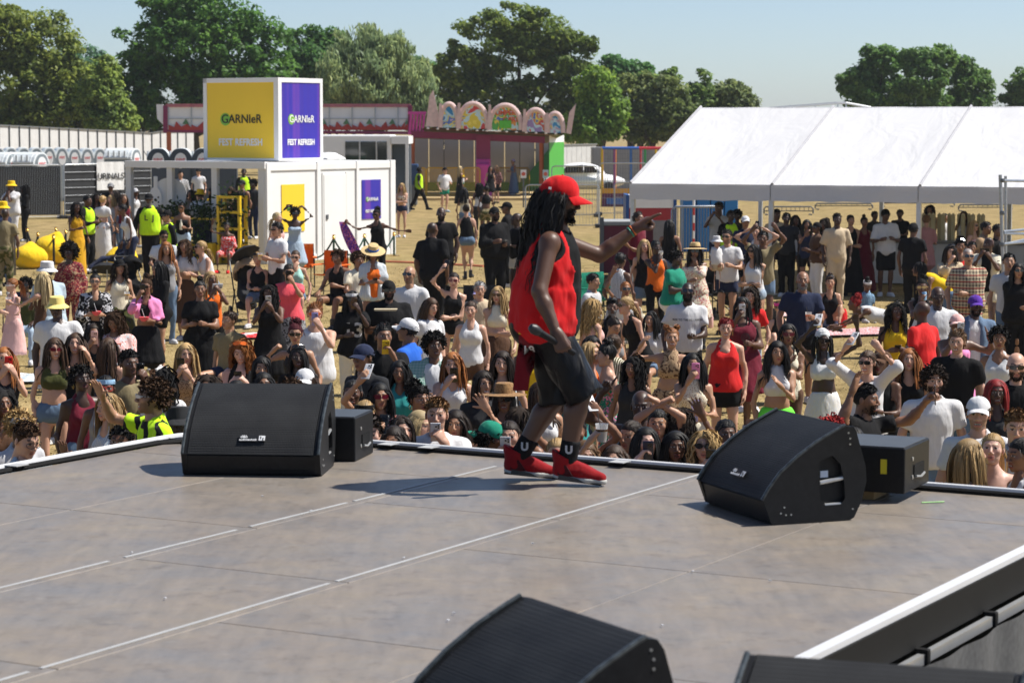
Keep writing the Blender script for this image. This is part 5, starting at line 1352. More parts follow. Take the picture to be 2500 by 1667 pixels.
def mat_purple():
	m, n, p = new_mat('brand_purple'); w = noise(n, coords(n, (0, 2.2, 0)), 1.0, 1); r = ramp(n, [(.38, (.045, .018, .30)), (.5, (.030, .020, .36)), (.62, (.13, .035, .36))]); n.links.new(w, r.inputs[0]); n.links.new(r.outputs[0], p.inputs['Base Color']); p.inputs['Roughness'].default_value = .4
	return m
M_PUR = mat_purple(); M_GRN = mat_plain('brand_green', (.22, .50, .05), .5); M_TXT = mat_plain('print_black', (.012, .014, .012), .5); M_TXTW = mat_plain('print_white', (.82, .82, .82), .5)
def brand(root, origin, right, w, h, white, small=True):
	"""printed name with a green dot behind its first letter, and the rounded white line under it"""
	up = Vector((0, 0, 1)); M = face_matrix(origin, right, up)
	for (nm, me, mt, x, y, z) in (('green_dot', tpl('dot', lambda: MB().lathe([(.5, -.004), (.5, 0), (.001, 0)], 24).mesh('dot')), M_GRN, -.255 * w, 0, .004), ('lettering', text_mesh('GARNIeR', 1, .004, .005, 1.0), M_TXTW if white else M_TXT, 0, 0, .012)):
		o = obj(nm, me, mt, root); s = w * .165 if nm == 'lettering' else w * .17
		o.matrix_local = M @ Matrix.Translation((x if nm != 'lettering' else .02 * w, 0, z)) @ Matrix.Diagonal((s, s, 1, 1))
	if small:
		s = w * .118; o = obj('lettering', text_mesh('FEST REFRESH', 1, .003, .028, 1.02), M_TXTW, root); o.matrix_local = M @ Matrix.Translation((0, -h * .305, .008)) @ Matrix.Diagonal((s, s * 1.1, 1, 1))
cz = thing('sign_cube', 'yellow and purple advertising cube reading GARNIER on the bar roof', 'sign', (at_z(680, 393, HC).x, at_z(680, 393, HC).y, HC), ang)
cl, cr, ch = 2.33, 1.84, 2.05
MB().box((-cl + .02, .02, .02), (-.02, cr - .02, ch - .02)).build('core', M_WFR, cz)
for (a, b) in (((-cl, -.03, 0), (-cl + .11, .03, ch)), ((-.11, -.03, 0), (.03, .11, ch)), ((-cl, -.03, ch - .11), (-.11, .03, ch)), ((-cl, -.03, 0), (-.11, .03, .06)), ((-.03, .11, ch - .11), (.03, cr, ch)), ((-.03, .11, 0), (.03, cr, .06)), ((-.03, cr - .11, .06), (.03, cr, ch - .11)), ((-cl, .03, ch - .09), (-.03, cr, ch + .004))):
	MB().box(a, b).build('frame', M_WCON, cz)
yf = MB().box((-cl + .11, -.012, .06), (-.11, .018, ch - .11)).build('yellow_face', M_YEL, cz); pf = MB().box((-.02, .11, .06), (.012, cr - .11, ch - .11)).build('purple_face', M_PUR, cz)
brand(cz, (-cl / 2, -.014, ch * .50), (1, 0, 0), cl * .80, ch * .92, False); brand(cz, (.014, cr / 2, ch * .50), (0, 1, 0), cr * .84, ch * .92, True)
yp = MB().box((.0, .62, .75), (.02, 1.55, 1.90)).build('yellow_poster', M_YEL, bar_); brand(bar_, (.022, 1.08, 1.32), (0, 1, 0), .8, 1.1, False, False)
pp = MB().box((.0, 4.02, .95), (.02, 4.86, 1.95)).build('purple_poster', M_PUR, bar_); brand(bar_, (.022, 4.44, 1.45), (0, 1, 0), .78, 1.0, True)
# yellow furniture in front of the bar
def loc_bar(x, y): return C0 + Vector((math.cos(ang), math.sin(ang), 0)) * x + Vector((-math.sin(ang), math.cos(ang), 0)) * y
M_YF = mat_plain('yellow_wood', (.74, .50, .010), .45, 0, .05, 3)
q = loc_bar(-.75, -.35); sh = thing('ladder_shelf', 'tall yellow open shelf with trailing plants by the bar post', 'shelf', tuple(q), ang)
for x in (-.32, .32):
	for y in (-.12, .12): MB().box((x - .035, y - .035, 0), (x + .035, y + .035, 1.65)).build('upright', M_YF, sh)
for z in (.45, .85, 1.25, 1.61): MB().box((-.32, -.14, z - .03), (.32, .14, z + .03)).build('shelf_board', M_YF, sh)
q = loc_bar(-2.0, -.45); sb = thing('bench', 'yellow boxed bench and counter along the open bar front', 'bench', tuple(q), ang)
MB().box((-1.1, -.2, 0), (.85, .25, .50)).build('base', M_YF, sb, bevel=.01); MB().box((-1.15, .10, 1.05), (.85, .30, 1.09)).build('shelf_board', M_YF, sb);
for x in (-1.1, -.4, .8): MB().box((x - .03, .12, .5), (x + .03, .26, 1.05)).build('upright', M_YF, sb)
def foliage_clump(n, sx, sy, sz, seed, size=.07):
	r = np.random.default_rng(seed); Pn = r.normal(size=(n, 3)) * np.array((sx, sy, sz)) * .5; t = r.normal(size=(n, 3)); t /= np.linalg.norm(t, axis=1)[:, None]; b = np.cross(t, r.normal(size=(n, 3))); b /= np.linalg.norm(b, axis=1)[:, None]
	V = np.stack([Pn - t * size, Pn + b * size * .4, Pn + t * size, Pn - b * size * .4], 1).reshape(-1, 3)
	return mesh_np(V, np.arange(n * 4).reshape(-1, 4), False, 'leaves')
M_IVY = mat_leaf((.03, .07, .02), 'ivy_leaves')
for i, (x, y, z, sx, sz, lb) in enumerate(((-.75, -.35, 1.35, .45, .5, 'trailing ivy on the upper tier of the yellow shelf'), (-.75, -.38, .75, .4, .6, 'trailing ivy on the lower tier of the yellow shelf'), (-1.75, -.3, 1.22, .45, .3, 'leafy pot plant on the yellow counter beside the white T-shirt'), (-2.55, -.3, 1.2, .4, .25, 'small pot plant on the yellow counter nearest the white paddle'), (-1.6, -.68, .42, .3, .6, 'ivy hanging down the front of the yellow bench'))):
	q = loc_bar(x, y); pl = thing('ivy_plant', lb, 'plant', (q.x, q.y, z), ang); obj('leaves', foliage_clump(260, sx, .25, sz, 40 + i), M_IVY, pl)
	MB().lathe([(.05, -.22), (.08, -.05), (.001, -.06)], 10).build('pot', mat_plain('pot', (.05, .05, .05), .6), pl, (0, .05, -sz * .1 + .02))
# white disc and paddle prop
q = at_z(392, 640, 0); q = Vector((q.x, q.y, 0)); dp = thing('photo_prop', 'large white disc and hairbrush shaped board behind the hi-vis guard', 'board', (q.x, q.y + .8, 0), rad(8)); s = q.y / F_PX
zc = at_y(400, 478, q.y).z
MB().lathe([(.42, 0), (.42, .05), (.001, .05)], 36).build('disc', M_WFR, dp, (.12, 0, zc), (PI / 2, 0, 0))
MB().prism([(-.22 + .16 * math.cos(a * PI / 12) * (1 if a not in () else 1), zc - .10 + .30 * math.sin(a * PI / 12)) for a in range(24)], -.12, -.07).build('brush_head', M_WFR, dp, bevel=.01)
MB().box((-.26, -.118, zc + .10), (-.16, -.074, zc + .46)).build('brush_handle', M_WFR, dp, bevel=.02); MB().box((-.03, -.05, 0), (.03, .0, zc - .3)).build('stand', M_WFR, dp)
for x, z in ((-.22, 0), (-.29, .06), (-.15, .06), (-.29, -.06), (-.15, -.06)): MB().lathe([(.022 if x != -.22 else .035, 0), (.022 if x != -.22 else .035, .008), (.001, .008)], 12).build('dot', M_BLACKP, dp, (x, -.121, zc - .12 + z), (PI / 2, 0, 0))
# rope barriers
M_GOLD = mat_plain('brass', (.60, .38, .10), .28, 1, .1, 10); M_ROPE = mat_fabric('black', 'plain'); M_ROPEG = mat_fabric((.01, .05, .035), 'plain')
def stanchion(px, py, top, label, col=M_BLACKP, mat2=None):
	g0 = at_z(px, py, 0); H = at_y(px, top, g0.y).z; o = thing('rope_stanchion', label, 'barrier post', (g0.x, g0.y, 0), 0, 'brass topped rope posts')
	MB().lathe([(.16, 0), (.16, .015), (.03, .03), (.001, .035)], 18).build('base', M_GOLD, o, smooth=True); MB().tube([(0, 0, .02), (0, 0, H - .1)], .028, 10).build('pole', col, o, smooth=True); MB().lathe([(.03, H - .12), (.045, H - .07), (.03, H - .05), (.042, H - .02), (.001, H)], 12).build('finial', M_GOLD, o, smooth=True)
	return Vector((g0.x, g0.y, H - .10))
S1 = stanchion(67, 600, 556, 'brass topped rope post furthest left beside the beanbags'); S2 = stanchion(93, 612, 566, 'second brass topped rope post behind the left beanbag'); S3 = stanchion(137, 600, 554, 'brass topped rope post behind the pointed beanbag'); S4 = stanchion(161, 604, 560, 'brass topped rope post nearest the mustard dress'); S5 = stanchion(132, 648, 572, 'tall brass topped rope post standing in front of the beanbags')
def rope(a, b, sag, mat, label):
	pts = [a.lerp(b, t / 10) - Vector((0, 0, sag * 4 * (t / 10) * (1 - t / 10))) for t in range(11)]; o = thing('rope', label, 'rope', tuple(pts[0])); MB().tube([p - pts[0] for p in pts], .022, 7).build('cord', mat, o, smooth=True)
rope(S1, S2, .35, M_ROPE, 'black rope slung between the two leftmost brass posts'); rope(S1, S5, .5, M_ROPE, 'black rope drooping across the front of the beanbags'); rope(S3, S4, .4, M_ROPE, 'black rope slung beside the mustard dress')
T1 = stanchion(815, 640, 572, 'brass topped rope post in front of the container door', mat_plain('green_pole', (.02, .06, .04), .4)); T2 = stanchion(890, 630, 570, 'brass topped rope post beside the person in black with scarf', mat_plain('green_pole', (.02, .06, .04), .4)); T3 = stanchion(962, 625, 565, 'brass topped rope post at the right end of the container', mat_plain('green_pole', (.02, .06, .04), .4))
rope(at_y(738, 605, T1.y), T1, .35, M_ROPEG, 'dark green rope hanging left of the container door'); rope(T1, T2, .42, M_ROPEG, 'dark green rope hanging below the purple poster'); rope(T2, T3, .40, M_ROPEG, 'dark green rope at the right end of the container')
# beanbags
def beanbag(px, py, w, h, peak, label, seed):
	g0 = at_z(px, py, 0); s = g0.y / F_PX; W, Hh = w * s / 2, h * s; o = thing('beanbag', label, 'beanbag', (g0.x, g0.y, 0), rng.uniform(-1, 1))
	F = Field([ell((0, 0, Hh * .5), (W * 1.1, W * 1.1, Hh))], .035); F.add(ell((0, 0, Hh * .40), (W, W * .85, Hh * .44)), .05); F.add(cone((0, .1, Hh * .45), (peak * W, .15, Hh * .80), W * .60, W * .28), .18); F.plane((0, 0, 0), (0, 0, -1)); F.wrinkle(.018, 14, seed)
	obj('cover', mesh_np(*F.net(2)), mat_fabric('yellow'), o)
beanbag(72, 656, 92, 66, -.1, 'round yellow beanbag at the far left', 1); beanbag(122, 645, 90, 84, .25, 'pointed yellow beanbag behind the tall brass post', 2); beanbag(296, 654, 82, 56, .6, 'yellow beanbag with a person lounging on it', 3)
# -- fairground rides
YR = 112.0
def rp(px, py, Y=YR): return at_y(px, py, Y)
M_PINK = mat_plain('ride_pink', (.62, .05, .32), .4, 0, .08, 2); M_MAG = mat_plain('ride_magenta', (.22, .010, .075), .45, 0, .1, 2); M_PALEP = mat_plain('ride_pale_pink', (.72, .52, .48), .5, 0, .15, 6); M_ORG = mat_plain('ride_orange', (.42, .09, .015), .45, 0, .1, 3); M_RGRN = mat_plain('ride_green', (.055, .36, .03), .5, 0, .05, 1); M_RDG = mat_plain('ride_dark_green', (.012, .12, .02), .5)
M_SHUT = mat_plain('shutter_grey', (.33, .30, .28), .6, 0, .06, 2)
o0 = rp(1190, 475); ride = thing('bumper_car_ride', 'pink bumper car ride with painted arches along its canopy', 'fairground ride', (o0.x, YR, 0))
def rl(px, py, dy=0): q = rp(px, py, YR + dy) - Vector(ride.location); q.y = dy; return q
# canopy, beam, posts
a, b = rl(1005, 345), rl(1330, 345)
zb0, zb1 = rl(1005, 340).z, rl(1330, 352).z
MB().quad(rl(1035, 312, -1.5), rl(1375, 330, -1.5), rl(1335, 350, 6), rl(1005, 338, 6)).build('canopy', mat_plain('canopy_paint', (.13, .07, .02), .6, 0, .5, 1.2), ride)
MB().bar(rl(1005, 328), rl(1330, 342), .30, .3).build('front_beam', M_MAG, ride)
for px, t in ((1007, 335), (1322, 345)): MB().tube([Vector((rl(px, 470).x, 0, 0)), rl(px, t)], .11, 10).build('post', M_ORG, ride, smooth=True)
x0, x1 = rl(1162, 400).x, rl(1198, 400).x; z1 = rl(1180, 330).z
MB().box((x0, -.4, 0), (x1, .4, z1 * .62)).build('pillar', M_PINK, ride, bevel=.05); MB().box((x0 + .01, -.38, z1 * .62), (x1 - .01, .38, z1)).build('pillar_head', M_MAG, ride)
MB().prism([(x0 - .05, .0), (x1 + .1, .0), (x1 + .02, z1 * .55), (x0 + .02, z1 * .55)], -.9, -.42).build('slide_front', M_PINK, ride, bevel=.1)
# back wall of grey shutters with green plinth
px = 1010
while px < 1340:
	p0, p1 = rl(px, 400, 7), rl(min(px + 37, 1340), 400, 7); zt = rl(px, 338, 7).z; cut = max(0, (px - 1240) / 95)
	MB().box((p0.x + .02, 7, .55), (p1.x - .02, 7.05, zt)).build('shutter_panel', M_SHUT, ride); px += 37
MB().box((rl(1005, 400, 7).x, 6.9, 0), (rl(1340, 400, 7).x, 6.98, .56)).build('plinth', M_RDG, ride)
gx0, gx1, gx2 = rl(1262, 400).x, rl(1342, 400).x, rl(1374, 400).x; gz = rl(1342, 338).z
MB().prism([(gx0, .3), (gx1 + .2, .3), (gx1 + .2, gz * .86)], 6.6, 6.8).build('green_wedge', M_RDG, ride)
ga, gb = rl(1341, 400, -.6), rl(1377, 400, 3.4)
for z0_, z1_, mt_, nm_ in ((0, gz * .93, M_RGRN, 'side_wall'), (gz * .93, gz * 1.05, M_WHITE, 'side_band')): MB().prism([(ga.x, z0_), (gb.x, z0_), (gb.x, z1_), (ga.x, z1_)], 0, .05, Matrix(((1, 0, 0, 0), ((gb.y - ga.y) / (gb.x - ga.x), 1, 0, ga.y - ga.x * (gb.y - ga.y) / (gb.x - ga.x)), (0, 0, 1, 0), (0, 0, 0, 1)))).build(nm_, mt_, ride)
# the arches: each a tube rim round a painted board
ART = [((.03, .25, .55), (.40, .65, .75)), ((.60, .05, .05), (.75, .60, .05)), ((.75, .30, .05), (.10, .45, .08)), ((.35, .25, .50), (.60, .10, .08)), ((.05, .30, .60), (.55, .40, .55))]
def mat_art(c1, c2, seed):
	m, n, p = new_mat('painted_art'); v = coords(n); f = noise(n, v, 1.5, 2, .6, 1.2)
	mp = v.node; mp.inputs['Location'].default_value = (seed * 3.7, seed, seed * 1.3)
	r = ramp(n, [(.30, c1), (.40, (.55, .75, .80)), (.47, c2), (.54, (.85, .70, .10)), (.60, (.10, .20, .55)), (.68, (.70, .50, .68))], 'CONSTANT'); n.links.new(f, r.inputs[0]); n.links.new(r.outputs[0], p.inputs['Base Color']); p.inputs['Roughness'].default_value = .45
	return m
for i, (x0_, x1_, yt, yb) in enumerate(((1075, 1118, 254, 312), (1120, 1190, 253, 315), (1195, 1272, 257, 318), (1280, 1335, 268, 322), (1335, 1375, 277, 325))):
	A = rl((x0_ + x1_) / 2, yb, -1.6); T = rl((x0_ + x1_) / 2, yt, -1.6); w = (rl(x1_, yb, -1.6).x - rl(x0_, yb, -1.6).x) / 2; h = T.z - A.z
	pts = [(A.x + w * math.cos(t * PI / 16), -1.6, A.z + h * math.sin(t * PI / 16) ** .8) for t in range(17)]
	bd = MB().prism([(p[0], p[2]) for p in pts], -1.62, -1.55).build('painted_board', mat_art(*ART[i], i), ride)
	MB().tube([(p[0], -1.66, p[2]) for p in pts], .11, 8).build('arch_rim', M_PALEP, ride, smooth=True)
	MB().prism([(A.x - w - .10, A.z), (A.x - w + .10, A.z), (A.x - w + .07, A.z + h * 1.02), (A.x - w - .04, A.z + h * 1.02)], -1.8, -1.66).build('arch_pillar', M_PALEP, ride)
	if i == 2:
		for word, dz, dx in (('BUMPER', .68, -.1), ('CARS', .42, .35)): obj('lettering', text_mesh(word, .30, .01, .01), mat_plain('art_red', (.70, .10, .03), .5), ride, (A.x + dx * w, -1.64, A.z + h * dz), (PI / 2, 0, 0))
		MB().box((A.x - .28, -1.72, A.z + .08), (A.x + .28, -1.63, A.z + .45)).build('painted_car', mat_plain('art_green', (.10, .50, .03), .4), ride, bevel=.08, seg=3)
MB().prism([(p.x, p.z) for p in (rl(1042, 310), rl(1052, 235), rl(1060, 222), rl(1080, 310))], -1.7, -1.5).build('spike_board', M_PALEP, ride); MB().prism([(p.x, p.z) for p in (rl(1380, 325), rl(1388, 275), rl(1404, 254), rl(1392, 328))], -1.7, -1.5).build('spike_board', M_PALEP, ride)
for i in range(5): q0, q1 = rl(1000 + 8 * i, 325), rl(1004 + 8 * i, 275); MB().bar(q0, q1, .1).build('lattice_bar', M_PINK, ride)
MB().bar(rl(996, 276), rl(1040, 276), .12).build('lattice_rail', M_PINK, ride); MB().bar(rl(996, 326), rl(1040, 326), .12).build('lattice_rail', M_PINK, ride)
for k in range(14): q = rl(1045 + 24 * k, 313 + k * 1.0, -1.75); MB().lathe([(.05, -.05), (.07, 0), (.001, .05)], 8).build('bulb', M_WHITE, ride, tuple(q))
MB().box((rl(990, 470, -4).x, -4, 0), (rl(1330, 470, -4).x, 6.9, .12)).build('platform', mat_plain('platform_ply', (.52, .38, .18), .7, 0, .15, 2), ride)
# long sign trailer to the left
YT = 118.0; o0 = at_y(700, 400, YT); tr_ = thing('ride_trailer', 'long white fairground trailer front with red flame edging behind the sign cube', 'fairground ride', (o0.x, YT, 0))
def tl_(px, py): q = at_y(px, py, YT); return Vector((q.x - o0.x, 0, q.z))
px = 412
while px < 1000:
	p0, p1 = tl_(px, 318), tl_(min(px + 56, 1000), 262); MB().box((p0.x + .015, 0, p0.z), (p1.x - .015, .08, p1.z)).build('white_panel', M_WHITE, tr_)
	MB().bar((p0.x, -.04, p0.z), (p0.x, -.04, p1.z), .05).build('frame_bar', M_STEEL, tr_); MB().bar((p0.x, -.04, (p0.z + p1.z) / 2), (p1.x, -.04, (p0.z + p1.z) / 2), .04).build('frame_bar', M_STEEL, tr_)
	w = p1.x - p0.x; k = rng.uniform(.3, .7)
	MB().prism([(p0.x, p0.z), (p1.x, p0.z), (p1.x, p0.z + .12), (p0.x + w * .8, p0.z + .30), (p0.x + w * .55, p0.z + .16), (p0.x + w * k, p0.z + .42), (p0.x + w * .25, p0.z + .14), (p0.x, p0.z + .26)], -.09, -.05).build('flame', mat_plain('flame_red', (.42, .03, .02), .5, 0, .2, 2), tr_)
	MB().prism([(p0.x + w * .6, p0.z + .3), (p0.x + w * .9, p0.z + .25), (p0.x + w * .75, p0.z + .55)], -.07, -.045).build('flame', mat_plain('flame_green', (.10, .22, .10), .5, 0, .3, 2), tr_)
	px += 56
MB().bar(tl_(405, 258), tl_(1003, 258), .16).build('top_beam', mat_plain('beam_pink', (.45, .14, .17), .5, 0, .2, 4), tr_); MB().bar(tl_(400, 320), tl_(1003, 325), .14).build('bottom_beam', M_MAG, tr_)
MB().prism([(p.x, p.z) for p in (tl_(382, 255), tl_(398, 255), tl_(405, 268), tl_(403, 310), tl_(384, 290))], -.05, .05).build('end_board', M_WHITE, tr_)
for px in (404, 1001): MB().bar(tl_(px, 325), tl_(px, 258), .2).build('end_post', M_MAG, tr_)
for px in (412, 700): q = tl_(px, 322); MB().tube([(q.x, 0, 0), q], .12, 8).build('leg', M_ORG, tr_)
# white cabin with dark glazing
YC = 92.0; o0 = at_y(895, 400, YC); wc = thing('site_cabin', 'white flat roofed cabin with dark glazed front behind the container', 'cabin', (o0.x, YC, 0))
def cl_(px, py): q = at_y(px, py, YC); return Vector((q.x - o0.x, 0, q.z))
MB().box((cl_(770, 400).x, 0, 0), (cl_(955, 400).x, 4, cl_(800, 330).z)).build('body', M_WHITE, wc, bevel=.05); MB().box((cl_(955, 400).x + .02, .6, 0), (cl_(995, 400).x, 3.6, cl_(800, 352).z)).build('porch_back', M_TDARK, wc)
MB().box((cl_(955, 400).x + .01, -.1, cl_(800, 352).z), (cl_(998, 400).x, 4, cl_(800, 333).z)).build('porch_roof', M_WHITE, wc); MB().box((cl_(990, 400).x, -.1, 0), (cl_(997, 400).x, .05, cl_(800, 352).z)).build('porch_post', M_WHITE, wc)
M_GLZ = mat_plain('dark_glass', (.02, .025, .02), .06, 0, .1, 1, 0, .8)
for p0, p1 in ((842, 878), (879, 919), (920, 946)): MB().box((cl_(p0, 400).x + .02, -.03, .6), (cl_(p1, 400).x - .02, -.006, cl_(800, 346).z)).build('window_pane', M_GLZ, wc)
gz_ = thing('parasol', 'small white canopied parasol left of the cabin', 'parasol', tuple(at_y(802, 400, 86).xy) + (0,)); s = 86 / F_PX; zt = at_y(802, 372, 86).z
MB().lathe([(.62, zt - .25), (.60, zt - .20), (.25, zt - .02), (.001, zt)], 8).build('canopy', M_WHITE, gz_); MB().lathe([(.60, zt - .42), (.62, zt - .26), (.60, zt - .26)], 8).build('valance', mat_plain('valance_green', (.05, .18, .10), .6), gz_); MB().tube([(0, 0, 0), (0, 0, zt - .2)], .03, 6).build('pole', M_STEEL, gz_)
bn2 = thing('skip', 'dark blue and grey bin cart beside the cabin porch', 'bin', tuple(at_z(988, 505, 0).xy) + (0,)); s = bn2.location.y / F_PX
MB().box((-.45, 0, .9), (.55, .8, 1.75)).build('upper_tub', mat_plain('tub_blue', (.012, .05, .14), .5), bn2, bevel=.04); MB().box((-.6, 0, .05), (.5, .9, .9)).build('lower_tub', mat_plain('tub_grey', (.10, .11, .12), .5), bn2, bevel=.04)
# yellow crowd barriers
M_BARY = mat_plain('barrier_yellow', (.60, .34, .012), .45, .1, .1, 6)
def crowd_barrier(px0, px1, pyb, pyt, label, mat=M_BARY, cat='barrier', group='yellow crowd barriers', nb=None):
	A, B = at_z(px0, pyb, 0), at_z(px1, pyb, 0); h = at_y(px0, pyt, A.y).z; L = B.x - A.x; o = thing('crowd_barrier', label, cat, (A.x, A.y, 0), 0, group)
	MB().tube([(0, 0, .05), (0, 0, h - .08), (.08, 0, h), (L - .08, 0, h), (L, 0, h - .08), (L, 0, .05)], .03, 7).build('frame', mat, o, smooth=True); MB().tube([(0, 0, .15), (L, 0, .15)], .02, 6).build('bottom_rail', mat, o)
	n = nb or max(6, int(L / .13));
	for i in range(n): x = L * (i + 1) / (n + 1); MB().bar((x, 0, .15), (x, 0, h), .02).build('bar', mat, o)
	for x in (.1, L - .1): MB().box((x - .03, -.28, 0), (x + .03, .28, .04)).build('foot', mat, o)
for i, (p0, p1) in enumerate(((1010, 1040), (1042, 1085), (1088, 1130), (1132, 1172), (1210, 1250), (1255, 1292))):
	crowd_barrier(p0, p1, 485 - (i > 3) * 5, 410, 'yellow crowd barrier, %s from the left in front of the ride' % ORD[i], nb=12)
for px, lb in ((1278, 'white card with a red emblem on the yellow barrier'), (1332, 'pale blue notice card standing beside the orange post')):
	q = at_y(px, 425, 99.0); o = thing('notice', lb, 'sign', (q.x, q.y, q.z)); s = q.y / F_PX
	MB().box((-7 * s, -.02, -10 * s), (7 * s, 0, 10 * s)).build('card', M_WHITE if px < 1300 else mat_plain('card_blue', (.45, .60, .65), .5), o); MB().lathe([(5 * s, 0), (5 * s, .01), (.001, .01)], 8).build('emblem', mat_plain('emblem_red', (.65, .12, .08), .5), o, (0, -.03, 0), (PI / 2, 0, 0))
	MB().box((-.03, 0, -q.z), (.03, .03, -9 * s)).build('stake', M_DKSTEEL, o)
# steel mesh panels behind the performer
def panel_at(px0, px1, pyb, pyt, label, Y0=None, wires=22, sheet=False):
	A = at_z(px0, pyb, 0); Y = Y0 or A.y; A = at_y(px0, pyb, Y); B = at_y(px1, pyb, Y); h = at_y(px0, pyt, Y).z
	return heras('mesh_fence', label, A, B, h, sheet, wires=wires, group='steel mesh fence panels', z0=max(.08, at_y(px0, pyb, Y).z), rails=2)
panel_at(1283, 1462, 556, 452, 'steel mesh fence panel directly behind the red cap'); panel_at(1500, 1580, 552, 446, 'steel mesh fence panel against the marquee corner', wires=10); panel_at(1347, 1458, 530, 406, 'further steel mesh panel right of the green ride wall', wires=16); panel_at(1462, 1580, 526, 399, 'further steel mesh panel in front of the climbing cage', wires=16)
# climbing cage with coloured padded posts
YP = 100.0; o0 = at_y(1540, 470, YP); pc = thing('climbing_cage', 'childrens climbing cage with coloured padded posts left of the marquee', 'play frame', (o0.x, YP, 0))
def pl_(px, py, dy=0): q = at_y(px, py, YP + dy); return Vector((q.x - o0.x, dy, q.z))
cols = [(.75, .50, .02), (.25, .02, .12), (.30, .10, .25), (.70, .22, .03), (.03, .15, .45), (.45, .03, .05), (.05, .35, .10)]
for i, px in enumerate((1470, 1475, 1500, 1507, 1540, 1570, 1575, 1608)): MB().tube([Vector((pl_(px, 400).x, (i % 2) * 2, 0)), Vector((pl_(px, 400).x, (i % 2) * 2, pl_(px, 362).z))], .05, 8).build('padded_post', mat_plain('pad_%d' % (i % 7), cols[i % 7], .6), pc, smooth=True)
for i, (a, b) in enumerate(((1470, 1560), (1560, 1625))): MB().tube([pl_(a, 362), pl_(b, 362)], .06, 8).build('padded_rail', mat_plain('pad_rail%d' % i, ((.03, .12, .45), (.50, .03, .05))[i], .6), pc)
MB().box((pl_(1470, 400).x, -.2, 0), (pl_(1625, 400).x, .0, .55)).build('skirting', mat_plain('pad_skirt', (.14, .03, .10), .6), pc); MB().box((pl_(1470, 400).x, -.25, .55), (pl_(1625, 400).x, .0, .75)).build('ledge', mat_plain('pad_ledge', (.70, .35, .03), .6), pc); MB().box((pl_(1480, 400).x, -.28, .1), (pl_(1625, 400).x, -.2, .35)).build('stripe', mat_plain('pad_stripe', (.05, .15, .45), .6), pc)
nt_ = MB()
for i in range(26): x = pl_(1478 + i * 6, 400).x; nt_.bar((x, -.02, .75), (x, -.02, pl_(1478, 364).z), .012)
for i in range(8): z = .75 + (pl_(1478, 364).z - .75) * i / 8; nt_.bar((pl_(1475, 400).x, -.02, z), (pl_(1625, 400).x, -.02, z), .012)
no = nt_.build('netting', mat_plain('net', (.20, .20, .22), .7), pc); no['kind'] = 'stuff'
# parked car, tiny behind the panels
q = at_z(1420, 470, 0); car = thing('parked_car', 'white parked car with dark rear window beyond the mesh panels', 'car', (at_y(1425, 440, 118).x, 118, 0))
F = Field([ell((0, 0, .7), (2.2, 1, .9))], .06); F.add(ell((0, 0, .62), (2.05, .85, .42)), .1); F.add(ell((-.2, 0, 1.05), (1.2, .74, .48)), .15); F.plane((0, 0, .25), (0, 0, -1)); obj('body', mesh_np(*F.net(1)), M_WHITE, car)
for x in (-1.2, 1.2): MB().lathe([(.31, 0), (.31, .18), (.001, .18)], 16).build('wheel', M_BLACKP, car, (x, -.72, .31), (PI / 2, 0, 0))
MB().prism([(-1.15, 1.05), (-.85, 1.38), (-.05, 1.45), (-.05, 1.05)], -.78, -.70).build('rear_window', M_GLZ, car); MB().prism([(.0, 1.05), (.0, 1.45), (.45, 1.35), (.8, 1.05)], -.78, -.70).build('side_window', M_GLZ, car)
# -- marquee
M_CAN = None
def mat_canvas():
	m, n, p = new_mat('marquee_canvas'); v = coords(n); n.links.new(mixc(n, noise(n, v, .8, 4), (.60, .60, .615), (.66, .66, .665)), p.inputs['Base Color']); p.inputs['Roughness'].default_value = .6
	bump(n, p, noise(n, coords(n, (1, .25, 1), rot=(0, 0, .3)), 1.6, 3, .6, .4), .35, .12)
	tr = nd(n, 'ShaderNodeBsdfTranslucent'); tr.inputs[0].default_value = (.8, .8, .78, 1); mx = nd(n, 'ShaderNodeMixShader'); mx.inputs[0].default_value = .05
	n.links.new(p.outputs[0], mx.inputs[1]); n.links.new(tr.outputs[0], mx.inputs[2]); n.links.new(mx.outputs[0], n.nodes['Material Output'].inputs[0])
	return m
M_CAN = mat_canvas()
mq0 = at_z(1540, 448, 2.17); me_ = Vector((.92, -.39, 0)).normalized(); mc_ = Vector((.39, .92, 0)).normalized(); tang = math.atan2(me_.y, me_.x)
mq = thing('marquee', 'large white frame marquee over the bar on the right', 'marquee', (mq0.x, mq0.y, 0), tang)
BAY, NB, HW, EZ, RZ = 2.95, 5, 4.35, 2.17, 3.72
def roof_sheet(x0, x1, y0, z0, y1, z1, nx=8, ny=8):
	V = []; F = []
	for i in range(nx + 1):
		for j in range(ny + 1):
			u, v = i / nx, j / ny; sag = -.05 * math.sin(u * PI) * math.sin(v * PI) - .015 * math.sin(u * 14 + v * 5) * (1 - abs(2 * u - 1)) * .3
			V.append((x0 + (x1 - x0) * u, y0 + (y1 - y0) * v, z0 + (z1 - z0) * v + sag))
	for i in range(nx):
		for j in range(ny): a = i * (ny + 1) + j; F.append((a, a + ny + 1, a + ny + 2, a + 1))
	me = bpy.data.meshes.new('roof_panel'); me.from_pydata(V, [], F); me.polygons.foreach_set('use_smooth', [True] * len(F)); return me
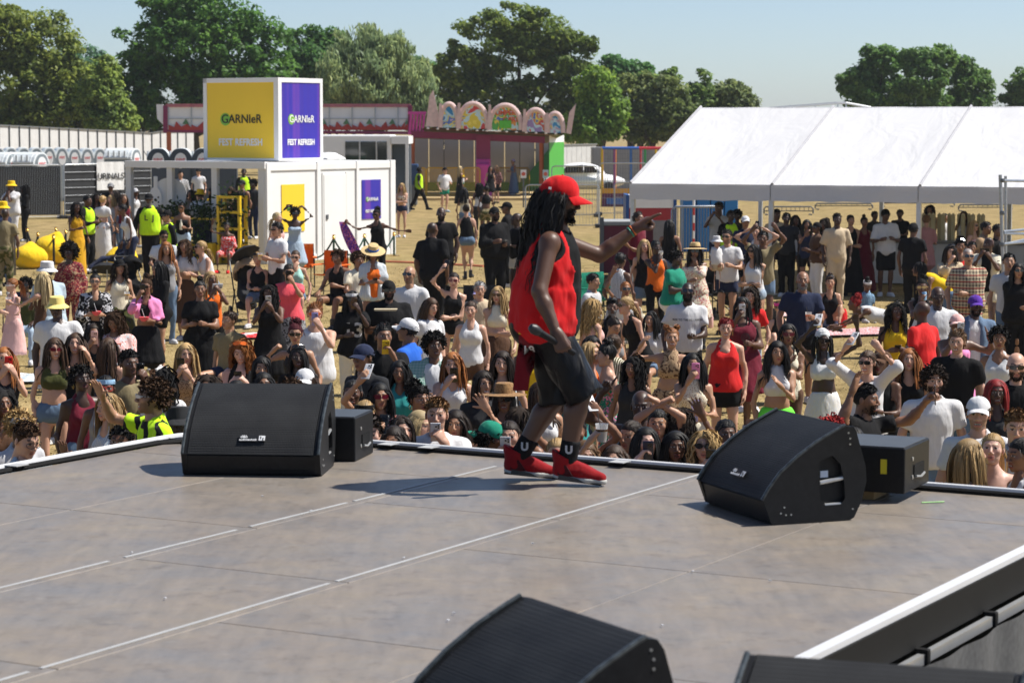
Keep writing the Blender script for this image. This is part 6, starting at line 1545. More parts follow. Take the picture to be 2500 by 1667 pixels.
for i in range(NB):
	x0, x1 = i * BAY + (.0 if i == 0 else .012), (i + 1) * BAY - .012
	obj('roof_panel', roof_sheet(x0, x1, -.06, EZ, HW, RZ), M_CAN, mq); obj('roof_panel', roof_sheet(x0, x1, HW + .01, RZ, 2 * HW + .06, EZ), M_CAN, mq)
	vl = MB()
	for k in range(13):
		x = x0 + (x1 - x0) * k / 12
		for z in (EZ - .32 + .012 * math.sin(k * 2.2), EZ + .0): vl.v.append((x, -.075 - .012 * math.sin(k * 1.3), z))
	for k in range(12): vl.f.append((2 * k, 2 * k + 2, 2 * k + 3, 2 * k + 1))
	vl.build('valance', M_CAN, mq, smooth=True)
	MB().box((x0, 2 * HW + .07, EZ - .32), (x1, 2 * HW + .08, EZ)).build('valance', M_CAN, mq)
	MB().tube([(x0 + .02, -.07, EZ + .015), (x0 + .02, HW, RZ + .02)], .03, 6).build('seam_welt', mat_plain('welt', (.40, .40, .42), .6), mq, smooth=True)
M_ALU = mat_plain('aluminium', (.55, .56, .57), .35, .7, .08, 8)
for i in range(NB + 1):
	x = i * BAY + (.05 if i == 0 else 0)
	for y in (0, 2 * HW): MB().box((x - .045, y - .045, 0), (x + .045, y + .045, EZ - .02)).build('pole', M_ALU, mq, bevel=.008); MB().box((x - .12, y - .12, 0), (x + .12, y + .12, .015)).build('base_plate', M_ALU, mq)
	MB().bar((x, 0, EZ - .05), (x, HW, RZ - .06), .07).build('rafter', M_ALU, mq); MB().bar((x, 2 * HW, EZ - .05), (x, HW, RZ - .06), .07).build('rafter', M_ALU, mq)
MB().bar((0, 0, EZ - .06), (NB * BAY, 0, EZ - .06), .08).build('eave_beam', M_ALU, mq); MB().bar((0, 2 * HW, EZ - .06), (NB * BAY, 2 * HW, EZ - .06), .08).build('eave_beam', M_ALU, mq); MB().bar((0, HW, RZ - .05), (NB * BAY, HW, RZ - .05), .08).build('ridge_beam', M_ALU, mq)
ld = thing('roof_frame', 'grey metal frame lying along the marquee ridge', 'frame', tuple(at_y(1960, 262, 57).xy) + (at_y(1960, 266, 57).z,)); s = 57 / F_PX
MB().tube([(-95 * s, 0, 0), (85 * s, 0, 14 * s), (105 * s, 0, 14 * s), (165 * s, 0, 3 * s)], .03, 6).build('rail', M_STEEL, ld);
for k in (-30, 30, 85, 105): MB().bar((k * s, 0, -.02), (k * s, 0, (14 if k > 80 else 9) * s), .03).build('strut', M_STEEL, ld)
# bar counter and what stands on it
q = at_z(2230, 718, 0); bc = thing('bar_counter', 'long white panelled bar counter under the marquee', 'counter', (at_y(2230, 600, 50.6).x, 50.6, 0), tang)
hC = at_y(2230, 588, bc.location.y).z
M_CNT = mat_plain('counter_panel', (.62, .63, .65), .5, 0, .05, 2); M_CTOP = mat_plain('counter_top', (.20, .20, .20), .4, 0, .1, 5)
for i in range(9): MB().box((-1.4 + .62 * i, 0, .03), (-1.4 + .62 * i + .612, .5, hC - .05)).build('front_panel', M_CNT, bc)
MB().box((-1.45, -.05, hC - .05), (4.25, .6, hC)).build('counter_top', M_CTOP, bc, bevel=.008)
cs = thing('cup_stacks', 'tall stacks of cream plastic cups on the bar counter', 'cups', tuple(at_y(2325, 585, bc.location.y + .2)), tang); s = bc.location.y / F_PX
for i in range(13):
	x = -.62 + .105 * i; me = tpl('cupstack', lambda: MB().lathe([(.040, 0)] + [(r_, z_) for k in range(12) for r_, z_ in ((.044, .02 + .045 * k), (.047, .04 + .045 * k), (.041, .045 + .045 * k))] + [(.001, .58)], 12).mesh('cup_stack', True)); obj('cup_stack', me, mat_plain('cup_cream', (.62, .56, .36), .5, 0, .06), cs, (x, .1 * (i % 2), -.02), None)
# kiosk, generator and booth behind the counter side
q = at_z(1590, 640, 0); ks = thing('drinks_kiosk', 'red white and blue banded kiosk behind the marquee corner', 'kiosk', (at_y(1590, 500, 62).x, 62, 0)); s = 62 / F_PX
zt, zr, zb_ = at_y(1590, 478, 62).z, at_y(1590, 508, 62).z, at_y(1590, 538, 62).z
MB().box((-54 * s, 0, zr), (54 * s, 1.5, zt)).build('upper_panel', M_WHITE, ks); MB().box((-54 * s, 0, zb_), (54 * s, 1.5, zr - .004)).build('red_panel', mat_plain('kiosk_red', (.35, .02, .03), .5), ks); MB().box((-54 * s, 0, 0), (54 * s, 1.5, zb_ - .004)).build('base', mat_plain('kiosk_base', (.2, .2, .22), .5), ks)
for x in (-62, 54): MB().box((x * s, -.03, 0), ((x + 8) * s, 1.53, zt + .02)).build('blue_post', mat_plain('kiosk_blue', (.015, .08, .28), .5), ks)
q = at_z(1525, 690, 0); gn = thing('generator', 'maroon generator cabinet with white lettering right of the performer', 'generator', (at_y(1520, 600, 53).x, 53, 0)); s = 53 / F_PX; zt = at_y(1520, 540, 53).z
MB().box((-48 * s, 0, .1), (75 * s, 1.2, zt - .1)).build('cabinet', mat_plain('generator_maroon', (.16, .008, .03), .45, 0, .08, 2), gn, bevel=.02); MB().box((-52 * s, -.02, zt - .1), (79 * s, 1.22, zt)).build('lid', mat_plain('lid_grey', (.35, .36, .36), .5), gn, bevel=.02); MB().box((-56 * s, -.05, 0), (-46 * s, .1, zt + .08)).build('corner_post', M_DKSTEEL, gn)
MB().prism([(-38 * s, zt * .60), (-30 * s, zt * .72), (-22 * s, zt * .60)], -.006, 0).build('white_mark', M_TXTW, gn)
bt = thing('blue_booth', 'bright blue portable booth in the shade behind the hi-vis steward', 'booth', (at_y(1735, 600, 64).x, 64, 0)); s = 64 / F_PX; zt = at_y(1735, 487, 64).z
for i in range(4): MB().box(((-68 + 34 * i) * s, 0, 0), ((-36 + 34 * i) * s, 1.2, zt)).build('panel', mat_plain('booth_blue', (.02, .20, .48), .45, 0, .1, 2), bt, bevel=.02)
MB().box((-70 * s, -.05, zt), (70 * s, 1.25, zt + .06)).build('roof', M_WHITE, bt)
crowd_barrier(1640, 1760, 650, 505, 'steel barrier in the shade under the left of the marquee', M_STEEL, 'barrier', 'steel mesh fence panels', 16)
for px, lb in ((1693, 'red and white striped tent pole left of the hi-vis steward'),):
	q = at_z(px, 640, 0); o = thing('striped_pole', lb, 'pole', (q.x, q.y, 0)); zt = at_y(px, 487, q.y).z
	for k in range(8): MB().tube([(0, 0, zt * k / 8), (0, 0, zt * (k + 1) / 8)], .03, 8).build('band', M_WHITE if k % 2 else mat_plain('band_red', (.55, .03, .03), .5), o)
# far barriers in the dry field seen under the marquee
for i, (p0, p1, yb, yt) in enumerate(((1990, 2130, 512, 497), (2150, 2330, 505, 494), (2340, 2470, 516, 500), (1865, 1985, 525, 505))):
	crowd_barrier(p0, p1, yb, yt, 'low grey railing out in the field, %s seen under the marquee' % ORD[i], M_DKSTEEL, 'barrier', 'far railings', 10)
# -- scaffold at the right edge
q = at_g(2458, 880); YS = q.y; sf = thing('scaffold', 'galvanised scaffold tower with guard rails at the right edge', 'scaffold', (at_y(2450, 880, YS).x, YS, ground_z(YS)))
def sl2(px, py, dy=0): v = at_y(px, py, YS + dy) - Vector(sf.location); v.y = dy; return v
MB().tube([(sl2(2450, 880).x, 0, 0), sl2(2450, 700), sl2(2442, 427)], .027, 8).build('standard', M_STEEL, sf, smooth=True); MB().tube([(sl2(2455, 880, 1.8).x, 1.8, 0), sl2(2455, 430, 1.8)], .024, 8).build('standard', M_STEEL, sf, smooth=True)
for a, b in (((2443, 441), (2560, 443)), ((2450, 566), (2560, 555)), ((2450, 596), (2560, 585)), ((2450, 672), (2560, 665)), ((2448, 598), (2560, 572)), ((2450, 570), (2560, 572))): MB().tube([sl2(*a), sl2(*b, dy=.6)], .022, 7).build('rail', M_STEEL, sf, smooth=True)
MB().tube([sl2(2452, 860), sl2(2560, 700, .5)], .02, 7).build('diagonal', M_STEEL, sf, smooth=True)
for py in (441, 520, 597, 674): MB().lathe([(.04, -.03), (.045, 0), (.04, .03)], 10).build('coupler', M_DKSTEEL, sf, tuple(sl2(2447, py)))
# black cabinet at the left edge
q = at_z(6, 677, 0); sp = thing('speaker_cabinet', 'black cabinet with a cable at the left edge', 'cabinet', (q.x, q.y, 0)); s = q.y / F_PX; zt = at_y(6, 570, q.y).z
MB().box((-30 * s, 0, 0), (18 * s, .7, zt)).build('body', M_BLACKP, sp, bevel=.015); MB().box((-28 * s, -.015, .05), (14 * s, -.002, zt - .08)).build('front_cloth', mat_fabric('black'), sp); MB().lathe([(.05, 0), (.055, .35), (.001, .36)], 12).build('canister', mat_plain('canister', (.04, .06, .09), .4), sp, (14 * s, -.12, 0))
# orange cable line on the grass
q0, q1 = at_z(925, 640, 0), at_z(1180, 652, 0); cbl = thing('ground_line', 'orange cable line laid on the grass past the container', 'cable', tuple(q0)); MB().tube([Vector((0, 0, .02)), (q1 - q0) * .5 + Vector((0, .2, .02)), (q1 - q0) + Vector((0, 0, .02))], .03, 6).build('cable', mat_plain('cable_orange', (.55, .16, .08), .6), cbl)
# -- stage
stage = thing('stage', 'thrust stage of worn grey plywood decks with white edging', 'stage', (0, 0, 0), 0)
def sp_(a, v, z=STG_Z): return SU * a + SV * v + Vector((0, 0, z))
SM = Matrix(((SU.x, SV.x, 0, 0), (SU.y, SV.y, 0, 0), (0, 0, 1, 0), (0, 0, 0, 1)))
def mat_ply(seed):
	m, n, p = new_mat('deck_plywood')
	v = coords(n, rot=(0, 0, -STG_ANG)); v.node.inputs['Location'].default_value = (seed * 5.3, seed * 2.1, 0)
	grain = noise(n, coords(n, (9, 1.6, 1), rot=(0, 0, 0)), 1.6, 5, .65, .4)
	big = noise(n, v, 1.5, 5, .65); blue = noise(n, v, 2.6, 4, .65, .4); dirt = noise(n, v, 9, 5, .7)
	a = ramp(n, [(.32, (.182, .161, .141)), (.52, (.208, .178, .147)), (.70, (.228, .194, .152))]); n.links.new(big, a.inputs[0])
	b = ramp(n, [(.42, (0, 0, 0)), (.62, (1, 1, 1))]); n.links.new(blue, b.inputs[0])
	f = nd(n, 'ShaderNodeMath', operation='MULTIPLY'); n.links.new(b.outputs[0], f.inputs[0]); f.inputs[1].default_value = .32
	c = mixc(n, f.outputs[0], a.outputs[0], (.166, .170, .176))
	g = ramp(n, [(.3, (.86, .86, .86)), (.7, (1.10, 1.08, 1.07))]); n.links.new(grain, g.inputs[0]); c = mixc(n, 1.0, c, g.outputs[0], 'MULTIPLY')
	d = ramp(n, [(.28, (.78, .76, .74)), (.45, (1, 1, 1)), (.76, (1.08, 1.06, 1.02))]); n.links.new(dirt, d.inputs[0]); c = mixc(n, 1.0, c, d.outputs[0], 'MULTIPLY')
	sc1 = noise(n, coords(n, (3, 40, 1), rot=(0, 0, .5)), 1.3, 2, .6); sr = ramp(n, [(.70, (0, 0, 0)), (.78, (1, 1, 1))]); n.links.new(sc1, sr.inputs[0]); fs = nd(n, 'ShaderNodeMath', operation='MULTIPLY'); n.links.new(sr.outputs[0], fs.inputs[0]); fs.inputs[1].default_value = .35; c = mixc(n, fs.outputs[0], c, (.40, .37, .33))
	n.links.new(c, p.inputs['Base Color'])
	r = ramp(n, [(.3, (.34,) * 3), (.7, (.52,) * 3)]); n.links.new(big, r.inputs[0]); n.links.new(r.outputs[0], p.inputs['Roughness'])
	p.inputs['Specular IOR Level'].default_value = .5
	bump(n, p, dirt, .12, .01)
	return m
PLY = [mat_ply(i) for i in range(5)]
rows = [(STG_V0 + 1.218 * i, STG_V0 + 1.218 * (i + 1)) for i in range(5)]
def deck(a0, a1, v0, v1, mat, h=.06):
	o = MB().box((a0 + .003, v0 + .003, STG_Z - h), (a1 - .003, v1 - .003, STG_Z), SM).build('deck_panel', mat, stage, bevel=.003, seg=1)
	return o
for i, (v0, v1) in enumerate(rows):
	offs = (0, 0, 1, 0, 0)[i]; a = 1.0 + offs
	cuts = [0.5] + [x for x in np.arange(2.0 + offs, STG_A, 2.0)] + [STG_A]
	for j in range(len(cuts) - 1):
		if cuts[j + 1] - cuts[j] > .3: deck(cuts[j], cuts[j + 1], v0, v1, PLY[(i * 3 + j * 2) % 5])
for i in range(4):                                             # main stage beside the thrust
	for j in range(4): deck(-1 + 2.1 * j, 1.1 + 2.1 * j, STG_V0 - 1.22 * (i + 1), STG_V0 - 1.22 * i, PLY[(i + 2 * j) % 5])
M_TAPE = mat_plain('white_tape', (.38, .385, .385), .55, 0, .1, 9); M_EDGE = mat_plain('white_edging', (.55, .56, .58), .5, 0, .05, 4); M_RUB = mat_plain('black_rubber', (.007, .007, .007), .7, 0, .12, 8, 0, .2)
def tape(a0, a1, v, w=.019): MB().box((a0, v - w / 2, STG_Z + .001), (a1, v + w / 2, STG_Z + .004), SM).build('tape_strip', M_TAPE, stage)
for a0, a1 in ((7.95, 8.88), (9.0, 9.9), (10.02, 10.92), (10.99, 12.55)): tape(a0, a1, 7.215)
for a0, a1 in ((4.9, 6.9), (6.97, 8.93), (8.99, 12.85)): tape(a0, a1, 5.998)
# edging: a white lip round the thrust, with black rubber inside it and tabs of white tape
def edge(pts, w, z0, z1, mat, nm):
	mm = MB()
	for a, b in zip(pts, pts[1:]): mm.bar(a, b, w, z1)
	return mm.build(nm, mat, stage)
lf = [sp_(1, STG_V1 + .03), sp_(12.5, STG_V1 + .03)]; corner = [sp_(12.5 + .48 * math.sin(t * PI / 12), STG_V1 - .45 + .48 * math.cos(t * PI / 12)) for t in range(7)]; fr_ = [sp_(STG_A + .03, STG_V1 - .45), sp_(STG_A + .03, STG_V0)]
for seg, nm in ((lf, 'left_edging'), (corner, 'corner_edging'), (fr_, 'front_edging')):
	pl = [p + Vector((0, 0, .02)) for p in seg]
	MB().tube(pl, .021, 8).build(nm, M_EDGE, stage, smooth=True)
MB().tube([sp_(8, STG_V1 - .035, STG_Z + .012), sp_(12.35, STG_V1 - .035, STG_Z + .012), sp_(STG_A - .04, STG_V1 - .5, STG_Z + .012), sp_(STG_A - .035, 7, STG_Z + .012), sp_(STG_A - .04, STG_V0 + .02, STG_Z + .012)], .018, 7).build('rubber_trim', M_RUB, stage, smooth=True)
for a, v in ((11.0, STG_V1 - .03), (STG_A - .05, 8.55), (STG_A - .05, 7.9), (STG_A - .05, 6.55), (STG_A - .05, 8.2)): MB().box((a - .06, v - .05, STG_Z + .032), (a + .05, v + .05, STG_Z + .036), SM).build('tape_tab', M_TAPE, stage)
MB().bar(sp_(6.9, STG_V0 + .02, STG_Z + .012), sp_(STG_A, STG_V0 + .02, STG_Z + .012), .058, .025).build('right_edging', M_EDGE, stage)
# under-structure on the right side: dark gap, aluminium rail with clamps, black skirt
MB().box((6.2, STG_V0 - .02, STG_Z - .16), (STG_A, STG_V0 + .01, STG_Z - .002), SM).build('fascia', M_RUB, stage)
MB().box((6.2, STG_V0 - .07, STG_Z - .215), (STG_A, STG_V0 - .04, STG_Z - .17), SM).build('side_rail', M_ALU, stage)
for i in range(7): a = 6.9 + .9 * i; MB().box((a, STG_V0 - .085, STG_Z - .225), (a + .04, STG_V0 - .02, STG_Z - .15), SM).build('clamp', M_RUB, stage, bevel=.008)
def skirt(a0, a1, v, nrmv, z1, nm, alongA=True):
	n = int(abs(a1 - a0) / .07) + 2; mm = MB()
	for i in range(n):
		t = a0 + (a1 - a0) * i / (n - 1); w = .03 * math.sin(i * .9) + .02 * math.sin(i * .37)
		for z in (-.46, z1):
			k = 1.0 if z < 0 else .3
			mm.v.append(tuple(SU * t + SV * (v + nrmv * w * k) + Vector((0, 0, z))) if alongA else tuple(SU * (v + nrmv * w * k) + SV * t + Vector((0, 0, z))))
	for i in range(n - 1): mm.f.append((2 * i, 2 * i + 2, 2 * i + 3, 2 * i + 1))
	return mm.build(nm, mat_plain('skirt_cloth', (.075, .077, .080), .8, 0, .3, 30, .3), stage, smooth=True)
skirt(6.2, STG_A, STG_V0 - .12, -1, STG_Z - .20, 'skirt'); skirt(STG_V0, STG_V1, STG_A - .03, 1, STG_Z - .07, 'skirt', False); skirt(1, STG_A, STG_V1 - .03, 1, STG_Z - .07, 'skirt'); skirt(-1.3, STG_V0, 7.38, 1, STG_Z - .07, 'skirt', False)
MB().box((6.8, STG_V0 - 1.9, -.45), (STG_A + .5, STG_V0 - .3, -.438), SM).build('pit_floor', mat_plain('pit_cover', (.07, .072, .075), .75, 0, .3, 12, .4), stage)
r_ = random.Random(4)
# -- wedge monitors
def mat_grille():
	m, n, p = new_mat('speaker_grille'); v = coords(n)
	t = nd(n, 'ShaderNodeTexVoronoi'); n.links.new(v, t.inputs['Vector']); t.inputs['Scale'].default_value = 110; t.inputs['Randomness'].default_value = .0
	r = ramp(n, [(.30, (.004, .004, .004)), (.5, (.018, .019, .021))]); n.links.new(t.outputs['Distance'], r.inputs[0])
	d = ramp(n, [(.35, (.75,) * 3), (.7, (1.35, 1.35, 1.3))]); n.links.new(noise(n, v, 5, 4), d.inputs[0]); n.links.new(mixc(n, 1.0, r.outputs[0], d.outputs[0], 'MULTIPLY'), p.inputs['Base Color'])
	p.inputs['Roughness'].default_value = .55; p.inputs['Specular IOR Level'].default_value = .25; bump(n, p, t.outputs['Distance'], .6, .004)
	return m
M_GRL = mat_grille()
def mat_cabinet():
	m, n, p = new_mat('cabinet_paint'); v = coords(n); w = noise(n, v, 26, 5, .75); r = ramp(n, [(.3, (.006, .006, .007)), (.66, (.012, .0125, .0135)), (.82, (.04, .04, .04))]); n.links.new(w, r.inputs[0]); n.links.new(r.outputs[0], p.inputs['Base Color']); p.inputs['Roughness'].default_value = .45; p.inputs['Specular IOR Level'].default_value = .25; bump(n, p, noise(n, v, 180, 2), .25, .003)
	return m
M_CAB = mat_cabinet(); M_HND = mat_plain('handle_metal', (.45, .45, .44), .35, .6, .15, 20)
WP = [(.0, .13), (.035, .185), (.10, .265), (.20, .345), (.31, .415), (.42, .47), (.48, .497), (.515, .49), (.54, .455), (.595, .28), (.60, .20), (.575, .10), (.53, .015), (.50, 0), (.07, 0), (.045, .012)]
def wedge(label, W=.74):
	o = thing('stage_monitor', label, 'speaker', (0, 0, 0), 0, 'wedge monitors on the stage')
	side = .022
	core = MB()
	core.v += []
	# body: profile swept across the width, grille recessed a little
	inner = [(y + .012 if i < 7 else y, z - (.010 if i < 7 else 0)) for i, (y, z) in enumerate(WP)]
	M = Matrix(((0, 1, 0, 0), (1, 0, 0, 0), (0, 0, 1, 0), (0, 0, 0, 1)))
	MB().prism(inner, -W / 2 + side, W / 2 - side, M).build('cabinet', M_CAB, o)
	for sx in (-1, 1):
		# cheeks with an opening for the hand
		c = MB(); outer = WP; n = len(outer); hole = [(.32, .32), (.40, .345), (.445, .30), (.47, .20), (.475, .12), (.45, .085), (.36, .085), (.33, .11), (.325, .2)]
		bm = bmesh.new()
		x0, x1 = (W / 2 - side, W / 2 + .012) if sx > 0 else (-W / 2 - .012, -W / 2 + side)
		lo = [bm.verts.new((x1 if sx > 0 else x0, y, z)) for y, z in outer]; hi = [bm.verts.new((x1 if sx > 0 else x0, y, z)) for y, z in hole]
		es = [bm.edges.new((lo[i], lo[(i + 1) % n])) for i in range(n)] + [bm.edges.new((hi[i], hi[(i + 1) % len(hole)])) for i in range(len(hole))]
		bmesh.ops.triangle_fill(bm, edges=es, use_beauty=True)
		bmesh.ops.dissolve_limit(bm, angle_limit=.01, verts=bm.verts, edges=bm.edges)
		ret = bmesh.ops.extrude_face_region(bm, geom=bm.faces[:])
		for v in ret['geom']:
			if isinstance(v, bmesh.types.BMVert): v.co.x = x0 if sx > 0 else x1
		bmesh.ops.recalc_face_normals(bm, faces=bm.faces); me = bpy.data.meshes.new('cheek'); bm.to_mesh(me); bm.free()
		ck = obj('side_cheek', me, M_CAB, o)
		xo = sx * (W / 2 + .0); MB().tube([(xo, .33, .205), (xo, .47, .225)], .011, 7).build('handle_bar', M_HND, ck, smooth=True); MB().tube([(xo, .36, .088), (xo, .455, .090)], .008, 7).build('handle_lip', M_HND, ck, smooth=True)
		MB().box((sx * (W / 2 - .03) - .004, .30, .07), (sx * (W / 2 - .03) + .004, .49, .36)).build('handle_cup', M_RUB, ck)
		pts = [(sx * (W / 2 + .004), y - .004, z + .004) for y, z in WP[:7]]
		MB().tube(pts, .010, 6).build('edge_trim', mat_plain('worn_trim', (.05, .06, .065), .3, .2, .6, 30), ck, smooth=True)
		if sx > 0: MB().box((xo - .018, .34, .23), (xo - .012, .385, .265)).build('sticker', mat_plain('label_pale', (.55, .62, .72), .5), ck)
		for (y, z) in ((.10, .06), (.13, .05), (.16, .05), (.12, .09), (.50, .40), (.50, .43), (.49, .46), (.52, .06)): MB().lathe([(.005, 0), (.005, .003), (.001, .003)], 6).build('screw', M_HND, ck, (sx * (W / 2 + .012), y, z), (0, sx * PI / 2, 0))
	g = MB(); N = 18
	for i, (y, z) in enumerate(WP[:7]):
		g.v += [(-W / 2 + side + .004, y + .002, z + .002), (W / 2 - side - .004, y + .002, z + .002)]
	for i in range(6): g.f.append((2 * i, 2 * i + 1, 2 * i + 3, 2 * i + 2))
	gr = g.build('grille', M_GRL, o, smooth=True)
	lb = MB().box((-.075, 0, -.02), (.085, .004, .025)).build('badge', M_BLACKP, o); q0, q1 = Vector((0, .035, .185)), Vector((0, .10, .265)); up = (q1 - q0).normalized(); nr = Vector((1, 0, 0)).cross(up)
	c = q0.lerp(q1, .35) + nr * .008
	FM = face_matrix(c, (1, 0, 0), up)
	lb.matrix_local = FM @ Matrix.Rotation(-PI / 2, 4, 'X') @ Matrix.Translation((0, -.002, 0))
	for tx, x, y, sz in (('d&b', -.045, .010, .026), ('audiotechnik', -.02, -.010, .020)): t = obj('lettering', text_mesh(tx, sz, .0005, .0004), M_TXTW, o); t.matrix_local = FM @ Matrix.Translation((x, y, .007))
	k = MB().box((.044, -.014, 0), (.080, .018, .002)).build('logo_block', M_TXTW, o); k.matrix_local = FM @ Matrix.Translation((0, 0, .005)); k2 = MB().box((.052, -.004, 0), (.058, .012, .001)).build('logo_mark', M_BLACKP, o); k2.matrix_local = FM @ Matrix.Translation((0, 0, .0076)); k3 = MB().box((.066, -.014, 0), (.072, .004, .001)).build('logo_mark', M_BLACKP, o); k3.matrix_local = FM @ Matrix.Translation((0, 0, .0076))
	return o
def set_wedge(o, p, facing):
	"""p: middle of the front foot line; facing: unit vector the grille looks along (horizontal)"""
	f = Vector(facing).normalized(); o.location = (p[0], p[1], STG_Z + .001); o.rotation_euler = (0, 0, math.atan2(f.y, f.x) + PI / 2)
w1 = wedge('black wedge monitor at the front left of the stage facing the camera', .80)
c1 = at_z(612, 1163, STG_Z); set_wedge(w1, (c1.x, c1.y - .02), (-.085, -1, 0))
w2 = copy_tree(w1); tag(w2, 'black wedge monitor at the front right of the stage turned to the left', 'speaker'); w2.scale = (.95, 1, 1)
A, B = at_z(1700, 1232, STG_Z), at_z(1900, 1280, STG_Z); f = Vector((-.93, -.36, 0)).normalized(); c = (A + B) / 2 + f * .04; set_wedge(w2, c, f)
w3 = copy_tree(w1); tag(w3, 'black wedge monitor cut off at the bottom centre of the picture', 'speaker'); w3.scale = (.93, 1, 1)
A, B = at_z(1285, 1455, STG_Z + .5), at_z(1580, 1552, STG_Z + .5); wd = (B - A).normalized(); f = Vector((wd.y, -wd.x, 0)); f = f if f.x < 0 else -f; c = (A + B) / 2 + f * .49; set_wedge(w3, c, f)
w4 = copy_tree(w1); tag(w4, 'black wedge monitor cut off at the bottom right corner', 'speaker')
A, B = at_z(1850, 1595, STG_Z + .5), at_z(2480, 1640, STG_Z + .5); wd = (B - A).normalized(); f = Vector((wd.y, -wd.x, 0)); c = (A + B) / 2 + f * .49; set_wedge(w4, c, f)
# flat black cabinets behind the wedges
def cabinet(label, L, D, H, z, loc, rz, sticker=False):
	o = thing('bass_cabinet', label, 'speaker', (loc[0], loc[1], STG_Z + z + .002), rz, 'low black cabinets at the stage lip')
	MB().box((-L, 0, 0), (0, D, H)).build('body', M_CAB, o, bevel=.008); MB().box((-L + .01, .01, H + .001), (-.01, D - .01, H + .004)).build('top_panel', mat_plain('cabinet_top', (.055, .06, .065), .45, 0, .2, 10), o)
	for x, zz in ((.001, .3), (.001, .7)): MB().lathe([(.012, 0), (.012, .004), (.001, .005)], 8).build('screw', M_HND, o, (x, D * .3, H * zz), (0, PI / 2, 0))
	MB().box((.001, D * .35, H * .30), (.006, D * .75, H * .55)).build('handle_cup', M_RUB, o); MB().tube([(.012, D * .38, H * .30), (.016, D * .55, H * .26), (.012, D * .72, H * .30)], .007, 6).build('handle_bar', M_HND, o)
	if sticker: MB().box((-.135, -.004, H * .42), (-.10, -.001, H * .74)).build('yellow_sticker', mat_plain('sticker_yellow', (.65, .55, .02), .5), o)
	if z > .02: MB().box((-L * .8, .05, -z), (-L * .3, D * .7, -.002)).build('support_block', mat_plain('pine', (.40, .25, .10), .7, 0, .2, 8), o)
	return o
q = at_z(878, 1105, STG_Z); cabinet('low black cabinet behind the left wedge at the stage lip', .75, .42, .27, .0, (q.x, q.y - .42), rad(-12))
q = at_z(2208, 1207, STG_Z + .05); cabinet('low black cabinet with yellow sticker behind the right wedge', .62, .50, .25, .05, (q.x, q.y), rad(-25), True)
# cable at the left of the stage and a green straw and bits on the boards
q = at_z(400, 1075, STG_Z); cb_ = thing('cable', 'black cable running to the left wedge along the stage lip', 'cable', tuple(q)); q2 = at_z(470, 1092, STG_Z); MB().tube([Vector((0, 0, .012)), (q2 - q) * .5 + Vector((0, .06, .012)), q2 - q + Vector((0, 0, .012))], .010, 6).build('cord', M_RUB, cb_, smooth=True)
q = at_z(2250, 1229, STG_Z); q2 = at_z(2305, 1227, STG_Z); o = thing('green_straw', 'thin green straw lying on the deck near the right cabinet', 'straw', tuple(q)); MB().tube([(0, 0, .006), q2 - q + Vector((0, 0, .006))], .004, 6).build('stem', mat_plain('straw_green', (.25, .6, .15), .5), o)
for i, (x, y) in enumerate(((640, 1214), (402, 1464), (321, 1352), (1108, 1501), (1095, 1518), (1618, 1530), (1880, 1421), (1690, 1398), (985, 1365), (1300, 1330), (760, 1250))):
	q = at_z(x, y, STG_Z); o = thing('paper_scrap', 'small pale scrap of paper on the boards, %s from the left' % ORD[i], 'litter', tuple(q), i, 'scraps of litter on the stage boards'); MB().prism([(-.007, 0), (.006, -.002), (.008, .005), (-.002, .007)], 0, .004).build('scrap', M_EDGE, o, None, (PI / 2, 0, 0)).location.z = .008
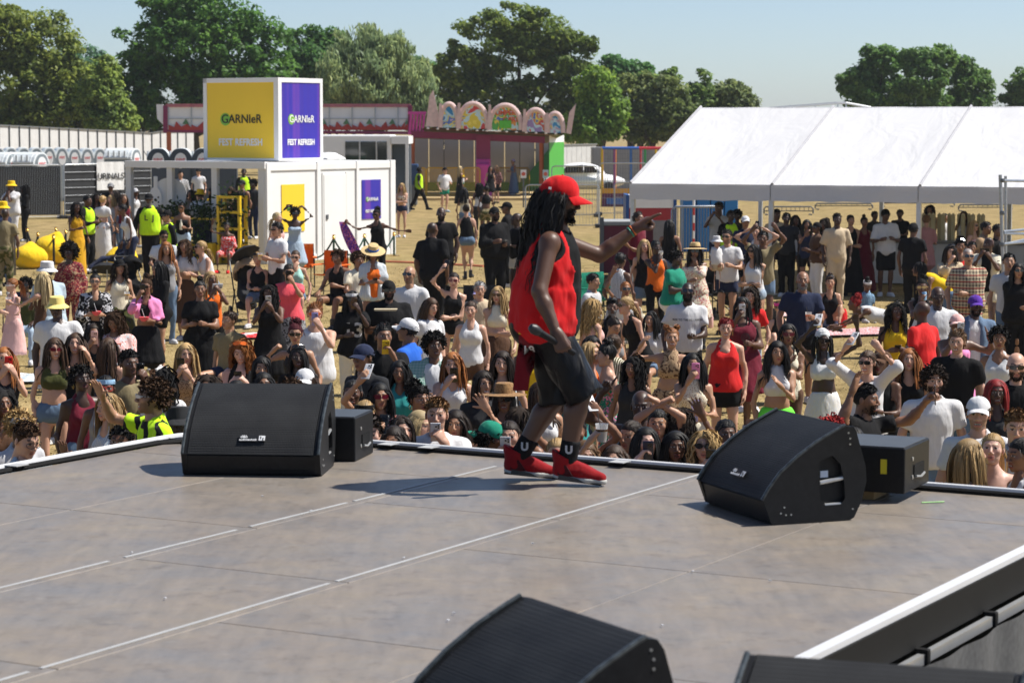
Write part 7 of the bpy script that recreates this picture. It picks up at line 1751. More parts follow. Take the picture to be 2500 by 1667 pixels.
# -- the performer
def perf_shoe():
	F = Field([cone((0, .07, .05), (0, -.2, .04), .07, .07), cone((0, .01, 0), (0, .01, .2), .075, .075)], .008)
	F.add(cone((0, .03, .045), (0, -.09, .045), .050, .052), .02); F.add(cone((0, -.09, .040), (0, -.172, .032), .050, .036), .02); F.add(cone((0, .022, .05), (0, .030, .150), .054, .062), .02)
	F.add(ell((0, -.062, .085), (.030, .05, .022)), .02); F.add(ell((0, .070, .14), (.03, .02, .035)), .02)
	F.sub(cone((0, .018, .125), (0, .024, .2), .048, .056)); F.plane((0, 0, 0), (0, 0, -1)); F.plane((0, -.03, .112), (0, -.35, 1))
	return mesh_np(*F.net(1), True, 'shoe')
def performer():
	H = 1.80; res = .0125
	b = skeleton('M', H, 1.12, 'perf', 7, 0, A_(.36, .10, -.88, 'fist', (-1, 0, 0), (.5, 1, -.2)), A_(.34, .80, .10, 'point', (0, 0, -1), (.3, .1, -1)), (0, -9), 0, .25, 0,
				 foot=(((-.10, -.13, .125), (-.1, -1, 0), (-.12, -1, -.10)), ((.09, .17, .125), (0, -1, 0), (.05, -1, -.10))))
	g0 = at_z(1332, 1177, STG_Z); yaw = 84
	root = thing('person', 'performer in red cap, red sleeveless top and red trainers pointing right', 'person', (g0.x, g0.y, STG_Z + .002), rad(yaw))
	W = Matrix.Translation(root.location) @ Matrix.Rotation(rad(yaw), 4, 'Z')
	tone = np.array(SKIN[4]) * .78; s = b.s
	fields = []
	def wear(kind, name, mat, **kw):
		V, F, fl = garment(b, kind, .0125, 3, **kw); fields.append(fl); return obj(name, mesh_np(V, F), mat, root)
	red = mat_fabric((.56, .007, .010)); blk = mat_fabric('black')
	satin, n_, p_ = new_mat('black_satin'); p_.inputs['Base Color'].default_value = (.004, .004, .005, 1); p_.inputs['Roughness'].default_value = .40; p_.inputs['Specular IOR Level'].default_value = .22; bump(n_, p_, noise(n_, coords(n_, (1, 1, .4), rot=(.3, .4, 0)), 9, 2, .5, 1.2), .7, .03)
	wear('loosetank', 'under_vest', blk, hem=-.10, flare=.045, o=.020, neck=.08, nf=.03, arm=.085)
	vest = wear('jersey', 'sleeveless_top', red, hem=-.15, flare=.052, o=.026, neck=.085, nf=.02, arm=.098, open=.14, wk=1.5)
	sh_ = wear('longshorts', 'shorts', satin, t=1.12, waist=.10, o=.034)
	prims = body_prims(b); F = Field([p[0] for p in prims], .014)
	for p, kk in prims: F.add(p, kk)
	V, Fc = F.net(1); me0 = mesh_np(V, Fc); nr = np.zeros(len(V) * 3, np.float32); me0.vertices.foreach_get('normal', nr); nr = nr.reshape(-1, 3); bpy.data.meshes.remove(me0)
	cov = np.zeros(len(V), bool)
	for fl in fields: cov |= fl.sample(V) < .004
	V = V - nr * (.014 * cov)[:, None]
	hV, hF, hC = head_mesh('M', .0052, tone, 'hblack', 'hblack', None, 2); hV = hV * b.hs @ b.hR.T + b.hc
	Vs, Fs, Cs = [V, hV], [tri(Fc), hF + len(V)], [np.tile(tone, (len(V), 1)), hC]; n = len(V) + len(hV)
	for i in (0, 1):
		shp, M3 = b.hand[i]; aV, aF = hand_template(shp, .0055); q = aV * np.array((1, -1 if i else 1, 1)) * s * 1.08 @ M3.T + b.wr[i]
		Vs.append(q); Fs.append((aF[:, ::-1] if i else aF) + n); Cs.append(np.tile(tone, (len(q), 1))); n += len(q)
	me = mesh_np(np.concatenate(Vs), np.concatenate(Fs)); C = np.concatenate(Cs); at = me.attributes.new('Col', 'FLOAT_COLOR', 'POINT'); at.data.foreach_set('color', np.concatenate([C, np.ones((len(C), 1))], 1).astype(np.float32).ravel())
	obj('body', me, mat_skin(), root)
	HM = placed(b.hR, b.hc, b.hs * 1.0)
	child('hair', hair_mesh('longcurly', 1, True, 1.6, 1.42, -.050), mat_hair('hblack'), root, HM); child('beard', hair_mesh('beard', 0, False, 1.0, 1.5), mat_hair('hblack', True), root, HM)
	cap = child('cap', tpl('cap', cap_mesh), red, root, placed(b.hR @ rotx(rad(3)), b.hc + b.hR @ np.array((0, .0, .004)), b.hs * 1.06))
	for sx in (-1, 1): MB().box((-.008, -.002, -.006), (.008, .002, .006)).build('cap_badge', M_TXTW, cap, (sx * .083, .058, .048), (0, 0, sx * 1.1))
	# print on the shorts: red side panel with yellow band and number
	bv = BVHTree.FromPolygons([v.co[:] for v in sh_.data.vertices], [p.vertices[:] for p in sh_.data.polygons])
	def patch(name, mat, y0, y1, z0, z1, lift, ny=7, nz=12, slant=0):
		V, F = [], []
		for i in range(ny + 1):
			for j in range(nz + 1):
				z = z0 + (z1 - z0) * j / nz; y = y0 + (y1 - y0) * i / ny + slant * (z - z1); h = bv.ray_cast(Vector((-1, y, z)), Vector((1, 0, 0)))
				V.append((h[0].x - lift if h[0] is not None else -.16, y, z))
		for i in range(ny):
			for j in range(nz): a = i * (nz + 1) + j; F.append((a, a + nz + 1, a + nz + 2, a + 1))
		m_ = bpy.data.meshes.new(name); m_.from_pydata(V, [], F); m_.polygons.foreach_set('use_smooth', [True] * len(F)); return obj(name, m_, mat, root)
	zt = b.pel[2] - .02
	patch('side_panel', mat_fabric((.16, .006, .012)), .045, .135, zt - .36, zt - .03, .004, slant=-.12); patch('yellow_band', mat_fabric((.62, .40, .02)), .043, .137, zt - .035, zt - .010, .007)
	t = text_mesh('18', .07, 0, .001).copy()
	for v in t.vertices:
		y, z = .085 - v.co.x, zt - .13 + v.co.y; h = bv.ray_cast(Vector((-1, y, z)), Vector((1, 0, 0))); v.co = ((h[0].x if h[0] is not None else -.16) - .008, y, z)
	obj('lettering', t, M_TXTW, root)
	st = MB().prism([(-.03, -.05), (0, .02), (.03, -.05), (0, -.025)], -.001, .001).build('white_star', mat_fabric('lightgrey'), root); h = bv.ray_cast(Vector((-1, .03, zt + .02)), Vector((1, 0, 0))); st.matrix_local = Matrix.Translation(((h[0].x if h[0] is not None else -.17) - .006, .03, zt + .03)) @ Matrix.Rotation(-PI / 2, 4, 'Z')
	# socks and high trainers
	for i in (0, 1):
		a, k = b.an[i], b.kn[i]; up = (k - a) / np.linalg.norm(k - a); Fk = Field([cone(a, a + up * .2, .06, .06)], .011); Fk.add(cone(a - up * .02, a + up * .135 * s, .054, .057, flat=1), .01)
		sk = obj('sock', mesh_np(*Fk.net(1)), blk, root)
		bvk = BVHTree.FromPolygons([v.co[:] for v in sk.data.vertices], [p.vertices[:] for p in sk.data.polygons]); tt = text_mesh('U', .062, 0, .003).copy(); c = a + up * .085
		for v in tt.vertices:
			y, z = c[1] - v.co.x, c[2] + v.co.y; h = bvk.ray_cast(Vector((-1, y, z)), Vector((1, 0, 0))); v.co = ((h[0].x if h[0] is not None else c[0] - .056) - .003, y, z)
		obj('sock_mark', tt, mat_fabric('lightgrey'), sk)
		f = b.ft[i]; y = -f; xx = np.cross(y, np.array((0, 0, 1.0))); xx /= np.linalg.norm(xx); z = np.cross(xx, y)
		toe = 1.06
		M = placed(np.stack([xx, y, z], 1), a - z * .092 * s + f * .012, s * toe)
		o = child('shoe', tpl('perfshoe', perf_shoe), mat_fabric((.25, .006, .009)), root, M)
		for sx in (-1, 1):
			MB().prism([(-.03, .030), (.055, .030), (.050, .075), (.015, .085), (-.01, .055)], -.003, .003).build('side_panel', mat_fabric((.05, .006, .008)), o, (sx * .0535, -.01, 0), (0, 0, PI / 2 + sx * .05)); MB().prism([(-.09, .004), (.06, .004), (.055, .030), (-.04, .024)], -.002, .002).build('midsole_panel', mat_plain('midsole_dark', (.03, .03, .032), .6), o, (sx * .0575, -.02, 0), (0, 0, PI / 2))
		obj('sole', tpl('sole', sole_mesh), mat_plain('sole_pale', (.42, .42, .40), .6), o); MB().box((-.045, -.19, -.001), (.045, .075, .008)).build('outsole', M_RUB, o, bevel=.006)
		for q in range(5): MB().tube([(-.026, -.055 - .022 * q, .086 - .010 * q), (0, -.060 - .022 * q, .093 - .010 * q), (.026, -.055 - .022 * q, .086 - .010 * q)], .0045, 5).build('lace', mat_fabric((.75, .03, .03)), o, smooth=True)
		MB().prism([(-.02, 0), (.02, 0), (.022, .06), (-.022, .06)], -.004, .004).build('tongue', mat_fabric((.60, .015, .02)), o, (0, -.036, .085), (rad(-12), 0, 0))
	for dz, c in ((.0, 'orange'), (.016, 'green')):
		shp, M3 = b.hand[1]; ax = M3[:, 0]; c0 = b.wr[1] - ax * (.015 + dz); u, v = M3[:, 1], M3[:, 2]
		MB().tube([c0 + .031 * (u * math.cos(t * PI / 8) + v * math.sin(t * PI / 8)) for t in range(17)], .005, 6).build('wristband', mat_plain('band_' + c, c, .5), root, smooth=True)
	# microphone in the lowered hand
	shp, M3 = b.hand[0]; wp = W @ Vector(b.wr[0] + M3 @ np.array((.075, 0, -.02))); d = Vector((-.78, -.38, .50)).normalized()
	mic = thing('microphone', 'black handheld microphone in the lowered hand of the performer', 'microphone', tuple(wp)); mic.rotation_euler = d.to_track_quat('Z', 'Y').to_euler()
	MB().lathe([(.015, -.09), (.017, -.08), (.020, .13), (.022, .16), (.001, .131)], 16).build('handle', mat_plain('mic_black', (.006, .006, .007), .45, 0, .1, 8, 0, .3), mic, smooth=True)
	MB().lathe([(.022, .16), (.028, .18), (.030, .205), (.020, .228), (.001, .235)], 16).build('mesh_head', mat_plain('mic_mesh', (.035, .035, .038), .45, .4), mic, smooth=True)
performer()
# -- the crowd: far left, by the bar
P(27, 443, 'person in yellow bucket hat and white outfit by the black fence', 'M', 4, -30, 'short/hblack', 'shirt/white', 'trousers/white', 'mouth', 'mouth', hat='bucket/yellow', H=1.84, w=1.15)
P(59, 452, 'person in black flared trousers and black top by the black fence', 'F', 4, -60, 'longcurly/hblack', 'long/black', 'flared/black', 'relax', 'low')
P(8, 494, 'person in yellow bucket hat cut off by the left edge', 'M', 3, 60, 'short/hblack', 'tee/navy', 'jeans/denim', hat='bucket/yellow')
P(12, 509, 'person in brown T-shirt and camouflage trousers seen from behind', 'M', 4, 178, 'buzz/hblack', 'tee/khaki', 'trousers/khaki/camo/olive', H=1.74)
P(186, 494, 'person in long mustard dress beside a steward', 'F', 4, 40, 'longcurly/hblack', 'tank/mustard', 'maxi/mustard', 'hold', 'relax', g={'maxi': {'wide': 1.2}})
P(214, 477, 'person in yellow safety vest facing right beside the mustard dress', 'M', 4, 65, 'short/hblack', 'vest/hivis+long/black', 'trousers/black', 'hold', 'hold', H=1.8, shoe='boot/black', w=1.08)
P(236, 472, 'person with big dark hair behind the white skirt', 'F', 4, 30, 'longcurly/hblack', 'tank/black', 'shorts/black')
P(251, 478, 'person in white T-shirt and long white skirt seen from behind', 'F', 1, 165, 'short/hblond', 'croptee/white', 'maxi/white', 'relax', 'down', g={'maxi': {'wide': 1.25}})
P(271, 476, 'person with light hair half hidden behind the white T-shirt', 'F', 1, -30, 'long/hblond', 'tank/lightgrey', 'shorts/denim', H=1.64)
P(282, 464, 'person in pale strapless top below the URINALS banner', 'F', 2, -40, 'long/hdark', 'bandeau/palepink', 'jeans/denim')
P(270, 447, 'person in black T-shirt and grey cap before the URINALS banner', 'M', 4, 20, 'short/hblack', 'tee/black', 'jeans/navy', hat='cap/grey')
P(302, 474, 'person in rust red top just left of the bar post', 'F', 2, 30, 'long/hbrown', 'tank/maroon', 'jeans/denim')
P(299, 500, 'person in white sleeveless top leaning by the left bar post', 'F', 4, -60, 'bun/hblack', 'tank/white', 'jeans/navy', lean=18)
P(313, 560, 'person in dark denim lounging back on the yellow beanbag', 'F', 5, -70, 'curls/hblack', 'long/navy', 'jeans/navy', 'relax', 'knee', legs='lounge', lean=-30, base=.1, Z=54)
P(330, 460, 'person in pale cap just right of the left bar post', 'F', 4, 50, 'braids/hblack', 'tank/white', 'shorts/black', hat='cap/lightgrey')
P(363, 473, 'person in yellow safety vest and black cap guarding the bar', 'M', 4, 3, 'buzz/hblack', 'vest/hivis+long/black', 'trousers/black', 'relax', A_(.45, .15, -.75), hat='cap/black', beard='hgrey', H=1.86, w=1.2, shoe='boot/black', text=[('L  J', .17, .15, 'charcoal')], captilt=2)
P(406, 514, 'person in yellow safety vest half hidden beside the guard', 'M', 2, -55, 'short/hblack', 'vest/hivis+long/black', 'trousers/black', hat='cap/black', H=1.66)
P(443, 495, 'person in black bustier and jeans holding a pale bottle', 'F', 3, 0, 'short/hblack', 'strap/black', 'jeans/lightdenim', 'relax', 'hold', pR='bottle/cream', gl='dark')
P(414, 450, 'person with white hair above the white disc', 'F', 1, -20, 'short/hfair', 'tank/black', 'jeans/navy')
P(444, 459, 'person in pale grey cap inside the bar', 'M', 4, 160, 'short/hblack', 'tee/grey', 'jeans/navy', hat='cap/lightgrey')
P(466, 463, 'person with long dark hair and light top inside the bar', 'F', 3, -20, 'long/hblack', 'tank/cream', 'jeans/navy', 'hold', 'hold')
P(489, 463, 'person in white T-shirt and yellow bucket hat seen from behind', 'M', 3, 170, 'short/hblack', 'bigtee/white', 'jeans/navy', 'hold', 'hold', hat='bucket/yellow', w=1.15)
P(515, 459, 'person in yellow long sleeved top inside the bar', 'F', 3, -120, 'bun/hblack', 'long/yellow', 'jeans/navy')
P(562, 457, 'person in olive top looking down with a white bag', 'F', 2, -20, 'longwavy/hbrown', 'tank/khaki', 'jeans/denim', 'hold', 'low', look=(0, -22), pR='bag/white')
P(590, 440, 'person in black cap and dark vest behind the yellow shelf', 'M', 3, -30, 'short/hblack', 'tank/charcoal', 'jeans/navy', hat='cap/charcoal')
P(618, 440, 'person in dark clothing at the right end of the bar', 'M', 5, -20, 'miniafro/hblack', 'tee/charcoal', 'jeans/navy')
P(595, 413, 'person in yellow safety vest far behind the bar', 'M', 5, 10, 'short/hblack', 'vest/hivis+long/black', 'trousers/black')
P(441, 418, 'person in black and white jacket by the dark toilets', 'M', 2, 10, 'short/hblack', 'jacket/white/vstripe/black', 'jeans/navy')
P(484, 412, 'person in white T-shirt with dark cap by the dark toilets', 'M', 1, 0, 'short/hdark', 'tee/white', 'shorts/black', hat='cap/black')
P(520, 470, 'person with braids in blue top inside the bar', 'F', 4, 150, 'braids/hblack', 'tank/blue', 'jeans/navy')
P(575, 470, 'person in dark blue dress inside the bar', 'F', 3, 60, 'bun/hblack', 'tank/navy', 'maxi/navy')
P(554, 543, 'person in red and white dress seated on the yellow bench', 'F', 4, -8, 'bun/hblack', 'offshoulder/red/floral/white', 'longshorts/red/floral/white', 'wave', 'knee', legs='sit', Z=55, shoe='red')
P(400, 563, 'person in white shirt and sunglasses seated below the guard', 'M', 3, 8, 'fade/hblack', 'tee/white', 'shorts/grey', 'knee', 'knee', legs='sit', gl='dark')
P(406, 590, 'person with copper hair in grey top looking right', 'F', 2, 18, 'long/hginger', 'tank/grey', 'jeans/denim')
P(450, 585, 'person with big curls in white crop T-shirt and brown skirt', 'F', 2, 3, 'longcurly/hbrown', 'croptee/white', 'midi/brown', 'relax', 'hold', pL='can/green', g={'croptee': {'sleeve': 1.1}})
P(491, 588, 'person in white vest top leaning in with light tied hair', 'F', 1, -55, 'lowpony/hblond', 'tank/white', 'jeans/denim', 'hold', 'hold', lean=17, gl='dark')
P(515, 662, 'person in orange top with blond braids holding up a phone', 'F', 4, 22, 'braids/hblond', 'tank/orange', 'leggings/black', 'face', 'face', pL='phone/silver/land')
P(628, 618, 'person with sunglasses on head seated behind the grey pushchair', 'F', 1, 0, 'bun/hblond', 'tank/black', 'shorts/denim', 'low', 'low', legs='sit', gl='^dark', look=(0, -18))
P(169, 600, 'person with big round afro in rust patterned shirt', 'F', 5, 0, 'afro/hblack', 'blouse/maroon/floral/tan', 'trousers/maroon/floral/tan')
P(114, 641, 'person in white bucket hat and pale blue outfit turned away', 'M', 4, -140, 'short/hblack', 'tee/lightblue', 'trousers/lightblue', 'hold', 'hold', lean=16, hat='bucket/white')
P(104, 663, 'person with long fair hair in brown vest reaching left', 'F', 1, -118, 'straight/hfair', 'tank/brown', 'shorts/brown', 'relax', A_(.0, .92, -.22, 'grip'), pR='cup/orange')
P(28, 680, 'small person in pink tiered dress and white sunglasses', 'C', 1, -35, 'pony/hginger', 'tank/palepink', 'midi/palepink', 'down', 'hold', H=1.43, gl='slim/white', shoe='white', g={'midi': {'L': .55}})
P(62, 678, 'person in green top smiling behind the pink dress', 'F', 5, 0, 'curls/hblack', 'tank/olive', 'jeans/lightdenim', 'knee', 'knee', legs='sit', gl='dark')
P(138, 727, 'person in pale yellow bucket hat, white T-shirt and yellow shorts', 'M', 5, 0, 'buzz/hblack', 'tee/white', 'shorts/yellow', 'down', 'relax', hat='bucket/paleyellow', gl='dark', w=1.25)
P(232, 669, 'person in black palm print shirt holding a phone', 'F', 2, 8, 'topbun/hblack', 'crop/black+blouse/black/palm/lightgrey', 'trousers/black', 'hold', 'hold', pL='phone/black', pR='bowl/coral/red', gl='round/brown', w=1.15, g={'blouse': {'open': .09}})
P(291, 633, 'person in white vest top and black cap with long curls', 'F', 2, 28, 'longcurly/hdark', 'tank/cream', 'skirt/olive/palm/charcoal', 'relax', 'hold', hat='cap/black', pR='cup/mustard/yellow')
P(387, 637, 'person in black scoop top laughing towards the left', 'F', 2, -45, 'long/hblack', 'long/black', 'bikeshorts/black', 'relax', 'low', pR='bowl/coral/watermelon', w=1.1, gl='clear/black')
P(357, 680, 'person in tied pink shirt holding up a phone', 'F', 3, 0, 'updo/hbrown', 'crop/black+blouse/pink', 'skirt/black', 'phone', 'hold', pL='phone/black', pR='bowl/coral/red', gl='dark', ear=1, g={'blouse': {'open': .06, 'hem': .07}})
P(488, 686, 'person in black T-shirt and long black skirt holding a phone', 'F', 3, 0, 'topbun/hblack', 'tee/black', 'maxi/black', 'hold', 'hold', w=1.3, pL='phone/black')
P(277, 764, 'person with curly brown hair in pink floral blouse looking down', 'F', 3, 0, 'longcurly/hbrown', 'blouse/palepink/floral/white', 'jeans/denim', 'low', 'low', w=1.25, look=(0, -28))
P(228, 790, 'person raising a pink phone behind the curly brown hair', 'F', 3, 10, 'long/hdark', 'tank/black', 'shorts/black', 'phone', 'relax', pL='phone/palepink', H=1.56)
P(134, 824, 'person in dark green crop top and denim shorts with long hair', 'F', 1, 12, 'longwavy/hbrown', 'crop/olive', 'hotpants/denim', 'down', A_(.35, .1, .3, 'relax'), gl='dark/maroon')
P(184, 812, 'person with brown hair peering over the green crop top', 'F', 1, 15, 'long/hbrown', 'tank/black', 'shorts/denim')
P(266, 824, 'person in navy vest with long brown hair seen from behind', 'F', 1, 165, 'long/hbrown', 'tank/navy', 'shorts/denim')
P(315, 855, 'person in brown open shirt filming with a black phone', 'M', 4, 22, 'fade/hblack', 'shirt/khaki', 'jeans/denim', 'relax', 'phone', pR='phone/black', stubble='hblack')
P(197, 895, 'person with short curls in plum vest top', 'F', 5, 30, 'curls/hblack', 'tank/maroon', 'jeans/denim', ear=1)
P(258, 917, 'person in blue headband and red glasses', 'F', 4, 8, 'bun/hblack', 'tank/grey', 'jeans/denim', hat='headband/sky', gl='clear/red')
P(373, 928, 'person in neon football shirt reaching out over the stage', 'M', 2, -68, 'curls/hbrown', 'tee/hivis/jersey/black', 'shorts/black', A_(.1, .60, .42, 'open', (0, -.3, -1)), 'relax', gl='slim/white', stubble='hbrown', w=1.1, base=.36, Z=16.4)
P(262, 960, 'person with sunglasses on head in pale blue patchwork top', 'F', 1, -50, 'longwavy/hblond', 'tank/lightblue/vstripe/white', 'shorts/denim', gl='^dark')
P(436, 998, 'person in black bucket hat beside the left wedge', 'M', 5, -10, 'short/hblack', 'tee/charcoal', 'jeans/denim', hat='bucket/charcoal')
P(295, 1040, 'person with an open hand raised at the stage lip', 'F', 4, -20, 'short/hblack', 'tank/teal', 'shorts/black', A_(.45, .30, .25, 'open', (0, -1, .3)), 'down')
P(71, 1036, 'person with glasses and wristbands leaning on the stage lip', 'M', 1, 50, 'fade/hbrown', 'tee/lightblue', 'shorts/denim', 'hold', A_(-.1, .75, -.05), gl='clear/black', lean=10, look=(0, -18))
P(48, 1006, 'person in grey headband with light curls at the left edge', 'F', 4, 40, 'curls/hblond', 'tee/lightgrey', 'shorts/denim', hat='headband/lightgrey')
P(10, 847, 'person with long ginger hair holding a red phone', 'F', 1, 20, 'long/hginger', 'tank/charcoal', 'shorts/black', 'phone', 'phone', pL='phone/red')
P(3, 950, 'person shading their face at the left edge of the stage', 'F', 3, 30, 'longcurly/hblack', 'tank/brown', 'shorts/black', 'face', 'relax')
P(455, 837, 'person with wavy blond hair in brown knit top filming', 'F', 1, 0, 'longwavy/hblond', 'tank/tan/crochet/brown', 'shorts/black', 'face', 'face', pR='phone/black')
P(587, 833, 'person with strawberry curls in black vest using a phone', 'F', 0, 0, 'longcurly/hginger', 'tank/black', 'shorts/denim', A_(-.15, .5, -.12, 'grip'), A_(-.15, .5, -.12, 'grip'), look=(0, -22), pL='phone/black', gl='^dark/orange')
P(397, 900, 'person with dark curls in white top behind the neon shirt', 'F', 3, -15, 'longcurly/hblack', 'tee/white', 'shorts/denim')
P(507, 915, 'person with dark curls peeking over the left wedge', 'F', 3, 0, 'longcurly/hdark', 'tank/black', 'shorts/denim')
P(576, 928, 'person in sunglasses peeking over the middle of the left wedge', 'F', 4, 0, 'long/hblack', 'tank/black', 'shorts/denim', gl='dark')
P(642, 908, 'person in round sunglasses peeking over the wedge', 'F', 3, 0, 'long/hblack', 'tank/charcoal', 'shorts/denim', gl='round/brown')
# -- middle left
P(720, 508, 'person in blue denim dress filming with both arms raised', 'F', 5, 8, 'curls/hblack', 'strap/lightdenim', 'skirt/lightdenim', A_(.10, .35, .62, 'grip'), A_(.10, .35, .62, 'grip'), pL='phone/black/land', gl='dark')
P(677, 519, 'person with blond hair carrying a brown tote', 'F', 1, 60, 'lowpony/hfair', 'tank/palepink', 'shorts/brown', 'relax', 'relax', pL='bag/brown')
P(675, 543, 'person in white T-shirt and slim sunglasses holding a pineapple drink', 'M', 2, -50, 'quiff/hblack', 'tee/white', 'trousers/black', 'hold', 'hold', gl='slim', pL='cup/yellow/pineapple')
SCARF = P(919, 511, 'person in black jumpsuit with arms spread holding a scarf', 'F', 4, -12, 'updo/hblack', 'tank/black', 'trousers/black', A_(.85, .12, .10, 'fist'), A_(.95, .15, -.2, 'relax'), gl='dark')
P(981, 447, 'person in patterned bikini top and dark denim shorts', 'F', 1, -10, 'long/hblond', 'bandeau/cream/floral/brown', 'hotpants/navy', 'cross', 'cross')
P(1024, 408, 'person in yellow safety vest striding past the ride', 'M', 5, 95, 'short/hblack', 'vest/hivis+tee/black', 'trousers/black', 'relax', 'back', legs='walk', stride=.36)
P(1086, 409, 'person in white T-shirt and green shorts by the yellow barriers', 'M', 1, 30, 'short/hdark', 'bigtee/white', 'shorts/green', 'relax', 'hold', hat='cap/black', shoe='lightblue')
P(1124, 406, 'person in long black dress carrying a child', 'F', 1, 120, 'long/hfair', 'tank/black', 'maxi/black', 'hold', 'hold')
P(1131, 428, 'small child in yellow hat and white top carried in arms', 'C', 1, 60, 'short/hfair', 'tee/white', 'shorts/green', hat='bucket/yellow', H=.82, base=.66, carried=1)
P(1198, 405, 'person in black dress left of the pair by the pink pillar', 'F', 1, 20, 'long/hdark', 'tank/black', 'mini/black')
P(1212, 404, 'person in dark blouse right of the pair by the pink pillar', 'F', 1, -30, 'long/hlight', 'blouse/charcoal/floral/rose', 'mini/black')
P(1253, 389, 'person in blue overall dress and blue headwrap on the ride', 'F', 3, -60, 'short/hblack', 'tank/denim', 'maxi/denim', 'hold', 'hold', hat='scarf/lilac', base=.12)
P(1056, 543, 'large person in black T-shirt walking away near the path', 'M', 4, 150, 'buzz/hblack', 'bigtee/black', 'trousers/black', w=1.36, H=1.84)
P(1077, 506, 'bearded person in black polo shirt facing the stage', 'M', 5, 0, 'bald', 'tee/black', 'trousers/black', beard='hblack', w=1.2, H=1.86)
P(1138, 500, 'person in denim shorts and black top walking away', 'F', 1, 178, 'bun/hdark', 'tank/black', 'hotpants/denim', 'down', 'down', legs='walk', stride=.12, shoe='boot/black', w=1.1)
P(1134, 458, 'person with dark hair in pale top walking to the ride', 'F', 3, 170, 'long/hblack', 'tank/cream', 'shorts/denim')
P(1171, 447, 'person in white bodice walking to the ride', 'F', 4, 175, 'longcurly/hblack', 'strap/white', 'trousers/charcoal')
P(1187, 453, 'person in camouflage shorts walking to the ride', 'F', 4, 190, 'topbun/hblack', 'crop/black', 'shorts/olive/camo/khaki')
P(1207, 506, 'large person in black uniform and cap looking at a phone', 'M', 4, 28, 'buzz/hblack', 'shirt/black', 'trousers/black', 'hold', 'low', hat='cap/black', w=1.28, H=1.88, pR='phone/black', beard='hblack', g={'shirt': {'sleeve': 1.9}})
P(1236, 494, 'person in black jacket and cap behind the black uniform', 'M', 4, -100, 'buzz/hblack', 'jacket/black', 'trousers/black', hat='cap/black')
P(1262, 520, 'person in black top and white shorts beside the dark uniform', 'M', 5, -60, 'buzz/hblack', 'tee/black', 'shorts/white', 'hold', 'hold')
P(824, 611, 'person with curly hair in black vest seated in a camp chair', 'M', 3, -25, 'curls/hbrown', 'tank/black', 'shorts/black', 'knee', 'hold', legs='sit', shoe='boot/black')
P(912, 602, 'person in straw hat, striped shirt and denim shorts', 'F', 3, 12, 'bob/hbrown', 'tank/orange+shirt/white/vstripe/lightblue', 'hotpants/lightdenim', 'hold', 'hold', hat='straw/straw/blue', gl='dark', look=(0, -22), pL='phone/black', g={'shirt': {'open': .07}})
P(875, 618, 'person with brown afro seated behind the striped shirt', 'M', 3, 30, 'miniafro/hbrown', 'tee/cream', 'shorts/denim', 'knee', 'knee', legs='sit')
P(705, 646, 'person in coral top filming with a black phone', 'F', 2, 3, 'bun/hdark', 'tee/coral', 'midi/grey/leopard/black', 'relax', 'phone', pR='phone/black', w=1.22, gl='dark')
P(721, 612, 'person in mint top drinking behind the coral top', 'F', 1, 0, 'bun/hbrown', 'tank/mint', 'shorts/denim', 'mouth', 'relax', legs='sit', gl='dark')
P(1000, 650, 'person in white T-shirt and sunglasses smiling upward', 'M', 2, -18, 'bald', 'tee/white', 'shorts/navy', stubble='hdark', gl='dark', w=1.12, look=(0, 8))
P(949, 686, 'person in black shirt and backward cap holding a plate', 'M', 4, 8, 'buzz/hblack', 'shirt/black', 'shorts/black', 'hold', 'hold', hat='capback/black', beard='hblack', gl='dark', w=1.4)
P(859, 710, 'person in black jersey numbered 13 and white trousers', 'F', 5, 8, 'long/hblack', 'bigtee/black', 'trousers/cream', 'hold', 'phone', hat='headband/white', gl='dark', pR='phone/brown', text=[('13', .26, .12, 'lightgrey')], w=1.1)
P(768, 740, 'person in white vest with orange mirrored sunglasses filming', 'M', 1, 0, 'quiff/hginger', 'loosetank/white', 'shorts/navy', 'down', 'phone', gl='round/orange', pR='phone/lilac')
P(656, 695, 'person in black vest filming with both hands raised', 'F', 4, 0, 'longcurly/hblack', 'tank/black', 'skirt/black', 'face', 'face', pL='phone/lightgrey', w=1.1)
P(721, 790, 'person with burgundy hair and dark sunglasses raising a fist', 'F', 2, 0, 'updo/hburg', 'tank/charcoal', 'shorts/denim', A_(.15, .3, .12, 'fist'), 'relax', gl='dark')
P(935, 792, 'person in black T-shirt with yellow print filming', 'M', 3, 12, 'quiff/hblack', 'tee/black', 'trousers/black', 'down', A_(-.25, .5, .12, 'grip'), pR='phone/yellow')
P(996, 778, 'person in bright blue T-shirt and white cap', 'M', 3, -110, 'short/hblack', 'tee/blue', 'shorts/denim', 'face', 'relax', hat='cap/white', gl='clear/black')
P(1056, 728, 'person with long straight hair in white T-shirt looking down', 'F', 1, 38, 'straight/hbrown', 'tee/white', 'shorts/black', look=(0, -14))
P(1108, 666, 'person in black swimsuit raising a phone', 'F', 1, 0, 'bun/hdark', 'swim/black', 'briefs/black', 'upphone', 'belly', pL='phone/black', gl='dark/maroon')
P(1149, 736, 'person in white vest top and brown shorts facing the stage', 'F', 1, -5, 'bun/hbrown', 'tank/white', 'shorts/brown')
P(1215, 699, 'person in cream halter top with long blond hair', 'F', 1, 0, 'long/hblond', 'halter/cream', 'skirt/brown', 'belly', 'relax', gl='round/brown')
P(1171, 687, 'person in beige shirt and glasses seated on the grass', 'M', 1, 0, 'short/hgrey', 'shirt/beige', 'shorts/denim', legs='sit', gl='clear/black')
P(1166, 706, 'small person in lilac cap seated before the beige shirt', 'C', 1, -30, 'short/hlight', 'tee/lightblue', 'shorts/denim', legs='sit', hat='cap/lilac', H=1.2)
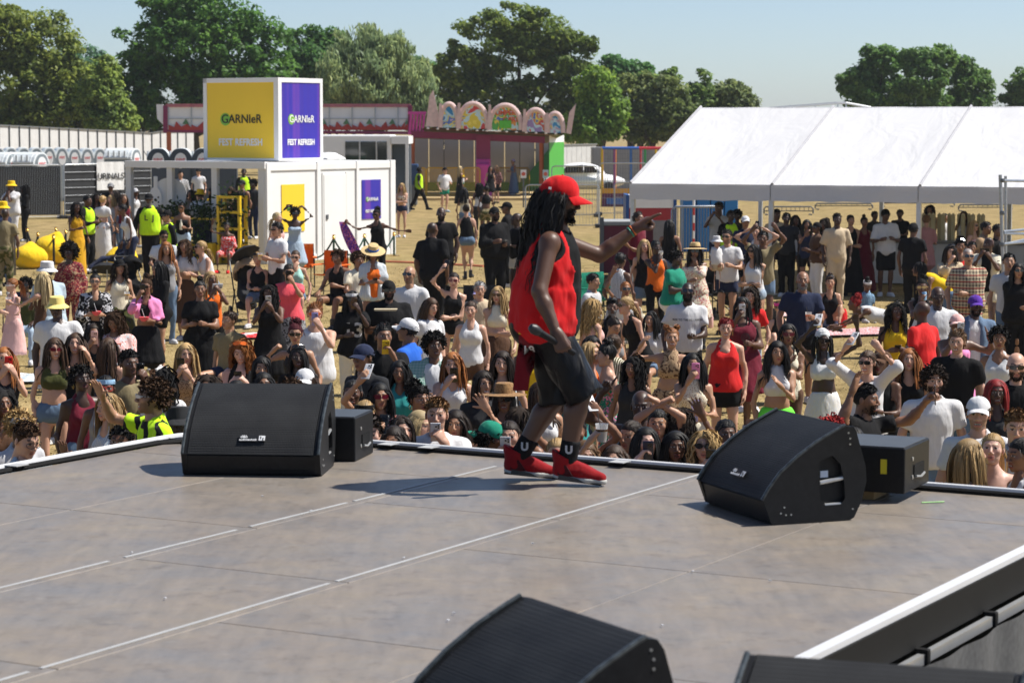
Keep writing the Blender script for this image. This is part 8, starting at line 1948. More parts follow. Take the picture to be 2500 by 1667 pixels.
P(1059, 816, 'person in green checked shirt with arms crossed', 'M', 4, 8, 'miniafro/hblack', 'tee/white+shirt/green/check/white', 'jeans/denim', 'cross', 'cross', g={'shirt': {'open': .085, 'o': .026}})
P(728, 845, 'person in black T-shirt with sunglasses on head by the wedge', 'F', 5, 12, 'longback/hblack', 'tee/black', 'shorts/denim', gl='^dark')
P(743, 902, 'person in white cap with star badge behind the wedge', 'F', 2, 0, 'long/hbrown', 'tank/grey', 'shorts/denim', hat='cap/white')
P(713, 928, 'person with light curly hair just showing above the wedge', 'F', 3, 0, 'curls/hbrown', 'tank/tan', 'shorts/denim')
P(861, 928, 'person with sleek tied hair right of the left wedge', 'F', 4, 0, 'sleek/hblack', 'tank/grey', 'shorts/denim')
P(927, 934, 'person in sunglasses raising a pale phone', 'F', 2, 0, 'long/hblack', 'tee/black/floral/rose', 'shorts/denim', 'upphone', 'relax', pL='phone/lightgrey', gl='dark/maroon')
P(890, 978, 'person in black headband filming with a silver phone', 'F', 1, 0, 'bun/hblond', 'tank/rose', 'shorts/denim', 'face', A_(.1, .4, .05, 'open'), hat='headband/black', pL='phone/silver')
P(902, 1016, 'person in white top with green bottle at the stage lip', 'M', 0, 0, 'short/hdark', 'tee/white', 'shorts/denim', 'hold', 'relax', pL='bottle/green', look=(0, -12))
P(1066, 972, 'person in white T-shirt filming straight at the camera', 'M', 1, -2, 'fade/hlight', 'tee/white', 'shorts/denim', 'relax', 'face', pR='phone/silver', w=1.18)
P(1023, 942, 'person with curly black bun and gold earrings looking right', 'F', 3, 35, 'curlypony/hblack', 'tank/black', 'shorts/denim', ear=1)
P(1028, 1002, 'person with straight blond hair beside the filming white T-shirt', 'F', 1, 50, 'straight/hfair', 'tank/palepink', 'shorts/denim')
P(1112, 1000, 'person raising an open palm with a white watch', 'F', 2, 0, 'long/hdark', 'tank/black', 'shorts/denim', 'down', A_(.18, .25, .68, 'open', (0, -1, 0), (1, 0, -.6)))
P(1227, 857, 'person with long dark hair in striped top near the performer', 'F', 1, -12, 'straight/hdark', 'tank/white/vstripe/black', 'shorts/denim')
P(1231, 942, 'person in brown straw hat and dark glasses beside the performer', 'F', 4, -10, 'bob/hblack', 'tank/brown', 'shorts/denim', hat='straw/hstraw', gl='dark')
P(1204, 1030, 'person in green cap at the stage lip', 'F', 4, 60, 'curls/hblack', 'tee/black', 'shorts/denim', hat='capback/green')
P(1243, 1028, 'person with tied hair filming beside the performer', 'F', 1, -8, 'bun/hdark', 'tank/black', 'shorts/denim', A_(-.15, .45, .22, 'grip'), 'relax', pL='phone/silver')
P(1226, 990, 'small person with brown curls beside the straw hat', 'C', 3, 0, 'curls/hbrown', 'tee/rose', 'shorts/denim', H=1.36)
P(1180, 905, 'person with bobbed hair behind the raised palm', 'F', 2, 20, 'bob/hdark', 'tee/charcoal', 'shorts/denim')
P(975, 880, 'person with dark hair in teal top behind the checked shirt', 'F', 3, 10, 'long/hblack', 'tank/teal', 'shorts/denim', H=1.6)
# -- middle right, around the performer
P(1558, 518, 'person in maroon football shirt behind the pointing hand', 'M', 3, 60, 'quiff/hdark', 'shirt/maroon', 'shorts/black', 'hip', 'hip')
P(1635, 536, 'person with dark hair in black top turned to the kiosk', 'F', 3, 165, 'longback/hblack', 'tank/black', 'shorts/denim', pR='bag/palepink')
P(1573, 584, 'person with blond hair in black vest smiling', 'F', 1, 8, 'long/hblond', 'tank/black', 'shorts/denim')
P(1602, 588, 'person in orange trimmed vest drinking', 'F', 5, 18, 'bun/hblack', 'tank/orange', 'leggings/black', 'mouth', 'relax', pL='cup/cream/pale')
P(1515, 618, 'person in grey striped dress carrying a white tote', 'F', 4, 150, 'short/hblack', 'tank/white/vstripe/grey', 'midi/white/vstripe/grey', 'relax', 'relax', pL='bag/cream/white')
P(1651, 614, 'large person in green T-shirt and white trousers facing right', 'F', 5, 58, 'curls/hblack', 'tee/green', 'trousers/white', 'hold', 'hold', w=1.45)
P(1697, 596, 'person in straw hat and white floral dress', 'F', 3, 0, 'long/hblack', 'offshoulder/cream/floral/rose', 'skirt/cream/floral/rose', 'hold', 'mouth', hat='straw/straw/brown', gl='dark')
P(1775, 561, 'person in white T-shirt carrying a small child', 'M', 2, -15, 'quiff/hblack', 'tee/white', 'shorts/navy', 'hold', 'hold', stubble='hblack', gl='dark')
P(1750, 578, 'small child in white hat held by the white T-shirt', 'C', 1, 20, 'short/hlight', 'tee/white', 'shorts/beige', hat='bucket/white', H=.85, base=.72, carried=1)
P(1839, 596, 'person in white vest top and denim shorts with folded arms', 'F', 2, -22, 'long/hblack', 'tank/white', 'hotpants/lightdenim', 'belly', 'belly', gl='dark')
P(1847, 552, 'person in white top touching their hair in the marquee shade', 'F', 1, -10, 'short/hbrown', 'tank/white', 'shorts/denim', 'head', 'head')
P(1862, 565, 'person raising a phone at the edge of the marquee shade', 'M', 4, 0, 'short/hblack', 'tee/khaki', 'shorts/denim', 'upphone', 'upphone', pL='phone/black')
P(1784, 514, 'person in yellow safety vest in the marquee shade', 'M', 5, 18, 'short/hblack', 'vest/hivis+tee/black', 'trousers/black')
P(1755, 493, 'tall person in grey T-shirt taking a photo in the shade', 'M', 4, -20, 'short/hblack', 'tee/lightgrey', 'jeans/navy', 'face', 'face', H=1.88)
P(1800, 515, 'person with round hair in dark top under the marquee', 'F', 5, 0, 'miniafro/hblack', 'tank/charcoal', 'jeans/navy')
P(1527, 688, 'person in white top raising an arm while seated', 'F', 3, 0, 'lowpony/hginger', 'tank/white', 'shorts/denim', 'up', 'relax', legs='sit', gl='dark')
P(1495, 730, 'bearded person in black vest seated on the grass', 'M', 4, 8, 'fade/hblack', 'tank/black', 'shorts/charcoal', 'knee', 'knee', legs='sit', beard='hgrey', gl='^dark', w=1.2)
P(1528, 724, 'person with blond ponytail in black vest bending left', 'F', 1, -60, 'lowpony/hblond', 'tank/black', 'shorts/black', 'relax', 'relax', lean=22, gl='dark')
P(1503, 778, 'person in glasses looking at a green phone', 'F', 2, 40, 'bun/hdark', 'tank/grey', 'shorts/denim', 'low', 'low', legs='sit', gl='clear/black', pL='phone/green', look=(0, -18))
P(1679, 690, 'person in white T-shirt with printed slogan looking up', 'M', 5, 0, 'buzz/hblack', 'tee/white', 'shorts/black', 'relax', 'low', beard='hblack', gl='dark', text=[('RISE TO THE OCCASION', .034, .20, 'charcoal')], look=(-4, 12), w=1.1)
P(1813, 725, 'large person in maroon dress filming and holding a fan', 'F', 4, -3, 'braids/hblack', 'tank/maroon', 'skirt/maroon', 'phone', 'hold', w=1.42, pL='phone/white', pR='fan/black')
P(1832, 702, 'person with dark curls in red T-shirt drinking', 'F', 1, -12, 'longcurly/hdark', 'tee/red', 'shorts/lightdenim', 'hold', 'relax', pL='cup/orange')
P(1772, 777, 'person with cropped red hair in red vest top', 'F', 1, 0, 'short/hred', 'tank/red', 'shorts/black', 'down', 'down', w=1.2, ear=1)
P(1640, 800, 'person with twin buns in leopard halter raising a hand', 'F', 2, -8, 'twobuns/hginger', 'halter/tan/leopard/brown', 'midi/tan/leopard/brown', A_(.30, .3, .30, 'relax'), 'relax', w=1.1)
P(1500, 816, 'person with tied brown hair in striped shirt seen from behind', 'F', 1, 150, 'pony/hbrown', 'shirt/cream/vstripe/olive', 'shorts/denim')
P(1447, 820, 'person with black hair right behind the performer', 'F', 1, 40, 'bob/hblack', 'tee/white', 'shorts/denim')
P(1451, 730, 'person with long blond curls behind the performer', 'F', 1, 120, 'longcurly/hblond', 'tank/palepink', 'shorts/denim')
P(1449, 668, 'person in grey T-shirt seated in the green chair', 'M', 2, 60, 'short/hblack', 'tee/lightgrey', 'shorts/denim', legs='sit')
P(1440, 835, 'person with blond bob facing right beside the shorts', 'F', 1, 65, 'bob/hblond', 'tank/orange', 'shorts/denim')
P(1478, 841, 'person with black top bun facing left', 'F', 1, -75, 'topbun/hblack', 'strap/green/floral/pink', 'skirt/green/floral/pink', 'relax', 'relax', ear=1)
P(1566, 954, 'person with shaved head pointing a finger up', 'M', 5, 3, 'bald', 'tank/black', 'shorts/black', A_(.22, .25, .66, 'point', (0, -1, 0), (1, 0, -.6)), 'relax')
P(1692, 861, 'person in white knitted halter filming with a pink phone', 'F', 2, 0, 'long/hblack', 'halter/cream/crochet/tan', 'trousers/cream', 'phone', 'hold', pL='phone/pink', pR='fan/lilac')
P(1606, 1000, 'person stretching clasped hands overhead', 'F', 2, 0, 'sleek/hblack', 'tank/black', 'shorts/denim', 'clasp', 'clasp')
P(1577, 1042, 'person with long dark hair filming with a navy phone', 'F', 0, 0, 'long/hblack', 'strap/black', 'shorts/denim', A_(-.14, .42, .24, 'grip'), 'relax', pL='phone/navy')
P(1540, 1028, 'person with sleek dark hair tilting their head', 'F', 2, -25, 'sleek/hdark', 'tank/black', 'shorts/denim', roll=-6)
P(1722, 1050, 'person with blond curls and black sunglasses filming', 'F', 1, -3, 'longcurly/hblond', 'tank/black', 'shorts/denim', A_(-.22, .45, .16, 'grip'), 'relax', gl='round/black', pL='phone/black')
P(1662, 995, 'person with dark textured hair seen from behind near the wedge', 'F', 2, 170, 'longcurly/hdark', 'tank/black', 'shorts/denim')
P(1772, 1024, 'person with tied back hair behind the right wedge', 'F', 4, 0, 'sleek/hblack', 'tank/rose', 'shorts/denim')
P(1850, 1050, 'person raising a brown phone above the right wedge', 'F', 2, 0, 'bun/hbrown', 'tank/black', 'shorts/denim', A_(.02, .40, .62, 'grip'), 'relax', pL='phone/brown')
P(1430, 1075, 'person with fair hair in white strap top behind the trainers', 'F', 1, 0, 'straight/hlight', 'tank/white', 'shorts/denim')
P(1361, 1070, 'person filming between the legs of the performer', 'F', 1, 0, 'bun/hblond', 'tank/palepink', 'shorts/denim', A_(-.15, .45, .26, 'grip'), 'relax', pL='phone/palepink')
P(1272, 995, 'person with very long dark curls beside the performer', 'F', 3, 160, 'longcurly/hdark', 'tank/black', 'shorts/denim')
P(1500, 1085, 'person raising a cup of cola beside the performer', 'F', 1, 0, 'long/hbrown', 'tank/black', 'shorts/denim', A_(.05, .35, .75, 'grip', (-1, 0, 0), (1, 0, -.4)), 'relax', pL='cup/brown/cola')
P(1400, 900, 'person in teal top between the crowd and the performer', 'F', 2, 20, 'long/hbrown', 'tank/teal', 'hotpants/denim')
P(1545, 870, 'person with dark curls behind the raised finger', 'F', 3, -10, 'longcurly/hblack', 'tank/charcoal', 'shorts/denim', H=1.6)
# -- under and before the marquee
P(1896, 511, 'person in beige T-shirt and black shorts in the marquee shade', 'M', 4, 0, 'fade/hblack', 'bigtee/beige', 'shorts/black')
P(1942, 525, 'person with long hair in white top in the marquee shade', 'F', 4, 10, 'long/hblack', 'tank/white', 'hotpants/denim')
P(1970, 536, 'person taking a photo in the marquee shade', 'F', 3, 0, 'long/hblack', 'tank/navy', 'shorts/black', 'face', 'relax', pL='phone/black')
P(1994, 543, 'person in brown top, black cap and white trousers', 'F', 4, -70, 'bun/hblack', 'tee/brown', 'trousers/white', 'hold', 'hold', hat='cap/black', w=1.3)
P(2013, 533, 'person with long dark hair in black vest in the marquee shade', 'F', 4, -10, 'longcurly/hdark', 'tank/black', 'shorts/denim')
P(2044, 521, 'tall person in sand T-shirt in the marquee shade', 'M', 5, 0, 'fade/hblack', 'bigtee/beige', 'trousers/beige', H=1.84)
P(2077, 525, 'person in long black dress under the marquee', 'F', 2, 5, 'bun/hblack', 'tank/black', 'maxi/black', 'belly', 'belly', w=1.1)
P(2162, 511, 'person in white T-shirt and black shorts with hands together', 'M', 4, 0, 'short/hblack', 'bigtee/white', 'longshorts/black', 'hold', 'hold', hat='cap/black', H=1.82)
P(2197, 512, 'person in black working behind the bar counter', 'M', 4, -20, 'short/hblack', 'tee/black', 'trousers/black', 'low', 'low', Z=53.6, lean=12)
P(2135, 516, 'person in dark top behind the hands together', 'M', 4, 20, 'short/hblack', 'tee/charcoal', 'trousers/black', Z=53.8)
P(2262, 525, 'person in mauve dress seen from behind at the bar', 'F', 1, 172, 'short/hlight', 'bigtee/rose', 'mini/rose', 'hold', 'relax')
P(2270, 501, 'person with long curls serving behind the bar', 'M', 2, -10, 'longcurly/hdark', 'tee/tan', 'trousers/black', Z=53.7)
P(2353, 515, 'person in sunglasses beyond the cup stacks', 'F', 1, 0, 'long/hbrown', 'tank/white', 'shorts/denim', gl='dark')
P(2306, 522, 'person with dark hood beyond the cup stacks', 'M', 2, 60, 'short/hblack', 'tee/white', 'shorts/black', Z=55.5)
P(2378, 538, 'person with long blond hair and sunglasses at the bar', 'F', 1, 55, 'long/hblond', 'strap/palepink', 'shorts/denim', gl='dark')
P(2408, 542, 'person in tan top leaning at the bar', 'M', 3, 60, 'short/hblack', 'tee/tan', 'shorts/black', lean=15)
P(2436, 548, 'person in black top behind the scaffold', 'M', 4, 50, 'short/hblack', 'tee/black', 'shorts/black')
P(2414, 580, 'person in cream shirt raising a camera', 'M', 4, -20, 'buzz/hblack', 'tee/black+shirt/cream', 'shorts/cream', 'face', 'face', pL='phone/black/land', g={'shirt': {'open': .08, 'o': .026}})
P(2321, 598, 'person in beige top filming with a black phone', 'F', 1, 0, 'long/hdark', 'blouse/beige', 'trousers/black', 'phone', 'relax', pL='phone/black', gl='^dark')
P(2364, 607, 'person in beige plaid shirt and sunglasses', 'M', 2, -8, 'buzz/hgrey', 'shirt/beige/plaid/charcoal', 'longshorts/beige/plaid/charcoal', 'relax', 'belly', w=1.2, gl='dark')
P(2345, 584, 'person with curly hair and raised sunglasses behind the plaid', 'F', 3, 0, 'curlypony/hblack', 'tank/red', 'shorts/denim', gl='^dark')
P(2373, 590, 'small person between the plaid shirt and the scaffold', 'C', 3, 0, 'short/hblack', 'tee/navy', 'shorts/denim', H=1.5)
P(2246, 640, 'person in yellow top bending over by the counter', 'F', 3, -95, 'bob/hblack', 'tank/yellow', 'jeans/denim', A_(0, .4, -.8), A_(0, .4, -.8), lean=62)
P(2463, 619, 'person in grey T-shirt behind the scaffold rails', 'M', 2, -10, 'short/hblack', 'tee/lightgrey', 'shorts/denim')
P(2486, 642, 'person in black wrap top and sunglasses at the right edge', 'F', 2, -10, 'long/hblack', 'blouse/black', 'trousers/black', 'belly', 'relax', gl='dark', w=1.1)
P(1960, 663, 'bearded person in navy T-shirt holding an orange drink', 'M', 3, 0, 'bald', 'tee/navy', 'shorts/black', 'relax', 'hold', beard='hgrey', pR='cup/orange', w=1.15)
P(2027, 674, 'person in black vest seated on the grass hugging knees', 'F', 2, -8, 'topbun/hbrown', 'tank/black', 'hotpants/denim', 'knee', 'knee', legs='floor', gl='^dark')
P(2119, 684, 'small person in black football shirt seated on the grass', 'C', 4, 10, 'topbun/hblack', 'tee/black/vstripe/sky', 'shorts/black', 'low', 'low', legs='cross', hat='headband/lightgrey', H=1.35, look=(0, -20))
P(2086, 724, 'person in white vest crawling on the grass', 'F', 4, -88, 'updo/hred', 'tank/white', 'hotpants/lightdenim', A_(.1, 1.0, -.55), A_(.1, 1.0, -.55), legs='crawl', lean=72)
P(1904, 735, 'person in black vest and pink headband seated on the grass', 'F', 1, 10, 'bun/hlight', 'tank/black', 'shorts/black', 'knee', 'knee', legs='floor', gl='dark', hat='headband/hotpink')
P(2186, 738, 'person in yellow dress with a camera round the neck', 'F', 4, 0, 'longcurly/hblack', 'tank/yellow', 'midi/yellow', 'hold', 'hold', gl='^clear', pL='phone/black', ear=1, g={'midi': {'wide': 1.7, 'pleat': .06}})
P(2252, 681, 'person in gold glasses drinking from a blue can', 'F', 4, -18, 'updo/hblack', 'tank/black', 'shorts/denim', 'mouth', 'relax', gl='round/gold', pL='can/sky', ear=1)
P(2290, 700, 'person in white shirt and black glasses with shaved head', 'M', 5, -8, 'bald', 'shirt/white', 'shorts/white', gl='clear/black', w=1.1)
P(2252, 736, 'person in bright red top turned away', 'M', 5, -135, 'bald', 'tee/red', 'longshorts/red', stubble='hblack', w=1.1)
P(2382, 722, 'person in denim jacket and purple cap', 'M', 5, 0, 'buzz/hblack', 'tee/white+jacket/denim', 'trousers/black', hat='cap/purple', beard='hblack', gl='clear/black', g={'jacket': {'open': .07}})
P(2337, 768, 'person in pink dress and pale cap filming', 'F', 4, 0, 'short/hblack', 'strap/pink', 'skirt/pink', 'phone', A_(.35, .25, .18, 'open'), hat='cap/palepink', pL='phone/silver', w=1.25)
P(2337, 806, 'person in black T-shirt with swept brown hair smiling', 'M', 1, -22, 'quiff/hlight', 'tee/black', 'jeans/denim', w=1.15)
P(2009, 804, 'person in white headscarf and white lace outfit', 'F', 5, 3, 'braids/hblack', 'crop/white', 'maxi/white/crochet/cream', 'upphone', A_(.35, .2, .75, 'relax', (0, -1, 0), (1, 0, -.2)), hat='scarf/white', gl='dark', pL='phone/white')
P(1924, 790, 'person with braids and gold earrings in cream top', 'F', 3, -8, 'braids/hblack', 'tank/cream', 'trousers/brown', 'clap', 'clap', gl='dark/maroon', ear=1)
P(1898, 832, 'person in white top and neon green skirt', 'F', 2, 3, 'straight/hblack', 'halter/white', 'skirt/neongreen', 'down', 'clap', ear=1)
P(2118, 856, 'person in white cape top raising a white phone', 'F', 1, -18, 'lowpony/hbrown', 'blouse/white', 'shorts/cream', 'upphone', 'upphone', gl='dark', pL='phone/white', g={'blouse': {'sl_r': 1.5, 'sleeve': 1.2}})
P(2156, 858, 'person in black vest and dark brown cap', 'F', 4, -38, 'short/hblack', 'tank/black', 'shorts/black', 'relax', 'hold', hat='cap/brown')
P(2115, 938, 'bearded person in black T-shirt stretching a phone right', 'M', 3, 55, 'fade/hblack', 'tee/black', 'shorts/black', 'wave', A_(.15, .78, .42, 'grip', (0, 0, -1)), beard='hblack', pR='phone/brown', w=1.15)
P(2280, 897, 'bearded person with dark curls in plain white T-shirt', 'M', 1, -3, 'curls/hdark', 'tee/white', 'shorts/denim', beard='hdark', w=1.12)
P(2482, 862, 'bearded person in black T-shirt and sunglasses', 'M', 1, -12, 'bald', 'tee/black', 'shorts/denim', beard='hdark', gl='dark', w=1.15)
P(2433, 926, 'person with red tinted braids at the right', 'F', 5, -8, 'braids/hred', 'tank/charcoal', 'shorts/denim', ear=1)
P(2389, 970, 'person in white cap and white T-shirt smiling', 'M', 1, -8, 'short/hlight', 'tee/white', 'shorts/denim', stubble='hlight', hat='cap/white')
P(2482, 1002, 'person with cropped fair hair at the right edge', 'M', 1, -8, 'fade/hlight', 'tee/lightgrey', 'shorts/denim', look=(0, -10))
P(2366, 1070, 'person with long blond hair turned right at the stage lip', 'F', 1, 100, 'straight/hblond', 'tank/black', 'shorts/denim')
STRAP = P(2425, 1058, 'person in strapless top with a lettered strap looking up', 'F', 0, -18, 'pony/hblond', 'bandeau/black', 'shorts/denim', look=(0, 12), w=1.2)
P(2490, 1070, 'person laughing at the far right of the stage lip', 'F', 3, -75, 'sleek/hblack', 'tank/white', 'shorts/denim')
P(2175, 1066, 'person holding a blue phone behind the low cabinet', 'F', 5, 0, 'longcurly/hblack', 'tank/black', 'shorts/denim', A_(-.25, .42, .42, 'grip'), 'relax', pL='phone/blue')
P(2032, 1022, 'person with bright red hair and a cup behind the wedge', 'F', 3, 20, 'curls/hred', 'tank/cream', 'shorts/denim', A_(.1, .45, .05, 'grip'), 'relax', pL='cup/lightgrey/clear')
P(2085, 1042, 'person with ringed hand raised behind the right wedge', 'F', 3, 30, 'bun/hblack', 'long/neongreen', 'shorts/denim', A_(.12, .35, .45, 'relax', (0, -1, 0)), 'relax')
# -- others between them
for x, y, lb, sx, sk, yw, hr, tp, bt, kw in (
 (640, 870, 'person with dark bob in striped top behind the curls', 'F', 2, 10, 'bob/hblack', 'tee/white/hstripe/navy', 'shorts/denim', {}),
 (560, 760, 'person in khaki shirt kneeling near the striped rug', 'M', 2, -30, 'short/hbrown', 'tee/khaki', 'shorts/navy', {'legs': 'sit'}),
 (885, 842, 'person in dark cap looking left behind the black T-shirt', 'M', 3, -40, 'short/hblack', 'tee/charcoal', 'shorts/denim', {'hat': 'cap/navy'}),
 (1105, 860, 'person with auburn hair filming behind the checked shirt', 'F', 1, 0, 'longwavy/hginger', 'tank/white', 'shorts/denim', {'aL': 'face', 'pL': 'phone/black'}),
 (1300, 800, 'person with dark braids behind the performer back', 'F', 4, 20, 'braids/hblack', 'tank/yellow', 'shorts/denim', {}),
 (1590, 760, 'person with black hair in white blouse seated by the bottle', 'F', 2, -30, 'long/hblack', 'tee/white', 'shorts/denim', {'legs': 'sit'}),
 (2220, 850, 'person with long auburn hair before the red top', 'F', 1, -10, 'long/hginger', 'tank/black', 'shorts/denim', {}),
 (2440, 800, 'person in patterned shorts behind the shaved head', 'F', 3, -20, 'curls/hblack', 'tank/white', 'shorts/white/palm/black', {}),
 (1820, 528, 'person with cap at the left end of the marquee shade', 'M', 3, 10, 'short/hblack', 'tee/navy', 'shorts/black', {'hat': 'cap/white'}),
 (1920, 520, 'person in charcoal T-shirt between two tall people in shade', 'M', 5, -10, 'short/hblack', 'tee/charcoal', 'trousers/black', {}),
 (2110, 530, 'person with topknot in plum dress right of the long black dress', 'F', 3, 10, 'topbun/hblack', 'tank/maroon', 'maxi/maroon', {}),
 (2230, 545, 'person in black cap waiting beside the mauve dress', 'M', 4, 150, 'short/hblack', 'tee/black', 'trousers/black', {'hat': 'cap/black'}),
 (1320, 930, 'person with plaits in white top behind the performer knees', 'F', 2, 10, 'braids/hbrown', 'tank/white', 'shorts/denim', {}),
 (1405, 1018, 'person with both arms raised at the lip behind the trainers', 'F', 3, 0, 'bun/hblack', 'tank/red', 'shorts/denim', {'aL': A_(.12, .25, .85, 'open', (0, -1, 0), (1, 0, -.2)), 'aR': 'upphone', 'pR': 'phone/white'}),
 (1650, 1052, 'person with one arm raised at the lip left of the wedge', 'F', 4, 0, 'braids/hblack', 'tank/white', 'shorts/denim', {'aR': A_(.05, .25, .9, 'open', (0, -1, 0), (1, 0, -.2))}),
 (960, 1040, 'person raising a black phone right of the low cabinet', 'F', 2, 0, 'long/hdark', 'tank/orange', 'shorts/denim', {'aL': A_(.0, .4, .62, 'grip'), 'pL': 'phone/black'}),
 (980, 1015, 'person with dark fringe at the lip beside the white T-shirt', 'F', 1, 10, 'bob/hdark', 'tank/black', 'shorts/denim', {})):
	P(x, y, lb, sx, sk, yw, hr, tp, bt, **kw)
_l = [i['label'] for i in PEOPLE]; assert len(set(_l)) == len(_l), [x for x in _l if _l.count(x) > 1]
print('PEOPLE', len(PEOPLE))
# -- things among the crowd
b_, W_ = SCARF['b'], SCARF['W']; hp = W_ @ Vector(b_.wr[0] + b_.hand[0][1] @ np.array((.09, 0, 0)))
sc_ = thing('scarf', 'purple patterned scarf hanging from an outstretched hand', 'scarf', tuple(hp)); m = MB(); nn = 14
for i in range(nn + 1):
	t = i / nn
	for sx in (-1, 0, 1): m.v.append((t * .45 - .05 + .06 * sx * (1 + math.sin(t * 4)), .05 * math.sin(t * 9 + sx * 1.7), -.02 - t * 1.05))
for i in range(nn):
	for k in (0, 1): a = i * 3 + k; m.f.append((a, a + 1, a + 4, a + 3))
m.build('cloth', mat_fabric('purple', 'floral', 'pink'), sc_, smooth=True)
q = at_y(942, 758, 29.3); pl_t = thing('paper_plate', 'cardboard food tray held by the person in the backward cap', 'plate', tuple(q)); MB().prism([(-.13, 0), (.13, 0), (.14, .02), (-.14, .02)], -.08, .08).build('tray', mat_plain('card', (.50, .42, .28), .8), pl_t)
# bag strap with lettering on the person at the right of the lip
r0 = STRAP['root']; sb_ = STRAP['b']; pts = []
for t in range(9):
	k = t / 8; loc = sb_.waist + sb_.Rc @ (np.array((-.12 + .20 * k, -.105 - .035 * math.sin(k * PI), .345 - .30 * k)) * sb_.s); pts.append(loc)
mm = MB()
for p in pts: mm.v += [(p[0] - .018, p[1] - .012, p[2] - .012), (p[0] + .018, p[1] - .012, p[2] + .012)]
for i in range(8): mm.f.append((2 * i, 2 * i + 1, 2 * i + 3, 2 * i + 2))
mm.build('bag_strap', mat_fabric('black', 'speckle', 'sky'), r0, smooth=True)
# folding camp chairs
M_TUBE = mat_plain('chair_tube', (.03, .03, .032), .4, .3)
def camp_chair(px, py, rz, col, label, Y=None):
	g0 = at_g(px, py); o = thing('camp_chair', label, 'chair', (g0.x, g0.y, g0.z), rz, 'folding camp chairs on the grass')
	for s in (-1, 1):
		MB().tube([(s * .28, -.25, 0), (-s * .24, .22, .46)], .011, 6).build('leg', M_TUBE, o); MB().tube([(s * .28, .25, 0), (s * .26, .27, .88)], .011, 6).build('back_post', M_TUBE, o); MB().tube([(s * .28, -.26, 0), (s * .28, -.24, .62)], .011, 6).build('front_post', M_TUBE, o); MB().box((s * .29 - .04, -.26, .60), (s * .29 + .04, .26, .62)).build('armrest', mat_fabric(col), o)
	sg = MB()
	for i in range(7):
		for s in (-1, 1): sg.v.append((s * .25, -.24 + .5 * i / 6, .44 - .05 * math.sin(i / 6 * PI)))
	for i in range(6): sg.f.append((2 * i, 2 * i + 1, 2 * i + 3, 2 * i + 2))
	sg.build('seat', mat_fabric(col), o, smooth=True); bk = MB()
	for i in range(7):
		for s in (-1, 1): bk.v.append((s * .26, .26 + .02 * math.sin(i), .42 + .46 * i / 6))
	for i in range(6): bk.f.append((2 * i, 2 * i + 1, 2 * i + 3, 2 * i + 2))
	bk.build('backrest', mat_fabric(col), o, smooth=True)
camp_chair(805, 722, rad(-25), 'orange', 'orange camp chair under the person in the black vest'); camp_chair(1470, 790, rad(40), 'green', 'green camp chair behind the performer'); camp_chair(735, 700, rad(5), 'orange', 'orange camp chair under the drinking person'); camp_chair(60, 850, rad(0), 'navy', 'navy camp chair at the far left behind the pink dress'); camp_chair(1171, 830, rad(0), 'charcoal', 'dark camp chair under the person in the beige shirt'); camp_chair(1760, 775, rad(20), 'black', 'empty black folding stool below the pushchair')
# pushchairs
def pushchair(px, py, rz, c1, c2, label, shade_=None, sc=1.0):
	g0 = at_g(px, py); o = thing('pushchair', label, 'pushchair', (g0.x, g0.y, g0.z), rz); o.scale = (sc,) * 3
	for s in (-1, 1):
		MB().tube([(s * .22, -.35, .12), (s * .23, .10, .55), (s * .24, .48, 1.02)], .013, 7).build('frame_tube', M_TUBE, o, smooth=True); MB().tube([(s * .23, .30, .12), (s * .23, -.02, .55)], .013, 7).build('frame_tube', M_TUBE, o, smooth=True)
		for y, r_ in ((-.38, .085), (.32, .12)): MB().lathe([(r_, -.02), (r_ * 1.02, 0), (r_, .02), (r_ * .5, .02), (r_ * .5, -.02)], 16).build('wheel', M_BLACKP, o, (s * .26, y, r_), (0, PI / 2, 0))
	MB().tube([(-.24, .48, 1.02), (-.2, .52, 1.05), (.2, .52, 1.05), (.24, .48, 1.02)], .016, 7).build('handlebar', M_TUBE, o, smooth=True)
	F = Field([ell((0, .0, .5), (.27, .4, .45))], .028); F.add(cone((0, -.22, .42), (0, .12, .46), .15, .16), .05); F.add(cone((0, .12, .46), (0, .24, .82), .16, .14), .05); F.sub(cone((0, -.25, .58), (0, .10, .75), .13, .13)); obj('seat', mesh_np(*F.net(1)), mat_fabric(c1), o)
	F = Field([ell((0, .1, .9), (.3, .4, .35))], .028); F.add(ell((0, .10, .80), (.24, .34, .30)), .02); F.sub(ell((0, .02, .74), (.22, .36, .27))); F.plane((0, 0, .78), (0, -.4, -1)); F.wrinkle(.006, 30, 3); obj('hood', mesh_np(*F.net(1)), mat_fabric(c2), o)
	F = Field([ell((0, .15, .25), (.2, .2, .15))], .03); F.add(ell((0, .12, .26), (.19, .2, .10)), .02); obj('basket', mesh_np(*F.net(1)), mat_fabric('charcoal'), o)
	if shade_:
		MB().lathe([(.27, 0), (.26, .015), (.13, .09), (.001, .11)], 8).build('sunshade', mat_fabric(shade_), o, (-.05, -.15, 1.18), (rad(-28), rad(-20), 0)); MB().tube([(.2, .2, .9), (-.02, -.1, 1.25)], .009, 6).build('sunshade_arm', M_TUBE, o)
pushchair(605, 782, rad(15), 'charcoal', 'tan', 'grey and taupe pushchair with a parasol in the middle left crowd', 'charcoal'); pushchair(240, 640, rad(-30), 'black', 'black', 'black pushchair beside the yellow safety vest', None, .9); pushchair(1785, 770, rad(-10), 'charcoal', 'navy', 'dark pushchair with navy hood in front of the white vest top'); pushchair(325, 745, rad(30), 'black', 'black', 'black pushchair behind the pale vest top and black cap', None, .85)
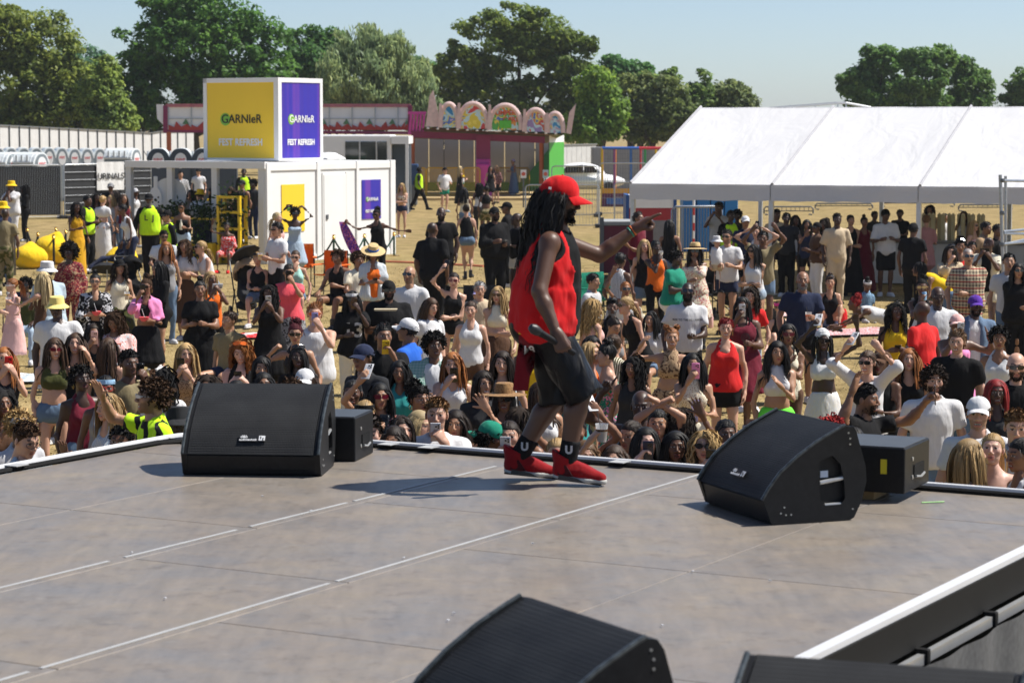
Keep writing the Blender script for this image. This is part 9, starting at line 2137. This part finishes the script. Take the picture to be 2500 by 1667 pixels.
# parasols lying and standing, rugs, bags and bottles on the grass
def lay(name, label, cat, px, py, me, mat, rot=(0, 0, 0), z=0, part='body', sc=1):
	g0 = at_g(px, py); o = thing(name, label, cat, (g0.x, g0.y, g0.z + z), 0); q = obj(part, me, mat, o, None, rot); q.scale = (sc,) * 3; return o
umb = tpl('umb', lambda: MB().lathe([(.48, 0), (.46, .03), (.25, .17), (.02, .24), (.001, .25)], 10).mesh('canopy'))
o = lay('parasol', 'grey folded back parasol behind the black cap', 'parasol', 262, 700, umb, mat_fabric('charcoal'), (rad(-20), 0, 0), .35, 'canopy', .7); MB().tube([(0, 0, .2), (0, 0, -.55)], .012, 6).build('pole', M_STEEL, o)
o = lay('parasol', 'white parasol with black speckles low in the crowd', 'parasol', 1048, 745, umb, mat_fabric('white', 'speckle', 'black'), (rad(-40), rad(15), 0), .35, 'canopy'); MB().tube([(0, 0, .2), (0, .1, -.35)], .012, 6).build('pole', M_STEEL, o)
def rug(px, py, w, d, c1, pat, c2, label, rz):
	g0 = at_g(px, py); o = thing('picnic_rug', label, 'rug', (g0.x, g0.y, g0.z + .006), rz); m = MB(); n = 12
	for i in range(n + 1):
		for j in range(n + 1): m.v.append((w * (i / n - .5), d * (j / n - .5), .02 + .02 * math.sin(i * 1.3 + j * .7) * math.sin(j * 1.1)))
	for i in range(n):
		for j in range(n): a = i * (n + 1) + j; m.f.append((a, a + n + 1, a + n + 2, a + 1))
	m.build('cloth', mat_fabric(c1, pat, c2), o, smooth=True)
rug(70, 925, 1.3, 1.2, 'lightblue', 'camo', 'white', 'blue and white patterned rug on the grass at the left', .2); rug(580, 822, 1.6, .9, 'white', 'hstripe', 'red', 'red and white striped rug behind the strawberry curls', .1); rug(2100, 812, 1.8, 1.2, 'rose', 'floral', 'white', 'pink patterned rug in front of the crawling person', .3); rug(1930, 770, 1.2, .9, 'palepink', 'floral', 'white', 'pale rug under the seated pink headband', .1)
bagm = tpl('bagb', lambda: MB().lathe([(.001, 0), (.15, .01), (.17, .08), (.16, .22), (.14, .27), (.13, .26)], 20, (0, 0, 0), 1, .5).mesh('bag', True))
for i, (px, py, c, lb) in enumerate(((855, 745, 'black', 'black holdall on the grass below the curly seated person'), (725, 745, 'charcoal', 'dark grey bag on the grass behind the coral top'), (1600, 800, 'brown', 'brown bag on the grass left of the slogan T-shirt'), (2040, 800, 'red', 'red bag on the pink rug'), (1885, 800, 'black', 'black bag beside the pink headband'), (1705, 845, 'charcoal', 'dark bag on the grass behind the pink phone'), (2480, 905, 'navy', 'navy bag on the grass at the foot of the scaffold'))):
	o = lay('bag', lb, 'bag', px, py, bagm, mat_fabric(c), (0, 0, i), 0, 'body', 1.2)
botm = tpl('bot', lambda: MB().lathe([(.030, 0), (.033, .01), (.033, .13), (.014, .18), (.014, .205), (.001, .205)], 16).mesh('bottle', True))
for px, py, c, lb in ((1585, 790, 'hotpink', 'pink capped water bottle on the grass beside the green T-shirt'), (1735, 800, 'palepink', 'pale pink water bottle right of the slogan T-shirt'), (1555, 815, 'lightblue', 'clear blue bottle near the tied brown hair')):
	lay('water_bottle', lb, 'bottle', px, py, botm, mat_plain('bottle_' + c, c, .15), (0, 0, 0), 0, 'body', 1.4)
# camera on the yellow dress
# -- thin summer haze
hz_ = MB().box((-620, -60, -2), (620, 1520, 17.5)).build('haze', None); tag(hz_, 'thin summer haze over the field', 'haze', None, 'stuff')
m, n, p = new_mat('haze_air'); n.nodes.remove(p); v = nd(n, 'ShaderNodeVolumePrincipled'); v.inputs['Color'].default_value = (.86, .90, .95, 1); v.inputs['Density'].default_value = .00022; v.inputs['Anisotropy'].default_value = .3
n.links.new(v.outputs[0], n.nodes['Material Output'].inputs['Volume']); hz_.data.materials.append(m)
